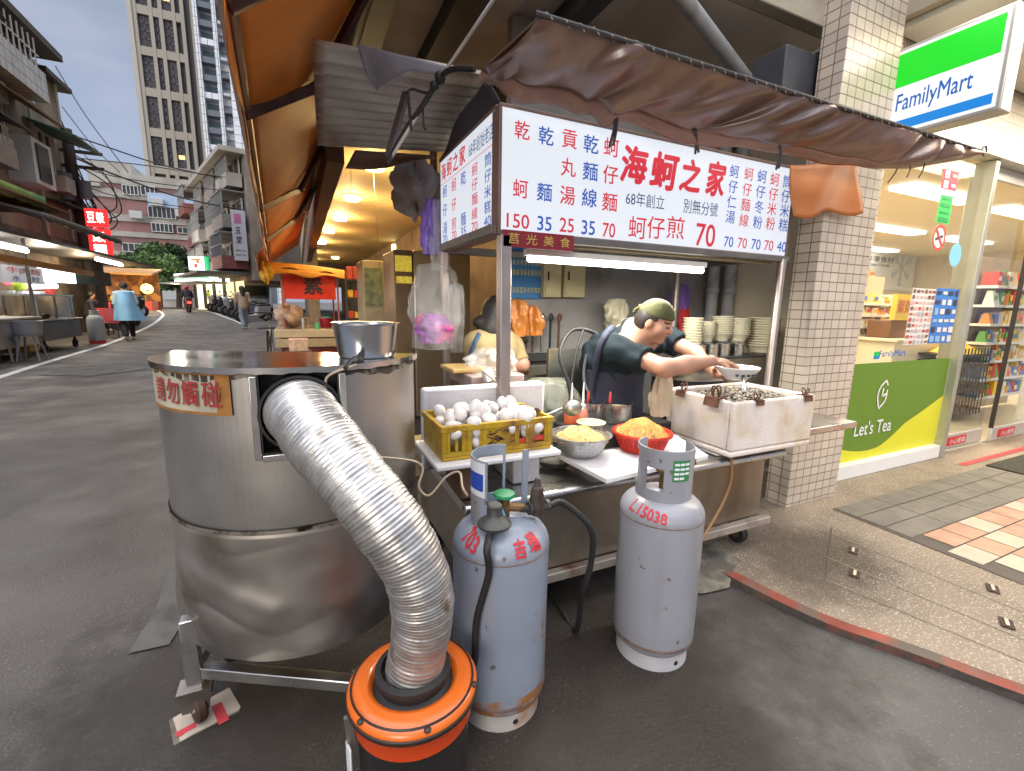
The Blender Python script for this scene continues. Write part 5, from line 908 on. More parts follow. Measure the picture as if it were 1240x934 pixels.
# cabinets and fridges on the arcade
M_fr=mat('fridge steel',(.62,.5,.34),.3,.85,var=.12,vs=2); f1=thing('steel_fridge','tall golden reflecting steel fridge beside the hanging plastic bags','fridge',(1.3,5,0)); b=MB(); b.box(1.12,4.9,.05,1.75,5.6,1.84); b.build('case',M_fr,f1,bev=.01); b=MB(); b.box(.92,4.92,.05,1.115,5.58,1.84); b.build('door_side',mat('fridge side',(.25,.17,.1),.4,.5,var=.15),f1,bev=.008); b=MB(); b.box(.93,4.905,1.62,1.1,4.918,1.78); b.box(.94,4.905,1.5,1.1,4.918,1.57); b.build('control_panel',mat('panel yellow',(.6,.45,.05),.4,var=.4,vs=30,emit=.3),f1)
f2=thing('steel_cabinet','pale cabinet with small windows farther along the arcade wall','cabinet',(1.1,6.8,0)); b=MB(); b.box(.8,6.5,.05,1.35,7.2,1.85); b.build('case',mat('pale cabinet',(.42,.36,.24),.5,.2,var=.2,vs=3),f2,bev=.01); b=MB(); b.box(.82,6.485,1.25,1.05,6.499,1.75); b.box(1.08,6.485,1.35,1.32,6.499,1.8); b.build('cabinet_window',mat('cabinet pane',(.2,.24,.16),.3,var=.4,vs=12),f2); b=MB(); b.box(.83,6.483,.1,1.07,6.497,1.2); b.box(1.09,6.483,.1,1.33,6.497,1.3); b.build('cabinet_door',mat('cabinet door',(.38,.33,.25),.5,.3,var=.15),f2)
b=MB(); b.box(1.36,5.8,.05,1.7,6.3,1.7); b.box(1.37,5.79,.9,1.69,5.799,1.65); tag(b.build('locker',mat('grey green locker',(.3,.3,.25),.5,var=.15),bev=.008),'grey green metal locker between fridge and pale cabinet','locker')
for k in range(4): r_=rc_(40+k); x_=1.2+.28*k; b=MB(); b.box(x_,8.2,.05,x_+.25,8.6,r_.uniform(.9,1.5)); tag(b.build('stacked_crates',[PC[3],PC[0],M_drk,PC[5]][k],bev=.01),['orange crate pile deep in the arcade','red crate pile deep in the arcade','dark crate pile deep in the arcade','cream crate pile deep in the arcade'][k],'crates')
b=MB(); b.tube([W(452,205,z=2.85),W(458,300,y=5.7),W(466,400,y=5.2)],.0035,5); tag(b.build('electric_wire',mat('grey wire',(.25,.22,.18),.6)),'thin pale wire hanging from the nearest arcade lamp','wire')
b=MB(); b.tube([W(425,175,y=6),W(425,235,y=6.6)],.004,5); tag(b.build('electric_wire',M_drk),'thin dark wire hanging above the second arcade lamp','wire')
gk=thing('goods_rack','small rack of red and white packages right of the red banner','rack',(1.15,9.6,.05)); b=MB()
for z_ in (.5,.95,1.35,1.7): b.box(.85,9.5,z_,1.5,9.9,z_+.03)
for x_ in (.85,1.5): b.bar((x_,9.5,.05),(x_,9.5,1.9),.03)
b.build('rack_frame',M_drk,gk)
r_=rc_(77)
for z_ in (.53,.98,1.38,1.73):
    for k in range(5): b=MB(); hh=r_.uniform(.12,.26); b.box(.88+.12*k,9.52,z_+.002,.98+.12*k,9.7,z_+hh); tag(b.build('goods_package',[PC[0],PC[2],PC[1],PC[5],PC[0]][r_.randrange(5)],bev=.008),'package on the small rack right of the red banner','package','packages on the rack by the banner')
# grey covered duct and pipes at the top of the side sign
lump('grey covered bundle hanging under the slab beyond the side menu sign',W(505,228,y=3.6),(.16,.2,.16),mat('grey cover',(.42,.39,.4),.7,var=.2,vs=4),11,'covered_bundle','bundle')
for k in range(3): b=MB(); x_=1.1+.25*k; b.tube([(x_,4.0,2.85),(x_+.05,4.2,2.2),(x_+.02,4.25,1.9)],.03,8,sm=5); tag(b.build('drain_pipe',mat('brown pipe',(.12,.07,.05),.6,var=.2)),['left of three dark pipes under the arcade ceiling','middle of three dark pipes under the arcade ceiling','right of three dark pipes under the arcade ceiling'][k],'pipe')
# ================================================================== FOOD STALL
M_ss=mat('brushed steel',(.6,.58,.55),.3,1,var=.1,vs=5,rv=.1,col2=(.4,.36,.3),p2=(.55,.75),s2=3)
M_ssd=mat('worn steel',(.4,.36,.32),.38,1,var=.25,vs=3,rv=.12,col2=(.16,.11,.08),p2=(.55,.75),s2=2.5)
M_foam=mat('styrofoam',(.78,.74,.73),.8,var=.04,vs=20,bump=.25,bs=120)
M_foamy=mat('stained styrofoam',(.76,.68,.62),.85,var=.06,vs=12,col2=(.6,.47,.3),p2=(.5,.7),s2=6,bump=.4,bs=110)
M_board=mat('cutting board white',(.75,.73,.71),.5,var=.05,vs=9)
M_rub=mat('black rubber',(.02,.02,.02),.55,var=.2,vs=20)
M_rust=mat('rust brown',(.13,.06,.035),.8,.2,var=.35,vs=25)
cart=thing('food_cart','stainless steel street food cart with counter, posts and black wheel','food cart',(1.3,1.9,0))
M_cart=mat('cart steel panel',(.36,.31,.25),.4,.9,var=.18,vs=2.5,rv=.1,col2=(.2,.15,.1),p2=(.5,.7),s2=2,st2=(1,1,.3))
b=MB(); b.box(.55,1.52,.2,2.2,2.35,.545); b.build('cabinet',M_cart,cart,bev=.006)
b=MB(); b.box(.5,1.475,.165,2.235,1.515,.205); b.build('bottom_rail',mat('dull rail',(.5,.44,.38),.5,.6,var=.2,vs=6,col2=(.2,.1,.06),s2=5),cart,bev=.004)
b=MB(); b.box(.5,1.46,.55,2.25,2.4,.585); b.tube([(.5,1.46,.567),(2.25,1.46,.567)],.019,12); b.build('counter_top',M_ss,cart,bev=.003)
def wheel(x,y,z0=PZ,par=None,r=.06):
    b=MB(); b.lathe([(r*.45,-.02),(r*.9,-.02),(r,-.012),(r,.012),(r*.9,.02),(r*.45,.02)],(x,y,z0+r),20,ax=(1,0,0)); w_=b.build('wheel',M_rub,par); b=MB(); b.cyl((x-.019,y,z0+r),(x+.019,y,z0+r),r*.45,14); b.build('hub',M_ssd,w_); b=MB(); b.bar((x-.03,y,z0+r),(x-.03,y,z0+r*2.4),.006,.04); b.bar((x+.03,y,z0+r),(x+.03,y,z0+r*2.4),.006,.04); b.box(x-.04,y-.03,z0+r*2.35,x+.04,y+.03,.2); b.build('caster_fork',M_ssd,w_)
wheel(2.12,1.58,PZ,cart); wheel(.62,2.25,0,cart); wheel(.66,1.62,0,cart,.075)
pa=W(604,312,y=1.8); M_post=mat('post steel',(.42,.36,.33),.4,.7,var=.15,vs=6)
b=MB(); b.bar((.8,1.8,.587),(.79,1.8,1.583),.05,.05); b.build('post',M_post,cart,bev=.004)
b=MB(); b.cyl((2.43,1.72,.587),(2.54,1.8,1.583),.022,14); b.build('post',mat('right post steel',(.4,.34,.3),.42,.8,var=.2,vs=8),cart)
b=MB(); b.bar((.79,2.6,.587),(.77,2.6,1.62),.04,.04); b.build('post',M_post,cart,bev=.004)
b=MB(); b.bar((2.54,2.6,.2),(2.54,2.6,1.62),.04,.04); b.build('post',M_post,cart,bev=.004)
b=MB(); b.bar((.77,1.81,1.585),(2.58,1.81,1.585),.05,.03); b.bar((.77,2.6,1.6),(2.58,2.6,1.6),.04,.04); b.bar((.77,1.83,1.61),(.77,2.6,1.61),.05,.04); b.bar((2.56,1.83,1.6),(2.56,2.6,1.6),.04,.04); b.build('roof_frame',mat('dark frame',(.16,.15,.14),.5,.5,var=.2),cart,bev=.003)
b=MB(); b.box(.9,1.845,1.56,2.52,1.9,1.6); b.build('light_rail',mat('khaki rail',(.35,.31,.2),.5,.2,var=.15),cart,bev=.003)
b=MB(); b.box(.82,1.86,2.085,2.55,2.6,2.1); b.build('roof_sheet',mat('black roof sheet',(.02,.02,.022),.6),cart)
b=MB(); b.obox((2.55,1.6,.66),(.62,.3,.035)); b.build('side_shelf',M_ss,cart,bev=.006)
# ---- lightbox signs
M_lb=emis('lightbox white',(.84,.9,1.0),.35); LR=emis('lightbox red',(.75,.028,.05),.3); LBm=emis('lightbox blue',(.02,.1,.5),.3); LD=emis('lightbox navy',(.02,.08,.2),.25)
M_case=mat('sign frame brown',(.2,.13,.11),.5,.3,var=.1)
SY=1.8; s0,s1,sz0,sz1=.775,2.555,1.605,2.07
fs_=thing('menu_sign','long lit white menu sign on the stall front with red and blue dish names','lightbox sign',((s0+s1)/2,SY,sz0))
b=MB(); b.box(s0,SY+.004,sz0,s1,SY+.07,sz1); b.build('case',M_case,fs_)
b=MB(); b.box(s0-.012,SY-.004,sz0-.02,s1+.012,SY+.072,sz0); b.box(s0-.012,SY-.004,sz1,s1+.012,SY+.072,sz1+.014); b.box(s0-.014,SY-.004,sz0,s0,SY+.072,sz1); b.box(s1,SY-.004,sz0,s1+.014,SY+.072,sz1); b.build('frame',M_case,fs_,bev=.003)
b=MB(); b.poly([(s0,SY,sz0),(s1,SY,sz0),(s1,SY,sz1),(s0,SY,sz1)]); b.build('light_panel',M_lb,fs_,smooth=0)
def ch(mb,s,px,py,w_,h_,bold=.012,shear=0):
    c=W(px,py,y=SY); k=W(px+w_/2,py,y=SY)-W(px-w_/2,py,y=SY); h=abs((W(px,py-h_/2,y=SY)-W(px,py+h_/2,y=SY))[2])
    text(mb,s,(c[0],SY-.0025,c[2]),(1,0,0),(0,0,1),w=k[0],h=h,bold=bold,shear=shear)
MI={'r':LR,'b':LBm,'n':LD}
def sgn(name,m,items):
    b=MB()
    for it in items: ch(b,*it)
    b.build(name,MI[m],fs_,smooth=0)
for m_,cs,pr,x,yy,w_ in [('r',[('乾',632,158),('蚵',630,229)],'150',627,268,27),('b',[('乾',661,165),('麵',659,233)],'35',659,271,17),('r',[('貢',689.5,169),('丸',688,203),('湯',687,237)],'25',686,273,17),('b',[('乾',715.5,175),('麵',714.5,208),('線',713.5,240)],'35',712,276,16),('r',[('蚵',740,179),('仔',739,212),('麵',738,245)],'70',737,279,15)]:
    sgn('dish_lettering',m_,[(s_,px,py,18,22) for s_,px,py in cs]); sgn('price_lettering',m_,[(pr,x,yy,w_,17,.012)])
sgn('title_lettering','r',[(s_,px,py,w_,h_,.045,.12) for s_,px,py,w_,h_ in (('海',768,200,31,43),('蚵',804.5,208,33,43),('之',835.5,213,24,38),('家',866.5,217,22,41))])
sgn('slogan_lettering','n',[('68年創立',781.5,243,47,17,.0)]); sgn('slogan_lettering','n',[('別無分號',848.5,252,42,17,.0)])
sgn('dish_lettering','r',[(s_,px,276,21,27,.004) for s_,px in (('蚵',771.5),('仔',794),('煎',818))]); sgn('price_lettering','r',[('70',854,285,23,27,.014)])
for m_,st_,px0,px1,y0,y1,pr,pp in (('b','蚵仔仁湯',889,884,208,263,'70',882),('r','蚵仔麵線',906.5,900.5,211,267,'70',898.5),('b','蚵仔冬粉',922.5,917,214,269.5,'70',915),('r','蚵仔米粉',938,932.5,217.5,271,'70',930.5),('b','筒仔米糕',953,948,220.5,273,'40',946)):
    sgn('dish_lettering',m_,[(c_,px0+(px1-px0)*i/3,y0+(y1-y0)*i/3,11,15.5,.004) for i,c_ in enumerate(st_)]); sgn('price_lettering',m_,[(pr,pp,(293+(pp-882)*.095),11,12.5,.004)])
# side sign
SX=.762; ss=thing('side_menu_sign','narrow lit menu sign on the street side of the stall','lightbox sign',(SX,2.2,1.62))
b=MB(); b.box(SX+.004,1.83,1.625,SX+.06,2.63,2.07); b.build('case',M_case,ss); b=MB(); b.box(SX-.006,1.82,1.585,SX+.062,2.645,1.623); b.box(SX-.004,1.82,2.072,SX+.062,2.645,2.084); b.build('frame',M_case,ss,bev=.003)
b=MB(); b.poly([(SX,1.835,1.625),(SX,1.835,2.07),(SX,2.63,2.07),(SX,2.63,1.625)]); b.build('light_panel',M_lb,ss,smooth=0)
def cs(mb,s,yy,zz,w_,h_,bold=.008): text(mb,s,(SX-.003,yy,zz),(0,-1,0),(0,0,1),w=w_,h=h_,bold=bold)
b=MB()
for i,c_ in enumerate('海蚵之家'): cs(b,c_,2.56-.105*i,2.005,.085,.085,.03)
b.build('title_lettering',LR,ss,smooth=0); b=MB(); cs(b,'68年創始老店',2.0,2.0,.3,.065,0); b.build('slogan_lettering',LD,ss,smooth=0)
b=MB(); b.poly([(SX-.002,1.85,1.945),(SX-.002,2.62,1.945),(SX-.002,2.62,1.948),(SX-.002,1.85,1.948)]); b.build('rule_line',LR,ss,smooth=0)
for m_,st_,yy,pr in (('b','蚵仔湯',2.54,'70'),('r','蚵仔煎',2.38,'70'),('b','乾 麵',2.23,'35'),('r','蚵仔麵線',2.07,'70'),('b','筒仔米糕',1.91,'40')):
    n_=len(st_); b=MB()
    for i,c_ in enumerate(st_):
        if c_!=' ': cs(b,c_,yy,1.9-(.19*i/(n_-1)),.075,.052 if n_>3 else .062)
    b.build('dish_lettering',MI[m_],ss,smooth=0); b=MB(); cs(b,pr,yy,1.652,.08,.042); b.build('price_lettering',MI[m_],ss,smooth=0)
# red plaque
c0,c1=W(609,296,y=1.775),W(695,299,y=1.775)
pq=thing('name_plaque','small dark red plaque with gold characters under the left end of the front sign','sign plaque',((c0[0]+c1[0])/2,1.775,1.5))
b=MB(); b.box(c0[0],1.775,1.535,c1[0],1.783,1.603); b.build('board',mat('plaque red',(.22,.012,.02),.45,var=.1),pq,bev=.002)
b=MB()
for i,c_ in enumerate('莒光美食'): text(b,c_,(c0[0]+(c1[0]-c0[0])*(.14+.24*i),1.7715,1.57),(1,0,0),(0,0,1),w=.05,h=.042,bold=.01)
b.build('lettering',mat('plaque gold',(.55,.38,.1),.5,var=.1),pq,smooth=0)
# fluorescent tube
ft=thing('fluorescent_lamp','white fluorescent tube glowing under the front sign','lamp',(1.6,1.86,1.53))
a,b_=W(640,313,y=1.87),W(850,328,y=1.87)
b=MB(); b.cyl(a,b_,.015,12); b.build('tube',emis('tube white',(1,.98,.92),7),ft); b=MB(); b.box(a[0]-.02,1.855,a[2]+.012,b_[0]+.02,1.885,a[2]+.04); b.build('fitting',M_white,ft,bev=.003)
l=bpy.data.lights.new('tube_lamp','AREA'); l.shape='RECTANGLE'; l.size=1.2; l.size_y=.05; l.energy=15; l.color=(1,.95,.85); o=bpy.data.objects.new('tube_lamp',l); COL.objects.link(o); o.location=((a[0]+b_[0])/2,1.88,a[2]-.02)
# ---- brown tarpaulin awning
aw=thing('brown_tarpaulin_awning','wrinkled brown tarpaulin awning over the front menu sign','awning',(2.3,1.6,2.0))
rl,rr_=W(655,18,y=1.45),W(1186,183,y=1.45)
M_tarp=mat('brown tarpaulin',(.125,.068,.05),.3,var=.2,vs=3,col2=(.16,.085,.055),p2=(.45,.65),s2=2.5,spec=.9,bump=.5,bs=9)
rn=random.Random(5); ph=[(rn.uniform(0,6.3),rn.uniform(6,60),rn.uniform(.005,.014)) for _ in range(14)]
def wr(u,v): return sum(a_*math.sin(f*u+p_+1.8*v*math.sin(p_*3)) for p_,f,a_ in ph)
hem=[W(583,84,y=1.72),W(690,112,y=1.7),W(760,136,y=1.68),W(840,157,y=1.66),W(930,174,y=1.62),W(1030,190,y=1.56),W(1100,199,y=1.51),W(1188,185,y=1.455)]
hs=spline(hem,12)
def hemp(u): i=min(len(hs)-1.001,u*(len(hs)-1)); k=int(i); return hs[k]*(1-i+k)+hs[k+1]*(i-k)
def tarp(u,v):
    p=rl+(rr_-rl)*u; h_=hemp(u); sag=math.sin(PI*v)*(.035)*(1-.5*u); q=p*(1-v)+h_*v
    amp=math.sin(PI*min(1,v*.9+.05))*(1-u*.6); 
    return q+np.array([.02*math.sin(9*u*PI+3*v)*v*(1-u),-sag-wr(u*1.7,v)*amp*1.3,-.02*math.sin(PI*v)+wr(u*1.3+2,v)*v*.55*(1-u)])
b=MB(); b.grid(150,16,tarp); b.build('cover',M_tarp,aw,solid=.003,smooth=60)
def lip(u,v):
    h_=tarp(u,1.0); return h_+np.array([0,.05*v+.01*math.sin(31*u)*v,-.045*v*(1-.75*u)+.006*math.sin(23*u+1)*v])
b=MB(); b.grid(120,4,lip); b.build('hem_flap',mat('faded tarpaulin hem',(.26,.155,.125),.4,var=.2,vs=8),aw,solid=.003,smooth=60)
b=MB(); b.tube([rl+(-.02,0,0),rr_+(.03,0,.005)],.009,10); b.lathe([(.02,0),(.026,.006),(.032,0),(.026,-.006),(.02,0)],rr_+(.055,0,.01),14,ax=(0,1,0)); b.build('rail',M_drk,aw)
b=MB(); b.tube([rl+(rr_-rl)*(i/160)+np.array([0,.010*math.cos(i*1.9),.010*math.sin(i*1.9)]) for i in range(161)],.0025,5); b.build('lacing_rope',mat('faded rope',(.35,.32,.3),.8),aw)
b=MB(); b.grid(24,10,lambda u,v:(W(583,84,y=1.72)*(1-v)+rl*v)+np.array([-.0+.012*math.sin(7*u),.03*math.sin(PI*v)*0,0])+u*(np.array([.06,.12,-.02*v]))+np.array([0,0,-.03*math.sin(PI*v)*u])); b.build('end_flap',M_tarp,aw,solid=.003)
def strap(b,px,py,dx,l_):
    t=hemp((px-583)/605); p=np.array([W(px,py,y=1.77)[0],1.77,W(px,py,y=1.77)[2]]); b.tube([t+(0,.0,.0),(t+p)/2+(.01,0,0),p],.006,6); b.tube([t+(.012,0,0),(t+p)/2+(.02,0,-.01),p+(.02,0,.01)],.006,6)
for sa in ((738,178),(842,186),(940,205)): b=MB(); strap(b,*sa,0,0); b.build('tie_strap',mat('black strap',(.03,.028,.03),.6),aw)
b=MB()
for p,q in ((W(1090,198,y=1.55),W(1075,222,y=1.6)),(W(1103,197,y=1.52),W(1098,215,y=1.55)),(W(1120,198,y=1.5),W(1112,216,y=1.52))): b.tube([p,(p+q)/2+(.01,0,-.0),q],.004,5)
b.build('torn_shred',M_tarp,aw)
# orange flap at the right end of the sign
oa=[W(*p,y=1.7) for p in ((957,200),(1040,196),(1042,262),(1005,257),(985,266),(960,262))]
M_or=mat('orange tarpaulin',(.42,.13,.025),.5,var=.15,vs=3,col2=(.24,.075,.02),p2=(.5,.7),s2=2.2,bump=.2,bs=12,spec=.4)
def oflap(u,v):
    t=W(957+83*u,200-3*u,y=1.72); bt_=W(962+80*u,262-5*u+4*math.sin(u*9),y=1.68); return t*(1-v)+bt_*v+np.array([0,.015*math.sin(8*u+3*v),0])
b=MB(); b.grid(26,12,oflap); o=b.build('orange_flap',M_or,smooth=60,solid=.003); tag(o,'short orange tarpaulin flap hanging between the front sign and the tiled pillar','tarpaulin flap')
# corrugated sheet and grey cloth over the side sign
def corr(u,v):
    A,B,C,D=W(378,52,z=2.38),W(588,92,z=2.36),W(540,180,z=2.3),W(384,172,z=2.3)
    p=(A*(1-u)+B*u)*(1-v)+(D*(1-u)+C*u)*v; return p+np.array([0,0,.03*math.sin(v*2*PI*10)])
b=MB(); b.grid(12,110,corr); o=b.build('corrugated_sheet',mat('old corrugated metal',(.56,.53,.48),.5,.5,var=.22,vs=4,col2=(.34,.25,.17),p2=(.5,.7),s2=3,st2=(1,.25,1)),smooth=60,solid=.002); tag(o,'weathered corrugated metal sheet above the side menu sign','roof sheet')
def clothg(u,v):
    a_=W(432,53,z=2.30)*(1-u)+W(540,80,z=2.30)*u; k=W(455,118,z=2.2); w__=v*(1-.0*u); e=W(447,92,z=2.22)*(1-u)+W(540,84,z=2.29)*u; 
    e=e+(k-e)*max(0,1-abs(u-.12)*4)*.8; return a_*(1-v)+e*v+np.array([0,0,-.02*math.sin(PI*v)+.008*math.sin(14*u)*v])
b=MB(); b.grid(24,10,clothg); o=b.build('grey_cloth',mat('grey blue cloth',(.26,.25,.29),.8,var=.15,vs=5),smooth=60,solid=.003); tag(o,'grey blue cloth rag draped over the corrugated sheet','cloth')
b=MB(); b.grid(14,8,lambda u,v:(W(430+90*u,182+6*u,z=2.3)*(1-v)+W(418+110*u,204-8*u+4*math.sin(5*u),z=2.16)*v)); o=b.build('hanging_tarp_scrap',mat('pinkish tarp scrap',(.3,.22,.19),.7,var=.15),smooth=60,solid=.003); tag(o,'pale scrap of tarp hanging at the lower edge of the corrugated sheet','tarpaulin scrap')
# thin rod with tied cables
rod=thing('support_rod','thin pale rod slanting in front of the corrugated sheet with black cables tied on','rod',W(470,195,y=2.4))
p0,p1,p2=W(470,197,y=2.3),W(535,92,y=2.1),W(603,-8,y=1.95); M_rod=mat('pale rod',(.42,.4,.4),.4,.5)
b=MB(); b.tube([p0,p1,p2],.008,8); b.build('rod',M_rod,rod)
b=MB(); b.tube([p0,W(490,160,y=2.24),W(512,128,y=2.16),W(533,95,y=2.09),W(548,84,y=2.0),W(575,84,y=1.9)],.012,7,sm=6); b.tube([W(492,112,y=2.2),W(500,108,y=2.2),W(520,112,y=2.15),W(535,90,y=2.09)],.006,6,sm=5); b.tube([W(494,112,y=2.2),W(498,158,y=2.2)],.007,6); b.tube([W(512,128,y=2.16),W(513,152,y=2.16),W(516,157,y=2.15)],.005,6,sm=5); b.ell(W(533,94,y=2.09),(.024,.02,.028)); b.ell(W(526,104,y=2.1),(.02,.018,.02)); b.build('tied_cable',M_rub,rod)
b=MB(); b.bar(W(492,112,y=2.25),W(470,190,y=2.35),.02,.03); b.build('bracket',mat('purple grey metal',(.12,.1,.11),.5,.4),rod)
# dark tarp between roof and side sign
b=MB()
def dk(u,v):
    a_=W(588,95,y=2.0)*(1-u)+W(530,190,y=2.66)*u; c_=np.array([.79,1.85,2.085])*(1-u)+np.array([.765,2.64,2.085])*u; return a_*(1-v)+c_*v+np.array([.01*math.sin(9*u),0,.02*math.sin(5*u+2*v)])
b.grid(20,8,dk); o=b.build('dark_tarp',mat('dark blue tarp',(.03,.03,.04),.6,var=.2),smooth=60,solid=.003); tag(o,'dark tarp covering the top of the side menu sign','tarpaulin')
# ---- boards and boxes on the counter
def slab(name,lb,cat,x0,y0,z0,x1,y1,z1,m,bev=.006,group=None): b=MB(); b.box(x0,y0,z0,x1,y1,z1); return tag(b.build(name,m,bev=bev),lb,cat,group)
slab('white_board','thick white plastic board under the egg crate','board',.40,1.46,.722,.9,1.80,.742,M_board)
slab('brown_crate_block','brown wooden block propping up the board under the egg crate','wooden block',.5,1.5,.587,.6,1.7,.72,mat('brown wood',(.14,.08,.045),.8,var=.25,vs=12))
slab('styrofoam_block','small white foam block propping up the board under the egg crate','foam block',.74,1.56,.587,.86,1.76,.72,M_foam)
b=MB(); z=.66; pts=[W(*p,z=z)[:2] for p in ((672,548),(735,580),(858,551),(800,515))]; b.prism([(p[0],p[1],z-.022) for p in pts],(0,0,.022)); tag(b.build('white_board',M_board,bev=.004),'white plastic board under the two noodle bowls, sticking out over the counter edge','board')
slab('styrofoam_block','white foam block under the board with the noodle bowls','foam block',1.1,1.49,.587,1.45,1.7,.636,M_foam)
b=MB(); b.box(.45,1.84,.587,1.03,1.9,.945); tag(b.build('styrofoam_box_lid',M_foam,bev=.012),'white foam lid standing upright behind the eggs','foam lid')
# egg crate
ec=thing('egg_crate','dirty yellow plastic crate full of white eggs','crate',(.655,1.635,.744))
M_ycr=mat('dirty yellow plastic',(.48,.3,.012),.5,var=.2,vs=9,col2=(.2,.09,.02),p2=(.5,.68),s2=9,bump=.15,bs=50)
x0,y0,x1,y1,z0,z1=.432,1.5,.876,1.77,.744,.872
b=MB(); b.box(x0,y0,z0,x1,y1,z0+.012)
def wallx(b,ya,yb,gaps):
    b.box(x0,ya,z0+.013,x1,yb,z0+.03); b.box(x0-.006,ya-.006,z1-.022,x1+.006,yb+.006,z1)
    xs_=[x0]+[g for gp in gaps for g in gp]+[x1]
    for i in range(0,len(xs_),2): b.box(xs_[i],ya,z0+.031,xs_[i+1],yb,z1-.023)
wallx(b,y0,y0+.01,[(.462,.480),(.492,.505),(.545,.575),(.735,.765),(.8,.845)])
wallx(b,y1-.01,y1,[(.5,.6),(.7,.8)])
b.box(x0,y0+.011,z0+.013,x0+.01,y1-.011,z1-.023); b.box(x0-.006,y0+.0175,z1-.022,x0+.012,y1-.0175,z1-.001); b.box(x1-.01,y0+.011,z0+.013,x1,y1-.011,z1-.023); b.box(x1-.012,y0+.0175,z1-.022,x1+.006,y1-.0175,z1-.001)
for xx in (.455,.51,.53,.59,.72,.78,.86): b.box(xx-.005,y0-.005,z0+.031,xx+.005,y0-.0005,z1-.023)
b.build('crate_body',M_ycr,ec,bev=.002)
b=MB()
for k in range(26):
    xx=.61+.1*rn.random(); zz=.79+.05*rn.random(); b.obox((xx,y0-.0015,zz),(rn.uniform(.01,.03),.002,.004),(1,0,rn.uniform(-.5,.5)),(0,1,0))
b.build('worn_emblem',M_rust,ec)
b=MB(); b.obox((.83,y0+.012,z0+.045),(.08,.002,.02)); b.obox((.755,y0+.012,z0+.04),(.05,.002,.02)); b.build('red_label',PC[0],ec)
b=MB(); b.grid(10,4,lambda u,v:(.82+.05*u,1.58+.14*v,.872+.02*math.sin(3*u+4*v))); b.build('paper_liner',mat('brown paper',(.35,.24,.17),.8,var=.2),ec,smooth=60)
egp=None; M_egg=mat('white egg shell',(.8,.755,.72),.45,var=.04,vs=10,sss=.1)
ne=0
def egg(p):
    global egp,ne
    lb='white chicken egg heaped in the yellow crate'
    if egp is None:
        b=MB(); pr=[(.0215*math.sin(PI*t/12)*(1+.13*math.cos(PI*t/12)),-.0262*math.cos(PI*t/12)) for t in range(13)]; b.lathe(pr,(0,0,0),16); egp=b.build('egg',M_egg,smooth=80); tag(egp,lb,'egg','eggs in the yellow crate'); o=egp
    else: o=egp.copy(); COL.objects.link(o)
    o.location=p; o.rotation_euler=(rn.uniform(-1.2,1.2),rn.uniform(-1.2,1.2),rn.uniform(0,6)); o.scale=(rn.uniform(1.05,1.16),)*3
for lay,(nx_,ny_,zz) in enumerate(((7,4,.783),(7,4,.822),(8,4,.858),(3,2,.88))):
    for i in range(nx_):
        for j in range(ny_):
            if lay==3 and rn.random()<.3: continue
            if lay==2 and i==0 and j==0: continue
            gx=(x1-x0-.03)/(8 if lay>1 else 7); px_=x0+.045+gx*(i+(.4*(lay==2))+(1.0 if lay==3 else 0))+rn.uniform(-.006,.006); py_=y0+.04+.06*(j+(.9 if lay==3 else 0))+rn.uniform(-.005,.005)
            if px_>x1-.06 and lay>=2: continue
            egg((px_,py_,zz+rn.uniform(-.006,.008)))
# noodles helper: heap of thin strands
def heap(name,lb,cat,c,r,h,m,n,sr,seed,hc):
    r_=random.Random(seed); b=MB(); 
    b.lathe([(r,-.01),(r*.94,h*.12),(r*.75,h*.42),(r*.45,h*.7),(r*.2,h*.83),(0,h*.87)],c,24,1)
    for k in range(n):
        rad=r*math.sqrt(r_.random()); a_=r_.uniform(0,2*PI); x,y_=rad*math.cos(a_),rad*math.sin(a_); t=r_.uniform(0,2*PI); pts=[]
        for i in range(5):
            rr=math.hypot(x,y_)/r; z_=h*(1-min(1,rr)**1.7)*.97+r_.uniform(-.004,.006)+.006*math.sin(x*70)*math.cos(y_*60)
            pts.append((c[0]+x,c[1]+y_,c[2]+z_)); t+=r_.uniform(-.9,.9); x+=r*.15*math.cos(t); y_+=r*.15*math.sin(t)
            if math.hypot(x,y_)>r*1.02: t+=PI*.7; x*=.95; y_*=.95
        b.tube(pts,sr,4,cap=False,sm=2)
    return tag(b.build(name,[m,mat(m.name+' shade',[c*.45 for c in hc],.7,var=.2,vs=40)],smooth=60),lb,cat)
# colander
cc=W(716,557,z=.662); cc=np.array([cc[0],cc[1]+.085,.662]); kr=.125
cl=thing('steel_colander','shallow perforated steel colander holding pale noodles','colander',cc)
M_perf=mat('perforated aluminium',(.62,.62,.62),.35,.9,var=.05,vs=9,col3=(.25,.25,.25),p3=(.55,.6),s3=300)
b=MB(); b.lathe([(.0,.0),(kr*.58,0),(kr*.8,.03),(kr*.97,.088),(kr*.96,.089),(kr*.78,.032),(kr*.56,.003),(0,.003)],cc,36); b.build('bowl',M_perf,cl,smooth=50)
b=MB(); b.lathe([(kr*.95,.086),(kr*1.07,.09),(kr*1.07,.093),(kr*.95,.092)],cc,36); b.build('rim',M_ss,cl)
heap('pale_noodles','heap of pale yellow noodles in the steel colander','noodles',cc+(0,.005,.066),kr*.86,.05,mat('pale noodle',(.72,.53,.2),.5,var=.1,vs=40),520,.0034,21,(.72,.53,.2))
rc=W(793,551,z=.662); rc=np.array([rc[0],rc[1]+.09,.662]); k2=.128
rb=thing('red_basket','red plastic basket heaped with thin orange fried noodles','basket',rc)
M_rbk=mat('red plastic',(.55,.03,.015),.35,var=.06)
b=MB(); b.lathe([(0,0),(k2*.72,0),(k2*.93,.07),(k2*.915,.07),(k2*.7,.004),(0,.004)],rc,40); b.build('wall',M_rbk,rb)
b=MB()
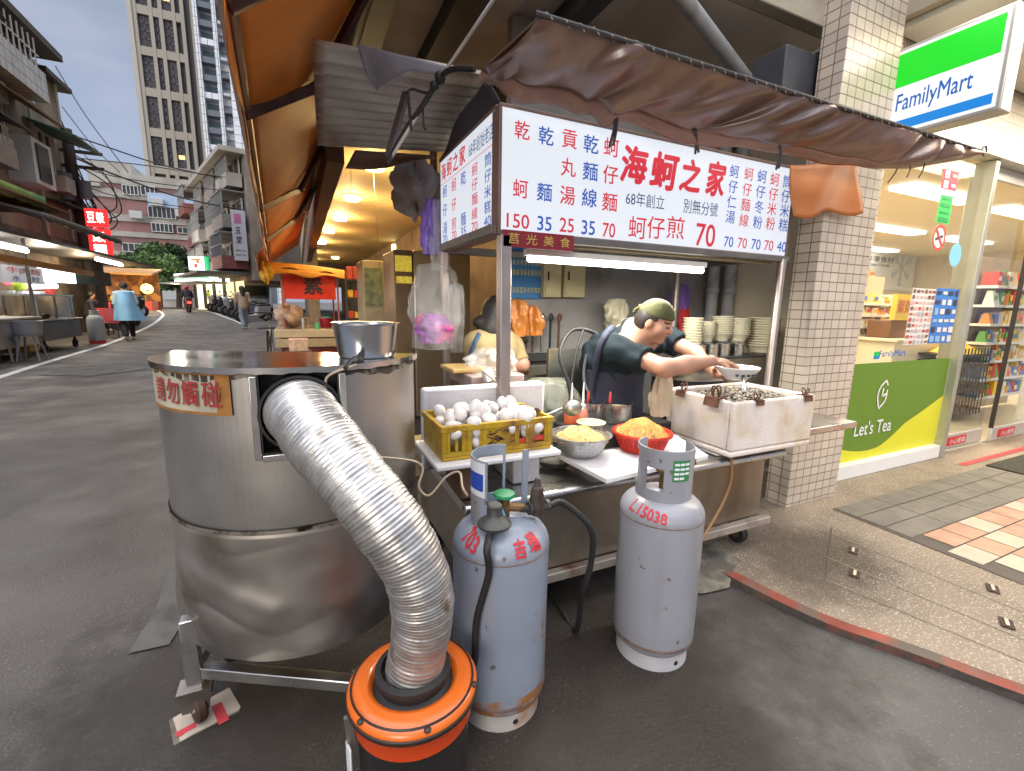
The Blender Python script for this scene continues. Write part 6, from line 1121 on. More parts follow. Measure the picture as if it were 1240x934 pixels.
for k in range(44): a_=2*PI*k/44; b.bar(rc+(k2*.735*math.cos(a_),k2*.735*math.sin(a_),.004),rc+(k2*.945*math.cos(a_),k2*.945*math.sin(a_),.07),.006,.006)
b.build('rib',M_rbk,rb); b=MB(); b.lathe([(k2*.9,.068),(k2*1.04,.073),(k2*1.05,.08),(k2*1.02,.088),(k2*.93,.082)],rc,40); b.build('rim',M_rbk,rb)
heap('fried_noodles','heap of thin orange fried noodles in the red basket','noodles',rc+(0,.005,.07),k2*.9,.068,mat('fried noodle',(.66,.37,.09),.5,var=.2,vs=50),900,.0017,22,(.66,.37,.09))
# ---- foam box with clams
fx0,fy0,fx1,fy1,fz0,fz1=1.80,1.42,2.39,1.85,.603,.872
fb=thing('styrofoam_clam_box','large white styrofoam box full of oysters on the right end of the counter','foam box',(2.1,1.63,.6))
b=MB(); b.box(fx0,fy0,fz0,fx1,fy1,fz0+.03)
tp=.012
b.box(fx0,fy0,fz0+.03,fx1,fy0+.03,fz1); b.box(fx0,fy1-.03,fz0+.03,fx1,fy1,fz1); b.box(fx0,fy0+.03,fz0+.03,fx0+.03,fy1-.03,fz1); b.box(fx1-.03,fy0+.03,fz0+.03,fx1,fy1-.03,fz1); b.build('box',M_foamy,fb,bev=.01)
b=MB(); b.poly([(fx0+.031,fy0+.031,.822),(fx1-.031,fy0+.031,.822),(fx1-.031,fy1-.031,.822),(fx0+.031,fy1-.031,.822)]); b.build('brine',mat('grey brine',(.05,.045,.035),.15,var=.3,vs=20),fb)
slab('styrofoam_block','foam slab under the left edge of the oyster box','foam block',1.81,1.5,.587,2.2,1.8,.601,M_foam)
b=MB(); r_=random.Random(4); M_c=[mat('oyster grey',(.28,.25,.2),.3,var=.3,vs=60),mat('oyster dark',(.12,.105,.085),.25,var=.3,vs=60),mat('oyster pale',(.42,.37,.3),.3,var=.2,vs=60)]
for k in range(1500):
    x=r_.uniform(fx0+.05,fx1-.05); y_=r_.uniform(fy0+.05,fy1-.05); u=(x-fx0)/(fx1-fx0); v=(y_-fy0)/(fy1-fy0); zz=.825+.05*math.sin(PI*u)*math.sin(PI*v)+.012*r_.random()
    a_=r_.uniform(0,PI); L_=r_.uniform(.008,.015); ax=np.array([math.cos(a_),math.sin(a_),r_.uniform(-.5,.5)]); ay=np.array([-math.sin(a_),math.cos(a_),r_.uniform(-.5,.5)])
    ax=nrm(ax); az=nrm(np.cross(ax,ay)); ay=np.cross(az,ax); c=np.array([x,y_,zz])
    ring=[c+ax*L_*math.cos(t)+ay*L_*.6*math.sin(t)-az*.001 for t in np.linspace(0,2*PI,7)[:-1]]
    b.add([c+az*L_*.4]+ring,[(0,1+i,1+(i+1)%6) for i in range(6)],r_.choice((0,0,0,1,1,2)))
o=b.build('oysters',M_c,smooth=80); tag(o,'mass of small grey shucked oysters in the big foam box','oysters'); o['kind']='stuff'
# binder clips
def clip(c,ax,out,s_,lb):
    t=thing('binder_clip',lb,'binder clip',c); ax=nrm(ax);out=nrm(out); up=np.array([0,0,1.]); c=np.asarray(c,float)
    b=MB(); b.prism([c+out*(.012*s_)-ax*.034*s_-up*.022*s_,c+out*(.012*s_)+ax*.034*s_-up*.022*s_,c+out*.006*s_+ax*.034*s_+up*.012*s_,c+out*.006*s_-ax*.034*s_+up*.012*s_],out*.003); b.prism([c-out*(.04)-ax*.034*s_-up*.022*s_,c-out*.04+ax*.034*s_-up*.022*s_,c-out*.034+ax*.034*s_+up*.012*s_,c-out*.034-ax*.034*s_+up*.012*s_],out*.003); b.obox(c-out*.014+up*.012*s_,(.068*s_,.052,.003),ax,out); b.build('clamp',M_rust,t)
    for sg_,q in ((1,.3),(-1,.0)):
        b=MB(); k=c-out*.014+up*.014*s_; pts=[k-ax*.012*s_,k-ax*.016*s_+up*.02*s_+out*sg_*.008,k-ax*.006*s_+up*.038*s_+out*sg_*.014,k+ax*.006*s_+up*.038*s_+out*sg_*.014,k+ax*.016*s_+up*.02*s_+out*sg_*.008,k+ax*.012*s_]; b.tube(pts,.0035*s_,6,sm=4); b.build('handle',M_rust,t)
clip((fx0+.0,1.545,fz1-.012),(0,-1,0),(-1,0,0),1.3,'large rusty binder clip on the left rim of the oyster box')
clip((fx0+.0,1.75,fz1-.01),(0,-1,0),(-1,0,0),.9,'small rusty binder clip on the back left rim of the oyster box')
clip((1.96,fy0,fz1-.006),(1,0,0),(0,-1,0),.75,'small rusty binder clip near the front corner of the oyster box')
clip((2.32,fy0,fz1-.01),(1,0,0),(0,-1,0),.85,'rusty binder clip at the right end of the oyster box front')
clip((1.47,1.345,.66),(1,0,0),(0,-1,0),.6,'tiny rusty binder clip on the board beside the right gas cylinder')
# ---- half drum oven
from mathutils import noise as mnoise
C0=np.array([-.012,1.69]); e1=np.array([.925,-.38]); e2=np.array([-.38,-.925]); RD=.386
def dpt(a,r=RD,b=RD): p=C0+e1*r*math.cos(a)+e2*b*math.sin(a); return p
ov=thing('drum_oven','large half-round stainless steel drum on a wheeled steel frame at the left','drum',(C0[0],C0[1]-.1,0))
M_dr=mat('drum steel',(.46,.44,.41),.36,1,var=.16,vs=2.2,rv=.1,col2=(.3,.26,.2),p2=(.55,.75),s2=2,st2=(1,1,.35),bump=.04,bs=5)
NB=64; zt,zm,zb=1.118,.675,.305
ANG=[PI*k/NB for k in range(NB+1)]
# duct opening: columns k whose centre lies in the window
ox0,ox1,oz0=-.112,.086,.905
ins=[k for k in range(NB) if ox0<.5*(dpt(ANG[k])[0]+dpt(ANG[k+1])[0])<ox1 and dpt(ANG[k])[1]<1.6]
b=MB()
for k in range(NB):
    a,c=dpt(ANG[k]),dpt(ANG[k+1]); zlo=zm
    ztop=oz0 if k in ins else zt
    n=6
    for i in range(n):
        za_,zb_=zlo+(ztop-zlo)*i/n,zlo+(ztop-zlo)*(i+1)/n
        b.add([(a[0],a[1],za_),(c[0],c[1],za_),(c[0],c[1],zb_),(a[0],a[1],zb_)],[(0,1,2,3)])
l_,r__=dpt(PI),dpt(0); b.poly([(l_[0],l_[1],zb),(r__[0],r__[1],zb),(r__[0],r__[1],zt),(l_[0],l_[1],zt)])
b.build('upper_shell',M_dr,ov,smooth=30)
# dented skirt
rs=random.Random(8); dents=[(1.0,.66,.66,.31,.05,.012),(.97,.62,.64,.31,.02,-.006),(.80,.64,.5,.5,.05,.006),(.78,.6,.46,.45,.03,-.005),(.97,.5,.85,.36,.05,-.008)]
def sdist(u,z,a,b_,c,d_):
    t=max(0,min(1,((u-a)*(c-a)+(z-b_)*(d_-b_))/((c-a)**2+(d_-b_)**2))); return math.hypot(u-a-(c-a)*t,z-b_-(d_-b_)*t)
def skirt(u,v):
    a=PI*u; z=zb+(zm+.005-zb)*v+(-.02*math.sin(PI*u)*(1-v)); d=.005+.003*(1-v)+.022*(1-v)*max(0,u-.55)
    if v>.97: d=.003
    for (du,dz,du1,dz1,s__,am) in dents: d-=am*math.exp(-(sdist(u,z,du,dz,du1,dz1)/s__)**2)*min(1,(1-v)*5)
    d+=.003*math.sin(17*u+9*z*3)*(1-v)
    nn=mnoise.noise(V3((u*4.5,z*5,1.3))); d-=.0055*(1-abs(nn))**7*min(1,(1-v)*4)*min(1,max(0,(u-.3)*3)); d+=.003*mnoise.noise(V3((u*14,z*13,5)))*min(1,(1-v)*3)
    q=C0+e1*(RD+d)*math.cos(a)+e2*(RD+d)*math.sin(a); return (q[0],q[1],z)
b=MB(); b.grid(300,70,skirt); M_dk=mat('dented skirt steel',(.43,.4,.365),.42,1,var=.2,vs=2.5,rv=.1,col2=(.22,.18,.13),p2=(.56,.72),s2=3); b.build('dented_skirt',M_dk,ov,smooth=70)
b=MB(); b.add([(dpt(a,RD+.006,RD+.006)[0],dpt(a,RD+.006,RD+.006)[1],z_) for z_ in (zm-.004,zm+.008) for a in ANG],[(k,k+1,NB+2+k,NB+1+k) for k in range(NB)]); b.build('seam_band',mat('seam steel',(.55,.5,.42),.35,1,var=.2,col2=(.05,.035,.025),p2=(.55,.65),s2=12),ov,smooth=60)
# lid: slightly overhanging thin sheet
b=MB(); rim=[dpt(a,RD+.013,RD+.013) for a in ANG]; n=len(rim)
jag=lambda k: .004*math.sin(k*2.1)+.003*math.sin(k*5.3)
b.add([(p[0],p[1],zt+.012) for p in rim]+[(p[0],p[1],zt-.004+jag(k)*.4) for k,p in enumerate(rim)],[tuple(range(n))]+[(k,n+k,n+k+1,k+1) for k in range(n-1)]+[(n-1,2*n-1,n,0)]); b.build('lid',mat('mirror steel lid',(.6,.6,.6),.14,1,var=.08,vs=3,rv=.08,bump=.05,bs=7),ov,smooth=30)
b=MB(); b.add([(dpt(a,RD+.004,RD+.004)[0],dpt(a,RD+.004,RD+.004)[1],z_+(.004*math.sin(k*1.7)+.006*math.sin(k*.45) if j==0 else 0)) for j,z_ in enumerate((zt-.022,zt-.004)) for k,a in enumerate(ANG)],[(k,k+1,NB+2+k,NB+1+k) for k in range(NB) if k not in ins]); b.build('burnt_rim',mat('burnt rim',(.07,.05,.035),.8,.2,var=.4,vs=30,col2=(.3,.26,.2),p2=(.5,.6),s2=25),ov)
# opening box
wy=min(dpt(a)[1] for a in ANG); k0,k1=ins[0],ins[-1]+1; pa_,pb_=dpt(ANG[k0]),dpt(ANG[k1])
xl,xr=min(pa_[0],pb_[0]),max(pa_[0],pb_[0]); M_blk=mat('sooty black',(.018,.016,.015),.6,var=.3,vs=9)
b=MB(); b.box(xl,wy+.05,oz0,xr,wy+.06,zt-.006); b.box(xl,wy-.005,oz0-.004,xr,wy+.05,oz0); b.box(xl-.003,wy-.005,oz0,xl,wy+.12,zt-.006); b.box(xr,wy-.005,oz0,xr+.003,wy+.12,zt-.006); b.build('opening_box',M_blk,ov)
b=MB(); b.box(xl-.022,wy+.0,oz0-.02,xl-.004,wy+.018,zt-.01); b.box(xr+.004,wy-.004,oz0-.02,xr+.022,wy+.014,zt-.01); b.box(xl-.003,wy-.006,oz0-.024,xr+.003,wy+.01,oz0-.006); b.build('opening_frame',M_ss,ov,bev=.002)
b=MB(); b.lathe([(.096,-.03),(.103,-.03),(.103,.03),(.096,.03)],(-.01,wy+.02,1.005),28,ax=(0,-1,0)); b.lathe([(.0,0),(.096,0)],(-.01,wy+.04,1.005),28,ax=(0,-1,0)); b.build('black_collar',M_blk,ov)
# faded warning label
def onarc(px,pz,off=.003):
    lo,hi=0.,PI
    # find the angle whose projected position has this pixel column
    best=min(range(40*NB+1),key=lambda k:abs(pixx(dpt(PI*k/(40*NB)),pz)-px) if PI*k/(40*NB)>1.0 else 1e9); a=PI*best/(40*NB); q=dpt(a,RD+off,RD+off); return np.array([q[0],q[1],pz])
def pixx(q,z):
    v=np.array([q[0],q[1],z-CH]); return 620+F_*(v@cr)/(v@cf)
def zat(px,py):
    z=1.0
    for i in range(8):
        p=onarc(px,z,.0); v=np.array([p[0],p[1],0]); d=dirw(px,py); t=(p@d*0+np.hypot(p[0],p[1]))/np.hypot(d[0],d[1]); z=CH+d[2]*t
    return z
lz0,lz1=zat(240,500),zat(240,452)
def angpx(px):
    return min((1.0+k*.004 for k in range(420)),key=lambda a:abs(pixx(dpt(a),1.0)-px))
LA0=angpx(283); LA1=min(LA0+.98,2.6)
def labp(u,v,off=.004):
    a=LA1+(LA0-LA1)*u; q=dpt(a,RD+off,RD+off); return np.array([q[0],q[1],lz0+(lz1-lz0)*v])
b=MB(); nu=14; b.grid(nu,2,lambda u,v:labp(u,v)); lb_=b.build('warning_label',mat('faded label',(.42,.38,.27),.7,var=.2,vs=12,col2=(.28,.15,.07),p2=(.55,.7),s2=9),ov)
b=MB(); b.grid(6,2,lambda u,v:labp(.9+.1*u,v,.0055)); b.grid(14,1,lambda u,v:labp(u,.96+.05*v,.0055)); b.grid(14,1,lambda u,v:labp(u,-.03+.07*v,.0055)); b.build('rust_edge',mat('label rust',(.3,.13,.025),.8,var=.3,vs=20),ov)
b=MB()
for i,c_ in enumerate('請勿觸碰'):
    u0=.36+.17*i; c=labp(u0,.5,.007); U=nrm(labp(u0+.05,.5,.007)-labp(u0-.05,.5,.007)); hh=(lz1-lz0)*.62; ww=.82*np.linalg.norm(labp(u0+.085,.5,.007)-labp(u0-.085,.5,.007)); text(b,c_,c,U,(0,0,1),w=ww,h=hh,bold=.02)
b.build('lettering',mat('label red ink',(.33,.03,.025),.6,var=.25,vs=20),ov,smooth=0)
# frame
LF=np.array([-.355,1.505]); RF=np.array([.235,1.19]); LB=np.array([-.30,1.76]); RB=np.array([.30,1.55])
b=MB(); b.bar((*LF,.13),(*LF,.36),.042); b.build('leg',M_ss,ov,bev=.003)
for q in (RF,LB,RB): b=MB(); b.bar((*q,.13),(*q,.36),.042); b.build('leg',M_ss,ov,bev=.003)
b=MB(); b.bar((LF[0]+.022,LF[1],.175),(RF[0]-.022,RF[1],.175),.036); b.bar((LF[0],LF[1]+.022,.185),(LB[0],LB[1]-.022,.185),.036); b.bar((LB[0]+.022,LB[1],.175),(RB[0]-.022,RB[1],.175),.036); b.build('stretcher',M_ss,ov,bev=.003)
b=MB(); b.lathe([(.02,-.016),(.045,-.016),(.052,-.009),(.052,.009),(.045,.016),(.02,.016)],(LF[0],LF[1],.058),22,ax=(.9,.4,0)); wh=b.build('caster',mat('rusty caster',(.06,.03,.02),.7,.2,var=.4,vs=30),ov); b=MB(); b.prism([(LF[0]-.035,LF[1]-.03,.06),(LF[0]+.035,LF[1]-.03,.06),(LF[0]+.045,LF[1]-.03,.13),(LF[0]-.045,LF[1]-.03,.13)],(0,.004,0)); b.prism([(LF[0]-.035,LF[1]+.03,.06),(LF[0]+.035,LF[1]+.03,.06),(LF[0]+.045,LF[1]+.03,.13),(LF[0]-.045,LF[1]+.03,.13)],(0,.004,0)); b.box(LF[0]-.045,LF[1]-.034,.126,LF[0]+.045,LF[1]+.034,.132); b.cyl((LF[0],LF[1]-.045,.062),(LF[0],LF[1]-.02,.062),.009,8); b.build('caster_fork',M_ssd,wh)
for q in (RF,LB,RB): b=MB(); b.lathe([(.02,-.016),(.045,-.016),(.052,-.009),(.052,.009),(.045,.016),(.02,.016)],(q[0],q[1],.056),18,ax=(1,0,0)); b.build('caster',M_rub,ov); 
# folded newspaper under the caster
np_=thing('folded_newspaper','folded newspaper with red print lying under the drum caster','newspaper',(-.345,1.52,0)); b=MB()
for k in range(3): b.obox((-.345+.006*k,1.515+.004*k,.0025+.0022*k),(.17-.012*k,.11,.0018),(.93,.3+.05*k,0),(-.3,.93,0))
b.build('paper',mat('newsprint',(.5,.42,.33),.9,var=.15,vs=14),np_); b=MB(); b.obox((-.3,1.5,.0086),(.028,.09,.0006),(.93,.35,0),(-.3,.93,0)); b.obox((-.385,1.475,.0088),(.05,.022,.0006),(.93,.35,0),(-.3,.93,0)); b.build('red_print',mat('red ink',(.55,.05,.06),.8),np_,smooth=0)
# flexible duct
M_duct=mat('crinkled aluminium',(.56,.54,.51),.38,.85,var=.2,vs=24,rv=.12,col3=(.2,.13,.07),p3=(.66,.74),s3=9,bump=.12,bs=60)
path=spline([(-.01,wy+.035,1.005),(-.002,wy-.03,1.002),(.045,1.165,.945),(.132,1.065,.83),(.21,1.008,.69),(.236,1.005,.55),(.214,1.022,.365)],70); m=len(path)
rad=[(.091*(1-t)+.073*t)*(1+.011*math.sin(2*PI*i/4.0)+.007*math.sin(2*PI*i/12.0))*(1+.02*math.sin(i*.06)+.012*math.sin(i*.19)) for i,t in ((i,min(1,i/(m-1)*1.1)) for i in range(m))]
b=MB(); b.tube(path,rad,36,cap=False); o=b.build('flexible_duct',M_duct,smooth=75); tag(o,'thick crinkled silver flexible duct running from the drum down to the orange topped bin','duct')
# fan bin
BX,BY=.213,1.025; bn=thing('exhaust_fan_bin','black round bin with a bright orange lid ring receiving the silver duct','bin',(BX,BY,0))
M_org=mat('orange plastic',(.72,.14,.012),.3,var=.08,vs=6,coat=.3,col2=(.5,.08,.01),p2=(.6,.75),s2=4)
b=MB(); b.lathe([(0,.004),(.128,.004),(.135,.02),(.142,.25),(.148,.3)],(BX,BY,0),44); b.build('body',mat('black plastic bin',(.022,.021,.02),.35,var=.3,vs=5,col2=(.07,.06,.05),p2=(.6,.75),s2=5),bn,smooth=40)
b=MB(); b.lathe([(.149,.265),(.15,.3),(.158,.318)],(BX,BY,0),44); b.build('red_band',mat('red orange plastic',(.6,.06,.01),.3,var=.1),bn)
b=MB(); b.lathe([(.157,.317),(.163,.326),(.163,.342),(.155,.352),(.12,.363),(.108,.36),(.1,.345)],(BX,BY,0),48); b.build('lid_ring',M_org,bn,smooth=50)
b=MB(); b.lathe([(.164,.322),(.1665,.327),(.1665,.334),(.164,.337)],(BX,BY,0),48); b.lathe([(.149,.3535),(.152,.358),(.155,.353)],(BX,BY,0),48)
for k in range(6): a_=.5+k*PI/3; b.ell((BX+.158*math.cos(a_),BY+.158*math.sin(a_),.35),(.009,.009,.006),8,5)
b.build('clamp_ring',mat('dark grime',(.03,.018,.012),.5,var=.3),bn)
b=MB(); b.lathe([(.104,.3),(.1,.345),(.086,.352),(.084,.372),(.095,.375),(.095,.386),(.08,.39),(.08,.36),(.0,.355)],(BX,BY,0),40); b.build('collar',M_blk,bn)
b=MB(); b.bar((BX-.156,BY-.02,.2),(BX-.162,BY-.02,.32),.012,.02); b.build('latch',M_ssd,bn)
b=MB(); b.obox((BX-.165,BY-.03,.2),(.006,.035,.1),(1,.2,0),(-.2,1,0)); b.build('white_tag',mat('white tape',(.65,.65,.65),.6,var=.05),bn,bev=.004)
# ---- gas cylinders
def gas(lb,x,y,z0,r,H,rz,cols,seed,rust=True):
    t=thing('gas_cylinder',lb,'gas cylinder',(x,y,z0),rz); M=cols; hs_=H*.77
    prof=[(r*.85,.055),(r*.97,.075),(r,.1)]+[(r,.1+(hs_-.1-r*.55)*k/6) for k in range(1,7)]+[(r*math.cos(a),hs_-r*.55+r*.55*math.sin(a)) for a in np.linspace(.12,PI/2*.93,9)]
    b=MB(); b.lathe(prof,(x,y,z0),44); b.build('tank',M,t,smooth=40)
    b=MB()
    b.lathe([(r*1.002,hs_-r*.62),(r*1.014,hs_-r*.6),(r*1.002,hs_-r*.58)],(x,y,z0),44); b.lathe([(r*1.001,.09),(r*1.012,.096),(r*1.001,.102)],(x,y,z0),44); b.build('weld_seam',mat('weld rust',(.17,.12,.1),.7,var=.4,vs=50) ,t)
    b=MB(); b.lathe([(r*.86,0),(r*.88,0),(r*.88,.06),(r*.8,.075)],(x,y,z0),40); b.build('foot_ring',mat('foot ring white',(.5,.46,.42),.6,var=.12,vs=8,col2=(.3,.13,.04),p2=(.52,.68),s2=6) if rust else mat('foot ring grey',(.5,.49,.5),.55,var=.1,vs=8),t)
    if rust: b=MB(); b.lathe([(r*.965,.07),(r*.985,.078),(r*1.004,.103),(r*1.003,.128)],(x,y,z0),44); b.build('rust_band',mat('rust stain band',(.25,.27,.32),.6,var=.2,vs=9,col2=(.28,.12,.035),p2=(.44,.56),s2=9),t)
    b=MB(); b.cyl((x,y-r*.885,z0+.03),(x,y-r*.87,z0+.03),.009,10); b.build('vent_hole',M_blk,t)
    return t,hs_
M_g1=mat('blue grey paint',(.25,.28,.335),.35,var=.07,vs=4,col2=(.3,.17,.08),p2=(.58,.78),s2=6,st2=(1.8,1.8,.3),col3=(.12,.1,.09),p3=(.67,.71),s3=30,spec=.6)
M_g2=mat('grey paint',(.3,.3,.325),.3,var=.05,vs=4,col3=(.17,.13,.1),p3=(.69,.73),s3=28,col2=(.24,.235,.24),p2=(.5,.7),s2=5,st2=(1.5,1.5,.3),spec=.6)
def collar(b,x,y,z0,z1,r,a0,a1,n=30,win=None,th=.004):
    for k in range(n):
        p,q=a0+(a1-a0)*k/n,a0+(a1-a0)*(k+1)/n; segs=[(z0,z1)]
        if win:
            for (wa,wb,wz0,wz1) in win:
                if wa<.5*(p+q)<wb: segs=[(z0,wz0),(wz1,z1)]
        for za,zb_ in segs:
            for rr in (r,r-th): b.add([(x+rr*math.cos(p),y+rr*math.sin(p),za),(x+rr*math.cos(q),y+rr*math.sin(q),za),(x+rr*math.cos(q),y+rr*math.sin(q),zb_),(x+rr*math.cos(p),y+rr*math.sin(p),zb_)],[(0,1,2,3) if rr==r else (3,2,1,0)])
            b.add([(x+r*math.cos(p),y+r*math.sin(p),zb_),(x+r*math.cos(q),y+r*math.sin(q),zb_),(x+(r-th)*math.cos(q),y+(r-th)*math.sin(q),zb_),(x+(r-th)*math.cos(p),y+(r-th)*math.sin(p),zb_)],[(0,1,2,3)])
def cyltext(b,s,x,y,r,z,a,w_,h,bold=.03,tilt=0):
    vs,fs,sz=glyphs(s,0,.1); sx,sy=w_/sz[0],h/sz[1]
    for k,(du,dv) in enumerate(((0,0),(bold,0),(-bold,0),(0,bold),(0,-bold))):
        Q=[(v[0]*sx+du*sx,v[1]*sy+dv*sy) for v in vs]; b.add([(x+(r(z+q[1]+q[0]*tilt)+.0003*k)*math.cos(a+q[0]/.15),y+(r(z+q[1]+q[0]*tilt)+.0003*k)*math.sin(a+q[0]/.15),z+q[1]+q[0]*tilt) for q in Q],fs)
M_ink=mat('red paint ink',(.55,.02,.03),.5,var=.15,vs=30)
GX1,GY1=.535,1.208; r1=.15
t1,h1=gas('blue grey rusty gas cylinder with hoses and green valve beside the orange bin',GX1,GY1,0,r1,.86,0,M_g1,1)
def shoulder(r,hs_):
    def f(z):
        zz=z-(hs_-r*.55); 
        return r+.0015 if zz<=0 else r*math.cos(math.asin(min(.98,zz/(r*.55))))+.003
    return f
b=MB(); f=shoulder(r1,h1); va=math.atan2(-GY1,-GX1)  # towards the camera
cyltext(b,'吉',GX1,GY1,f,h1-.05,va+.42,.04,.042); cyltext(b,'瑞',GX1,GY1,f,h1-.045,va+.78,.045,.042); cyltext(b,'703',GX1,GY1,f,h1-.04,va-.75,.07,.035,.03,-.25); cyltext(b,'1',GX1,GY1,f,h1-.06,va-.25,.012,.03); b.build('red_lettering',M_ink,t1,smooth=0)
b=MB(); collar(b,GX1,GY1,h1-.035,.855,.095,PI*.33,PI*1.22,30,[(PI*.36,PI*.7,h1+.03,.82)]); b.build('valve_guard',M_g1,t1)
b=MB(); b.bar((GX1+.088,GY1+.02,h1-.03),(GX1+.09,GY1+.02,.85),.006,.02); b.build('guard_post',M_g1,t1)
# label on guard
b=MB(); aa0,aa1=PI*.93,PI*1.2
def gl(u,v): a_=aa0+(aa1-aa0)*u; return (GX1+.0965*math.cos(a_),GY1+.0965*math.sin(a_),.745+.105*v)
b.grid(8,1,gl); b.build('paper_label',mat('label white',(.65,.66,.68),.5,var=.05),t1); b=MB(); b.grid(8,1,lambda u,v:tuple(np.array([GX1,GY1,0])+(np.array(gl(.08+.84*u,.18+.5*v))-np.array([GX1,GY1,0]))*np.array([1.01,1.01,1]))); b.build('blue_print',mat('label blue',(.02,.06,.35),.5,var=.1),t1)
# valve, green wheel, regulators
vx,vy,vz=GX1-.0,GY1-.02,h1
b=MB(); b.cyl((vx,vy,h1-.02),(vx,vy,h1+.055),.017,12); b.cyl((vx-.01,vy,h1+.03),(vx+.06,vy-.01,h1+.02),.013,10); b.cyl((vx-.03,vy,h1+.03),(vx-.01,vy,h1+.03),.013,10); b.build('brass_valve',mat('old brass',(.22,.13,.05),.5,.7,var=.3,vs=20),t1)
b=MB(); b.lathe([(0,.0),(.016,.002),(.03,.0),(.036,.006),(.033,.014),(.02,.016),(0,.015)],(vx,vy,h1+.06),9); b.build('green_handwheel',mat('green handwheel',(.01,.2,.07),.4,var=.1),t1,smooth=20)
reg=thing('gas_regulator','dark grey round gas regulator on the left cylinder','gas regulator',(GX1-.06,GY1-.07,h1+.01)); qx,qy=GX1-.055,GY1-.075; M_reg=mat('dark zinc',(.08,.08,.075),.5,.5,var=.25,vs=14)
b=MB(); b.lathe([(0,-.012),(.03,-.012),(.048,0),(.05,.008),(.044,.015),(.024,.03),(.022,.034),(.022,.062),(.018,.066),(0,.066)],(qx,qy,h1+.005),24); b.build('body',M_reg,reg); b=MB(); b.tube([(qx+.03,qy+.01,h1+.012),(vx-.02,vy,h1+.028)],.014,10); b.build('inlet',mat('blue plastic',(.1,.25,.4),.4,var=.1),reg)
rg2=thing('gas_regulator','rusty regulator with pointed top between the cylinder valve and the right hose','gas regulator',(GX1+.12,GY1-.03,h1+.01)); ex,ey=GX1+.105,GY1-.035
b=MB(); b.lathe([(0,-.03),(.016,-.03),(.018,-.01),(.026,-.005),(.026,.01),(.022,.03),(.018,.06),(.012,.066),(.008,.09),(0,.092)],(ex,ey,h1+.02),16); b.tube([(vx+.05,vy-.01,h1+.02),(ex-.03,ey,h1+.015),(ex+.045,ey-.005,h1+.015)],.013,10); b.build('body',mat('rusty regulator',(.07,.05,.04),.65,.4,var=.4,vs=25),rg2); b=MB(); b.lathe([(.015,0),(.022,0),(.022,.008),(.015,.008)],(ex-.03,ey,h1+.016),8,ax=(1,0,0)); b.lathe([(.012,0),(.02,0),(.02,.012),(.012,.012)],(ex+.03,ey,h1+.016),8,ax=(1,0,0)); b.build('pipe_nut',M_reg,rg2,smooth=20)
def hose(lb,pts,r=.0105,m=M_rub): b=MB(); b.tube(pts,r,10,sm=9); return tag(b.build('gas_hose',m,smooth=60),lb,'hose')
hose('black gas hose curving down the left side of the blue grey cylinder',[(qx-.03,qy-.035,h1-.005),(qx-.055,qy-.08,h1-.02),(GX1-.1,GY1-.145,h1-.1),(GX1-.125,GY1-.12,h1-.25),(GX1-.13,GY1-.11,h1-.4),(GX1-.15,GY1-.06,.2),(GX1-.155,GY1+.06,.02),(GX1-.1,GY1+.16,.012)])
hose('black gas hose arching from the regulator down to the asphalt between the cylinders',[(ex+.045,ey-.005,h1+.015),(ex+.10,ey+.0,h1+.01),W(715,640,y=1.14),W(716,680,y=1.16),W(705,720,y=1.2),W(697,765,z=.012),W(680,738,z=.02),W(655,712,z=.03),(.62,1.6,.03)])
GX2,GY2=1.167,1.184; r2=.149
t2,h2=gas('clean light grey gas cylinder standing between the cart and the road',GX2,GY2,0,r2,.85,0,M_g2,2,False)
b=MB(); f=shoulder(r2,h2); va=math.atan2(-GY2,-GX2)
cyltext(b,'L.15038',GX2,GY2,f,h2-.05,va-.35,.15,.032,.02,-.12); b.build('red_lettering',M_ink,t2,smooth=0)
b=MB(); va2=math.atan2(-GY2,-GX2); collar(b,GX2,GY2,h2-.02,.82,.098,va2-PI*.75,va2+PI*.75,44,[(va2-.62,va2-.05,h2+.02,h2+.1),(va2-1.9,va2-1.2,h2+.04,.8)]); b.build('valve_guard',M_g2,t2)
b=MB(); a0_,a1_=va2+.28,va2+.95
def gl2(u,v,o=.0995): a_=a0_+(a1_-a0_)*u; return (GX2+o*math.cos(a_),GY2+o*math.sin(a_),h2+.06+.075*v)
b.grid(8,1,gl2); b.build('green_sticker',mat('sticker green',(.03,.22,.07),.5,var=.05),t2)
b=MB()
for j in range(4):
    for k in range(3 if j else 2): b.grid(3,1,lambda u,v:gl2((.08+.3*k)+.26*u,.1+.22*j+.11*v,.1003))
b.build('sticker_print',M_wp,t2)
b=MB(); b.cyl((GX2,GY2,h2-.02),(GX2,GY2,h2+.06),.016,12); b.lathe([(0,0),(.03,0),(.034,.008),(.03,.015),(0,.015)],(GX2,GY2,h2+.062),9); b.build('valve',mat('old brass',(.22,.13,.05)),t2)
hose('brown rubber hose hanging down the front panel of the cart',[W(886,556,y=1.44),W(884,585,y=1.46),W(872,615,y=1.47),W(852,650,y=1.45),W(846,660,y=1.43)],.008,mat('brown hose',(.3,.17,.07),.5,var=.1))
def cable(lb,pts,r=.004,m=None,sm=8,name='cable',cat='cable'): b=MB(); b.tube(pts,r,7,sm=sm); return tag(b.build(name,m or M_rub,smooth=60),lb,cat)
M_bei=mat('beige cable',(.45,.35,.24),.5,var=.1)
def dl(px,py): p=onarc(px,zat(px,py),.008); return p
cable('thin beige cable hanging from the drum rim along the drum to the counter',[W(432,442,z=1.13),dl(432,455),dl(434,480),dl(450,500),dl(470,518),dl(492,540),W(505,560,y=1.38),W(507,590,y=1.36),W(520,600,y=1.36),W(540,578,y=1.38),W(556,572,y=1.36),W(560,590,y=1.3),W(566,600,y=1.24)],.004,M_bei)
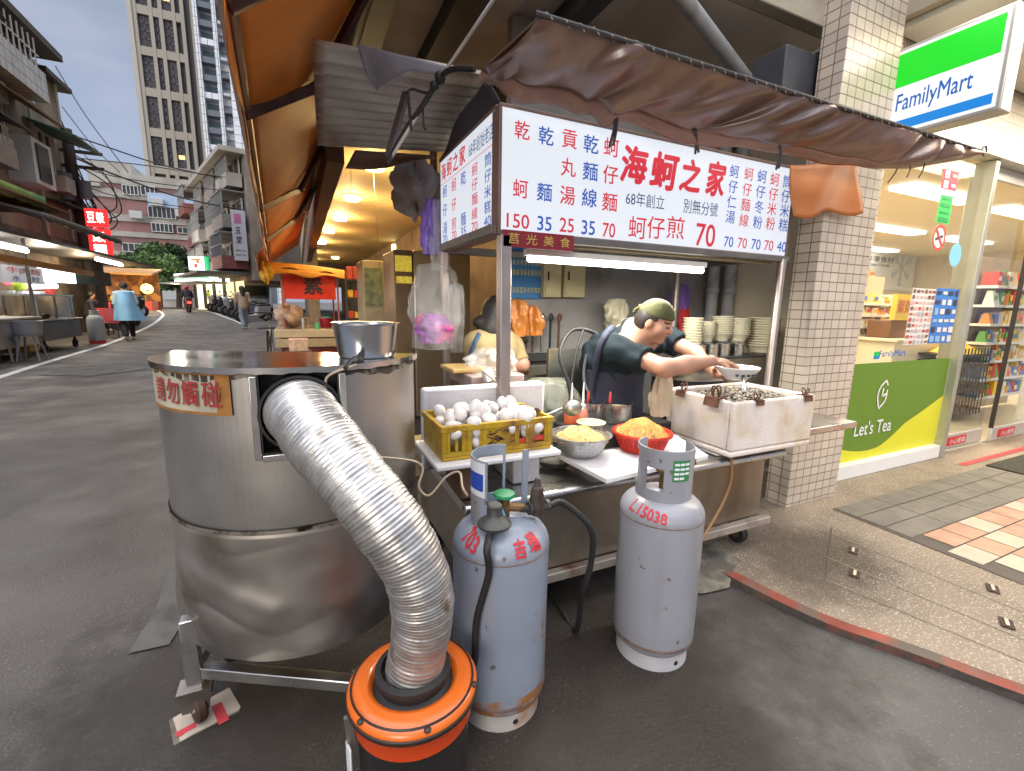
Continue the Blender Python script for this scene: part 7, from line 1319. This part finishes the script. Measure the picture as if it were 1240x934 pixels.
b=MB(); b.tube([W(432,428,z=1.128),W(433,434,z=1.132),W(437,429,z=1.15)],.008,6); b.ell(W(432,436,z=1.136),(.016,.014,.012)); b.tube([W(418,446,z=1.132),W(424,438,z=1.145),W(432,436,z=1.145)],.006,6); tag(b.build('tied_wire_knot',M_rub),'black knotted wire tie on the drum rim in front of the steel pan','wire tie')
# steel pan on the drum
pc=W(445,435,z=1.131); pc=np.array([pc[0]+.008,pc[1]+.078,1.1308]); 
pn=thing('steel_pan','deep polished steel pan standing on top of the drum','pan',pc); M_pan2=mat('polished steel pan',(.5,.5,.5),.2,1,var=.05,vs=4,rv=.05)
b=MB(); b.lathe([(0,.0),(.08,0),(.084,.004),(.097,.102),(.095,.102),(.082,.006),(0,.004)],pc,44); b.build('pan_wall',M_pan2,pn,smooth=30); b=MB(); b.lathe([(.095,.099),(.103,.102),(.103,.106),(.095,.105)],pc,44); b.build('rim',M_pan2,pn)
# ---- inside the stall: back wall furniture
mb_=thing('blue_menu_board','blue menu board with yellow dish names and prices on the back wall','menu board',(1.4,2.9,1.4)); Yb=2.885
b=MB(); q0,q1=W(615,361,y=Yb),W(656,312,y=Yb); b.box(q0[0],Yb,q0[2],q1[0],Yb+.02,q1[2]+.06); b.build('board',mat('menu blue',(.02,.17,.42),.5,var=.08),mb_)
b=MB(); wq=q1[0]-q0[0]; hq=q1[2]-q0[2]
for i in range(9):
    xx=q0[0]+wq*(.06+.11*i); text(b,'蚵麵線湯粉蚵糕米乾'[i],(xx,Yb-.003,q0[2]+hq*.62),(1,0,0),(0,0,1),w=wq*.075,h=hq*.14,bold=.02); text(b,'仔乾米蚵貢仔筒麵煎'[i],(xx,Yb-.003,q0[2]+hq*.85),(1,0,0),(0,0,1),w=wq*.075,h=hq*.12,bold=.02); text(b,['50','35','35','25','70','40','70','70','70'][i],(xx,Yb-.003,q0[2]+hq*.2),(1,0,0),(0,0,1),w=wq*.08,h=hq*.12,bold=.02)
b.build('lettering',mat('menu yellow',(.75,.62,.1),.5,var=.05),mb_,smooth=0)
M_box=mat('cream enamel',(.55,.48,.27),.5,var=.1,vs=5)
for px0,px1,lb in ((658,681,'left cream electric box on the back wall next to the blue board'),(682.5,710,'right cream electric box on the back wall above the hanging bags')):
    q0,q1=W(px0,360,y=2.84),W(px1,320,y=2.84); t=thing('electric_box',lb,'electric box',((q0[0]+q1[0])/2,2.88,q0[2])); b=MB(); b.box(q0[0],2.84,q0[2],q1[0],2.915,q1[2]+.04); b.build('case',M_box,t,bev=.006); b=MB(); b.box(q0[0]+.012,2.832,q0[2]+.012,q1[0]-.012,2.8395,q1[2]+.03); d_=b.build('door',M_box,t,bev=.003); b=MB(); b.box(q0[0]+.025,2.822,(q0[2]+q1[2])/2-.0,q0[0]+.035,2.8315,(q0[2]+q1[2])/2+.06); b.build('handle',M_blk,d_,bev=.003)
def bag(name,lb,c,rx,rz,m,seed,cat='bag',ry=None,knot=True,parts=None,tilt=0):
    r_=random.Random(seed); P_=[(r_.uniform(0,6),r_.randint(2,7),r_.uniform(.05,.14)) for _ in range(6)]
    def f(u,v):
        a=2*PI*u; t=v; prof=(math.sin(PI*min(1,t*.72+.28))**.7)*(1-.25*t) if t<1 else 0
        prof=(.1+.9*math.sin(PI*(1-t)**.8*.55+.15*PI)**1.0) if t<.97 else .08
        w__=1+sum(am*math.sin(k_*a+p_+4*t) for p_,k_,am in P_)
        nn=mnoise.noise(V3((2.2*math.cos(a)+seed,2.2*math.sin(a),3*t)))+.6*mnoise.noise(V3((5*math.cos(a)+seed,5*math.sin(a),6*t))); w__*=1+.3*nn
        return (c[0]+rx*prof*w__*math.cos(a)+tilt*t,c[1]+(ry or rx)*prof*w__*math.sin(a),c[2]+rz*(t-.5)*2)
    b=MB(); b.grid(48,30,f); b.poly([f(i/48,0) for i in range(48)][::-1]); o=b.build(name,m,smooth=70); return tag(o,lb,cat)
M_ob=mat('orange plastic bag',(.55,.2,.04),.4,var=.25,vs=14,bump=.4,bs=30)
bag('orange_bag','larger orange plastic bag hanging under the blue menu board',W(626,385,y=2.7),.07,.12,M_ob,3); bag('orange_bag','smaller orange plastic bag hanging right beside the larger one',W(645,388,y=2.72),.055,.1,M_ob,5)
bag('white_bag','off white plastic bag hanging on the wall behind the cook',W(746,380,y=2.7),.085,.11,mat('off white bag',(.55,.5,.36),.5,var=.15,vs=9,bump=.3,bs=25),8)
bag('purple_apron','purple cloth hanging above a red one behind the cook',W(825,360,y=2.62),.07,.1,mat('purple cloth',(.16,.08,.33),.8,var=.2,vs=9),9,'cloth',.04)
bag('red_cloth','red cloth hanging behind the bowls',W(826,390,y=2.6),.045,.13,mat('red cloth',(.45,.02,.03),.8,var=.2),10,'cloth',.03)
b=MB(); b.cyl((W(820,345,y=2.55)[0],2.55,.6),(W(820,345,y=2.55)[0],2.55,1.62),.018,10); tag(b.build('hanging_post',M_post),'thin steel post behind the cook between purple cloths','post')
# sink and things at left-centre behind counter
sk=thing('steel_sink','deep grimy steel sink behind the left post','sink',(1.35,2.4,0)); M_sk=mat('grimy sink steel',(.33,.31,.26),.4,.85,var=.3,vs=5,col2=(.12,.1,.07),s2=4)
b=MB(); X0,X1,Y0,Y1=1.12,1.6,2.42,2.8; 
for q in ((X0,Y0,X1,Y0+.015),(X0,Y1-.015,X1,Y1),(X0,Y0+.015,X0+.015,Y1-.015),(X1-.015,Y0+.015,X1,Y1-.015)): b.box(q[0],q[1],.55,q[2],q[3],.88)
b.box(X0+.015,Y0+.015,.6,X1-.015,Y1-.015,.62); b.build('basin',M_sk,sk); b=MB()
for x_ in (X0+.03,X1-.03):
    for y_ in (Y0+.03,Y1-.03): b.bar((x_,y_,0.03),(x_,y_,.55),.03)
b.build('sink_stand',M_sk,sk); b=MB(); b.tube([(1.35,2.84,.85),(1.35,2.84,1.05),(1.35,2.78,1.1),(1.35,2.68,1.06)],.012,8,sm=6); b.build('faucet',M_ss,sk)
slab('tool_rack','dark rack of ladles on the wall behind the sink','rack',1.3,2.86,.9,1.75,2.9,.96,M_drk)
for k in range(6): b=MB(); x_=1.34+.07*k; b.bar((x_,2.845,.97),(x_,2.845,1.2),.012); b.ell((x_,2.84,1.215),(.02,.012,.03)); tag(b.build('hanging_ladle',[M_ss,M_blk,M_rust][k%3]),'ladle or spatula hanging on the rack behind the sink','ladle','ladles on the rack behind the sink')
bag('garbage_bag','clear plastic bag full of refuse hanging beneath the sink',W(665,500,y=2.15),.17,.2,sheer('dirty clear plastic',(.35,.36,.28),.5),12)
b=MB(); P=W(700,430,y=2.3); b.box(P[0]-.2,2.3,.5,P[0]+.28,2.33,1.05); tag(b.build('splash_board',mat('scorched board',(.05,.05,.045),.6,.2,var=.5,vs=4,col2=(.16,.12,.06),p2=(.5,.65),s2=3),bev=.004),'scorched dark splash board behind the cooking area','splash board')
cable('black hose looping up behind the squeeze bottles',[W(697,520,y=1.95),W(690,470,y=2.0),W(678,430,y=2.05),W(690,402,y=2.1),W(712,400,y=2.1),W(740,415,y=2.1)],.011)
cable('second black cable running down beside the looping hose',[W(706,400,y=2.08),W(697,430,y=2.05),W(690,480,y=2.0),W(687,512,y=1.95)],.008)
# shelf with plastic bag left of the post
slab('wooden_shelf','pinkish wooden shelf with boards left of the middle post','shelf',.72,2.0,.90,1.0,2.35,.96,mat('pinkish plank',(.4,.29,.25),.6,var=.15,vs=4)); b=MB(); b.box(.76,2.05,.587,.8,2.3,.899); b.box(.93,2.05,.587,.97,2.3,.899)
tag(b.build('shelf_support',M_post),'two steel supports under the pinkish shelf','support')
b=MB(); b.box(.66,2.1,.962,.84,2.32,.985); tag(b.build('cutting_board',mat('bamboo board',(.55,.36,.13),.5,var=.1),bev=.006),'yellow wooden chopping board on the pinkish shelf','chopping board')
bag('plastic_bag','crumpled clear plastic bag lying on the pinkish shelf',np.array([.88,2.12,1.02]),.12,.065,sheer('clear plastic',(.75,.75,.72),.22),14)
bag('plastic_bag','large clear bag with pink and purple bags inside hanging on the left rear post',W(527,375,y=2.58)+(0,0,.02),.14,.24,sheer('clear plastic',(.75,.75,.72),.22),15)
bag('purple_bag','purple and pink plastic bag inside the large clear bag',W(524,397,y=2.58),.1,.085,mat('purple bag',(.4,.13,.45),.4,var=.3,vs=14,col2=(.6,.08,.25),p2=(.5,.6),s2=9),16)
bag('plastic_bag','narrow clear bag hanging just right of the left rear post',W(553,385,y=2.56),.05,.2,sheer('clear plastic',(.75,.75,.72),.22),17)
bag('purple_bag','violet plastic bag hanging beside the side menu sign',W(524,275,y=2.75),.06,.16,mat('violet bag',(.2,.12,.5),.4,var=.2,vs=9),18); bag('plastic_bag','pale clear bag hanging under the violet bag at the side menu sign',W(531,285,y=2.7),.05,.2,sheer('clear plastic',(.75,.75,.72),.22),19)
cable('thin cable hanging from the middle post to the foam lid',[W(583,448,y=1.95),W(600,462,y=1.9),W(612,476,y=1.85),W(621,488,y=1.8)],.005,M_bei)
b=MB(); p=W(591,455,y=1.98); b.obox(p,(.05,.03,.06),(1,.2,.3)); tag(b.build('wall_socket',M_board,bev=.006),'small white plug box hanging left of the middle post','plug')
# ---- cooking stuff
def pot(name,lb,c,r,h,m=M_ss,handle=True,fill=None,cat='pot'):
    t=thing(name,lb,cat,c); b=MB(); b.lathe([(0,0),(r*.96,0),(r,.006),(r,h),(r*1.05,h+.003),(r*.97,h),(r*.97,h*.2),(0,h*.15)],c,30); b.build('pot_wall',m,t,smooth=40)
    if fill: b=MB(); b.lathe([(0,h*.9),(r*.9,h*.82)],c,24); b.build('filling',fill,t)
    if handle: b=MB(); b.ell((c[0]-r*.6,c[1]-r*.2,c[2]+h+.03),(.008,.008,.035)); b.build('red_handle',PC[0],t)
    return t
CZ=.587
q=W(745,505,y=1.85); pot('steel_pot','steel pot with red handle and white filling behind the noodle bowls',(W(745,500,y=1.9)[0],1.9,.70),.085,.1,fill=mat('pale filling',(.5,.42,.28),.7,var=.2,vs=30)); pot('steel_pot','smaller steel pot left of the filled pot',(W(717,500,y=1.95)[0],1.95,.70),.06,.1)
slab('stove_shelf','dark stove top behind the noodle bowls','stove',1.18,1.78,.587,1.78,2.25,.699,M_blk)
c=np.array([W(716,500,y=1.72)[0],1.72,.715]); t=thing('cream_bowl','shallow cream bowl of sliced food behind the colander','bowl',c); b=MB(); b.lathe([(0,0),(.035,0),(.07,.05),(.068,.05),(.034,.006),(0,.006)],c,28); b.build('wall',mat('cream melamine',(.6,.56,.4),.4,var=.05),t); b=MB(); b.lathe([(0,.055),(.066,.045)],c,20); b.build('filling',mat('pale green filling',(.42,.4,.22),.6,var=.4,vs=60,bump=.5,bs=80),t)
slab('bowl_stand','dark block under the cream bowl','block',1.2,1.62,.587,1.36,1.77,.714,M_blk)
for px,py,lb,cm in ((692,470,'orange sauce bottle with long pale nozzle','bottle orange'),(706,468,'pinkish sauce bottle with long pale nozzle','bottle pink')):
    c=np.array([W(px,490,y=1.95)[0],1.95,.70]); t=thing('squeeze_bottle',lb,'sauce bottle',c); b=MB(); b.lathe([(0,0),(.036,0),(.036,.05),(.026,.07),(.02,.075),(0,.075)],c,20); b.build('bottle_body',mat(cm,(.6,.12,.04) if 'orange' in cm else (.62,.2,.14),.35,var=.05),t); b=MB(); b.lathe([(.021,.075),(.021,.09),(.008,.1),(.003,.21),(0,.21)],c,12); b.build('nozzle',M_board,t)
ld=thing('soup_ladle','round steel ladle head resting on the pots','ladle',W(692,495,y=1.85)); p=W(693,494,y=1.8); b=MB(); b.ell(p,(.05,.04,.04),18,10); b.tube([p+(-.03,.02,.0),p+(-.16,.0,-.03),p+(-.2,-.02,-.05)],.006,8); b.build('ladle_head',mat('dull aluminium',(.4,.38,.33),.35,.9,var=.3,vs=14),ld)
b=MB(); p=W(672,520,y=1.68); b.lathe([(0,.0),(.07,.004),(.09,.03),(.094,.03),(.094,.034),(.088,.034),(.068,.008),(0,.004)],(p[0],1.68,.6),28); t=b.build('wok_lid',mat('dark pan',(.1,.1,.085),.35,.8,var=.3)); tag(t,'flat round pan between egg crate and colander','pan')
# black pot with metal lid behind the clam box
bp=thing('covered_pot','wide black pot with a dented metal lid behind the oyster box','pot',(1.95,2.05,.587)); c=np.array([W(830,470,y=2.05)[0]-.0,2.05,.587]); b=MB(); b.lathe([(0,0),(.2,0),(.205,.02),(.205,.3)],c,40); b.build('pot_wall',M_blk,bp); b=MB(); b.lathe([(.215,.3),(.215,.315),(.15,.335),(.03,.34),(0,.34)],c,40); b.build('lid',M_ssd,bp)
# ---- stacked bowls on shelf
slab('bowl_shelf','dark steel shelf carrying the stacked bowls','shelf',1.98,2.02,.985,2.8,2.3,1.0,M_drk); 
M_bw=mat('cream melamine',(.6,.56,.4),.4,var=.05)
bwl=None
def bowlstack(px,n,r,lb,grp,dy,zs=1.0,step=.0145,Y=2.15):
    global bwl
    x=W(px,410,y=Y)[0]
    for k in range(n):
        if bwl is None:
            b=MB(); b.lathe([(0,.003),(.062,0),(.064,.008),(.088,.04),(.1,.048),(.1,.052),(.085,.047),(.06,.012),(0,.01)],(0,0,0),30); bwl=b.build('bowl',M_bw,smooth=40); o=bwl
        else: o=bwl.copy(); COL.objects.link(o)
        o.location=(x+rn.uniform(-.002,.002),Y+rn.uniform(-.002,.002),zs+.001+k*step); o.scale=(r/.1,r/.1,1); o.rotation_euler=(rn.uniform(-.02,.02),rn.uniform(-.02,.02),0); tag(o,lb,'bowl',grp)
bowlstack(838,10,.062,'cream bowl in the leftmost stack behind the oyster box','bowls in the leftmost stack',0,1.035,.017,2.1)
bowlstack(856,6,.05,'small cream bowl in the short second stack from the left','bowls in the short second stack',0,1.08,.016,2.2)
bowlstack(873,9,.072,'cream bowl in the third stack from the left behind the oyster box','bowls in the third stack',0,1.085,.014,2.2)
bowlstack(893,9,.075,'cream bowl in the fourth stack, just left of the broadest stack','bowls in the fourth stack',0,1.085,.0125,2.16)
bowlstack(922,12,.108,'cream bowl in the broadest stack beside the right post','bowls in the broadest stack',0,1.01,.0165,2.12)
for k,px in enumerate((847,862,876,893)): pot('steel_cup',['leftmost steel cup on the bowl shelf','second steel cup from the left on the bowl shelf','third steel cup from the left on the bowl shelf','rightmost steel cup on the bowl shelf'][k],(W(px,415,y=2.08)[0],2.08,1.0),.042,.075,handle=False,cat='cup')
# ---- people
M_skin=mat('skin',(.4,.21,.135),.5,var=.06,vs=9,sss=.12); M_hair=mat('black hair',(.018,.014,.012),.5,var=.2,vs=30,bump=.3,bs=90)
FEA=[M_skin,mat('lip',(.36,.13,.1),.5),mat('eye dark',(.02,.015,.012),.3),M_hair]
ch_=thing('person','cook in dark t-shirt, navy apron and olive cap filling a white bowl','person',(1.7,2.2,0))
vr=np.array([cr[0],cr[1],0]); vu=np.array([0,0,1.]); vf=nrm(np.array([cf[0],cf[1],0]))
HC=W(794,388,d=2.32)
fd=nrm(vr*.76-vf*.50-vu*.46); up=nrm(vu-fd*(vu@fd)-vr*.05); sd_=nrm(np.cross(up,fd))   # face forward, up, side
hr=.083
hm=np.array([fd,sd_,up])
def hp(a,b_,c): return HC+fd*a*hr+sd_*b_*hr+up*c*hr
nk=W(768,404,d=2.43); shR=W(748,424,d=2.34); shL=W(806,410,d=2.62); cht=W(742,436,d=2.52); wst=W(735,495,d=2.62); hip=W(730,560,d=2.66)
elR=W(806,446,d=2.14); wrR=W(862,437,d=2.12); elL=W(842,428,d=2.5); wrL=W(868,452,d=2.3)
bowlc=W(892,452,d=2.13)
pr=[('e',HC,(hr*.98,hr*.80,hr*1.12),.02,hm),('e',hp(.25,0,-.62),(hr*.66,hr*.6,hr*.62),.03,hm),('e',hp(-.25,0,.25),(hr*.86,hr*.86,hr*.9),.03,hm),
 ('e',hp(.98,0,-.2),(hr*.2,hr*.16,hr*.2),.02,hm),('c',hp(.9,0,.12),hp(1.07,0,-.2),.008,.013,.012),('e',hp(.86,0,-.62),(hr*.17,hr*.3,hr*.1),.012,hm),('e',hp(.78,0,-1.0),(hr*.24,hr*.26,hr*.18),.03,hm),
 ('e',hp(-.05,-.9,-.2),(hr*.22,hr*.1,hr*.33),.006,hm),('e',hp(-.05,.9,-.2),(hr*.22,hr*.1,hr*.33),.006,hm),('e',hp(.62,-.42,-.28),(hr*.34,hr*.34,hr*.32),.03,hm),('e',hp(.62,.42,-.28),(hr*.34,hr*.34,hr*.32),.03,hm),
 ('c',hp(-.2,0,-.6),nk,.05,.06,.03),('c',nk,cht,.075,.135,.07),('c',shR,shL,.064,.06,.09),('c',cht,wst,.148,.15,.09),('c',wst,hip,.15,.15,.06),
 ('c',shR,elR,.05,.041,.04),('c',elR,elR*.55+wrR*.45,.041,.039,.03),('c',elR*.55+wrR*.45,wrR,.039,.026,.03),('c',shL,elL,.049,.04,.04),('c',elL,wrL,.04,.026,.03),
 ('c',hip+vr*.07,hip+vr*.07-vu*.32,.09,.075,.04),('c',hip-vr*.09,hip-vr*.09-vu*.32,.09,.075,.04),('c',hip+vr*.07-vu*.32,hip+vr*.07-vu*.62,.075,.06,.03),('c',hip-vr*.09-vu*.32,hip-vr*.09-vu*.62,.075,.06,.03)]
def hand(w_,dirv,palm_n,curl,side,L=.17):
    """palm + four bent fingers + thumb, palm normal = the side the fingers curl to"""
    d=nrm(dirv); n=nrm(palm_n-d*(palm_n@d)); s_=np.cross(d,n)*side; o=[]
    pc_=w_+d*.048; o.append(('e',pc_,(.046,.038,.019),.016,np.array([d,s_,n])))
    for i,(off,ln) in enumerate(((-.028,.066),(-.009,.076),(.011,.072),(.029,.056))):
        p=w_+d*.085+s_*off; dd=d.copy(); 
        for j,(fr,r_) in enumerate(((.45,.0092),(.32,.0083),(.25,.0075))):
            a=curl*(.8+.25*j+.08*i); dd=nrm(dd*math.cos(a)+n*math.sin(a)); n2=n
            q_=p+dd*ln*fr; o.append(('c',p,q_,r_,r_*.92,.004)); p=q_
            n=nrm(n2-dd*(n2@dd)) if abs(n2@dd)<.97 else n2
        n=nrm(palm_n-d*(palm_n@d))
    p=w_+d*.03-s_*.032; dd=nrm(d*.6-s_*.55+n*.45); q_=p+dd*.036; o.append(('c',p,q_,.0115,.0098,.008)); dd=nrm(d*.75+n*.6-s_*.1); o.append(('c',q_,q_+dd*.032,.0095,.008,.004))
    return o
handR=hand(wrR,nrm(vr*.9-vu*.12+vf*.05),-vu+vr*.15,.5,1); handL=hand(wrL,nrm(bowlc+(-vu*.035)-wrL),vu+vr*.3,.32,-1)
pr+=handR+handL
def paint(ce):
    q=ce-HC; a,b_,c=q@fd/hr,q@sd_/hr,q@up/hr; m=np.zeros(len(ce),int); near=np.linalg.norm(q,axis=1)<hr*1.35
    m[near&(a>.75)&(abs(b_)<.27)&(abs(c+.62)<.07)]=1
    for s_ in (-1,1):
        m[near&(a>.5)&(abs(b_-s_*.36)<.15)&(abs(c+.03-.0)<.055)]=2
        m[near&(a>.5)&(abs(b_-s_*.36)<.24)&(abs(c-.22)<.05)]=3
    return m
blob('body',pr,.0045,FEA,ch_,paint=paint)
# hair at nape and sides
def haircut(Fd,P):
    q=P-HC; a=q@fd/hr; c=q@up/hr; return np.maximum(Fd,np.minimum(np.maximum(a+.22-.35*np.clip(c+.1,0,1),-.95-c),np.maximum(a-.32,.0-c+.05))*hr)
blob('hair',[('e',hp(-.08,0,.05),(hr*1.0,hr*.9,hr*1.1),.02,hm),('e',hp(-.36,0,.1),(hr*.8,hr*.93,hr*.9),.03,hm),('e',hp(-.62,0,-.45),(hr*.5,hr*.7,hr*.5),.04,hm)],.005,M_hair,ch_,mod=haircut)
def capcut(Fd,P): q=P-HC; a=q@fd/hr; c=q@up/hr; return np.maximum(Fd,(.30+.10*a-c)*hr)
blob('cap',[('e',hp(-.12,0,.22),(hr*1.13,hr*1.0,hr*1.08),.01,hm)],.005,mat('olive cap cloth',(.055,.056,.016),.85,var=.15,vs=12,bump=.25,bs=60),ch_,mod=capcut)
b=MB(); b.ell(hp(-1.2,-.1,.3),(.016,.016,.014)); b.tube([hp(-1.2,-.1,.3),hp(-1.4,-.1,.0),hp(-1.45,-.1,-.25)],[.008,.012,.006],6); b.build('cap_knot',mat('olive cap cloth',(.055,.056,.016)),ch_)
M_tee=mat('dark teal t-shirt',(.012,.019,.024),.85,var=.2,vs=8,bump=.15,bs=25,spec=.15)
slR=shR+(elR-shR)*.62; slL=shL+(elL-shL)*.45
def teecut(Fd,P):
    Fd=np.maximum(Fd,((P-slR)@nrm(elR-shR))*np.where(np.linalg.norm(P-elR,axis=-1)<.22,1,-1)*1.0) if False else Fd
    d1=np.where(np.linalg.norm(P-slR,axis=-1)<.16,(P-slR)@nrm(elR-shR),-1); d2=np.where(np.linalg.norm(P-slL,axis=-1)<.16,(P-slL)@nrm(elL-shL),-1); d3=(P-(nk+(hp(-.25,0,-.6)-nk)*.12))@nrm(hp(-.25,0,-.6)-nk); d3=np.where(np.linalg.norm(P-nk,axis=-1)<.16,d3,-1)
    return np.maximum(np.maximum(Fd,d1),np.maximum(d2,d3))
tee=[('c',nk,cht,.085,.147,.07),('c',shR,shL,.075,.071,.09),('c',cht,wst,.16,.163,.09),('c',wst,hip,.163,.162,.06),('c',shR,shR+(elR-shR)*.72,.07,.066,.05),('c',shL,shL+(elL-shL)*.55,.07,.066,.05)]
rnw=np.random.default_rng(2)
def wrinkle(Fd,P): 
    Fd=teecut(Fd,P); return Fd+.0055*np.sin(P[...,0]*38+P[...,2]*22+4*np.sin(P[...,1]*14))*np.sin(P[...,2]*31-P[...,0]*9)+.003*np.sin(P[...,2]*60+5*np.sin(P[...,0]*17))
blob('t_shirt',tee,.007,M_tee,ch_,mod=wrinkle)
fr_=nrm(vr*.72-vf*.62)
def apcut(Fd,P):
    q=P-cht; return np.maximum(np.maximum(Fd,(P[...,2]-(cht[2]-.045))),-((P-wst)@fr_+.03))
blob('apron',[('c',cht,wst,.18,.184,.09),('c',wst,hip,.184,.184,.06),('c',hip,hip-vu*.25,.184,.17,.06)],.008,mat('navy apron',(.014,.016,.032),.8,var=.2,vs=7,bump=.15,bs=30),ch_,mod=apcut)
b=MB(); 
def onT(px,py,d,off=.006):
    t=1.7
    for k in range(60):
        p=W(px,py,d=t)[None]; e=min(float(prim_d(q,p)[0]) for q in tee)-.024
        if e<off: break
        t+=max(.004,e*.7)
        if t>2.75: t=d; break
    return W(px,py,d=t)
b.tube([onT(740,397,2.33),onT(733,406,2.29),onT(725,425,2.27),onT(719,455,2.33),onT(716,478,2.38),onT(722,495,2.36)],.017,8,sm=6); b.build('apron_strap',mat('navy apron strap',(.022,.026,.05),.8,var=.2,vs=7),ch_)
b=MB(); b.tube([onT(710,430,2.4),onT(707,450,2.4),onT(709,468,2.38),onT(717,480,2.36)],.008,7,sm=5); b.build('apron_tie',mat('grey strap',(.1,.1,.11),.8),ch_)
for nm,sg_ in (('trousers',1),):
    blob('trousers',[('c',hip+vr*.07,hip+vr*.07-vu*.32,.1,.088,.04),('c',hip-vr*.09,hip-vr*.09-vu*.32,.1,.088,.04),('c',hip+vr*.07-vu*.32,hip+vr*.07-vu*.62,.088,.075,.03),('c',hip-vr*.09-vu*.32,hip-vr*.09-vu*.62,.088,.075,.03)],.012,mat('dark trousers',(.02,.02,.025),.8,var=.1),ch_)
bag('draped_cloth','pale beige cloth hanging below the arm of the cook',W(802,478,d=2.3),.06,.11,mat('beige cloth',(.5,.4,.28),.85,var=.2,vs=7,bump=.3,bs=14),33,'cloth',.03)
# held bowl with spoon
hb=thing('white_bowl','white bowl with dark pattern held over the oyster box by the cook','bowl',bowlc-(0,0,.03)); b=MB(); b.lathe([(0,-.03),(.045,-.03),(.05,-.022),(.088,.012),(.1,.03),(.098,.031),(.086,.016),(.046,-.018),(0,-.02)],bowlc,36); b.build('wall',mat('white porcelain',(.78,.77,.75),.2,var=.02),hb,smooth=50)
b=MB(); va3=math.atan2(-bowlc[1],-bowlc[0])
for k in range(9):
    a_=va3-.35+.16*k+.4; 
    if k%2==0: b.ell(bowlc+np.array([.079*math.cos(a_),.079*math.sin(a_),-.001]),(.008,.008,.006),8,5)
b.build('painted_pattern',mat('blue black glaze',(.05,.05,.07),.3),hb)
sp_=thing('metal_spoon','metal spoon dipping from the bowl into the oysters','spoon',bowlc); b=MB(); b.tube([bowlc+vr*.05+vu*.035,bowlc+vr*.0-vf*.06-vu*.0,bowlc-vf*.09-vu*.07],[.005,.006,.012],8); b.build('spoon_body',M_ss,sp_)
# second worker behind the post
wk=thing('person','worker with dark hair and beige top bending over the sink behind the left post','person',(1.0,2.5,0))
H2=W(602,386,y=2.42); s2a=W(578,418,y=2.38); s2b=W(618,420,y=2.5); w2=W(592,470,y=2.5); e2_=W(632,432,y=2.42)+(0,0,-.05); wr2=W(640,446,y=2.5)+(0,.02,-.06)
blob('body',[('e',H2,(.075,.085,.105),.02),('c',H2-(0,0,.05),(s2a+s2b)/2,.05,.06,.03),('c',s2a,s2b,.07,.07,.06),('c',(s2a+s2b)/2,w2,.12,.15,.06),('c',w2,w2-(0,0,.6),.14,.11,.06),('c',s2b,e2_,.05,.045,.04),('c',e2_,wr2,.042,.03,.03),('c',s2a,s2a+(.02,.06,-.22),.05,.045,.04),('c',s2a+(.02,.06,-.22),wr2-(.1,0,0),.04,.028,.03)]+hand(wr2,np.array([.5,.4,-.6]),np.array([0,0,-1.]),.35,1)+hand(wr2-(.1,0,0),np.array([.5,.4,-.6]),np.array([0,0,-1.]),.35,-1),.008,[M_skin],wk)
blob('hair',[('e',H2+(-.01,.0,.02),(.084,.094,.112),.02),('e',H2+(-.05,-.02,-.06),(.07,.07,.09),.03),('e',H2+(-.1,-.0,-.02),(.05,.045,.04),.02)],.008,M_hair,wk)
def bz(Fd,P): return np.maximum(Fd,(P-(s2b+(e2_-s2b)*.9))@nrm(e2_-s2b)*np.where(np.linalg.norm(P-e2_,axis=-1)<.14,1,0)-np.where(np.linalg.norm(P-e2_,axis=-1)<.14,0,1))
blob('top',[('c',s2a,s2b,.08,.08,.06),('c',(s2a+s2b)/2,w2,.132,.162,.06),('c',w2,w2-(0,0,.3),.155,.15,.06),('c',s2b,e2_,.062,.06,.04),('c',s2a,s2a+(.02,.06,-.2),.062,.06,.04)],.01,mat('beige top',(.3,.23,.11),.85,var=.15,vs=9),wk,mod=bz)
b=MB(); b.tube([W(580,405,y=2.27),W(575,415,y=2.24),W(570,430,y=2.25),W(571,445,y=2.27)],.014,6,sm=5); b.build('apron_strap',mat('blue strap',(.03,.06,.12),.8),wk)
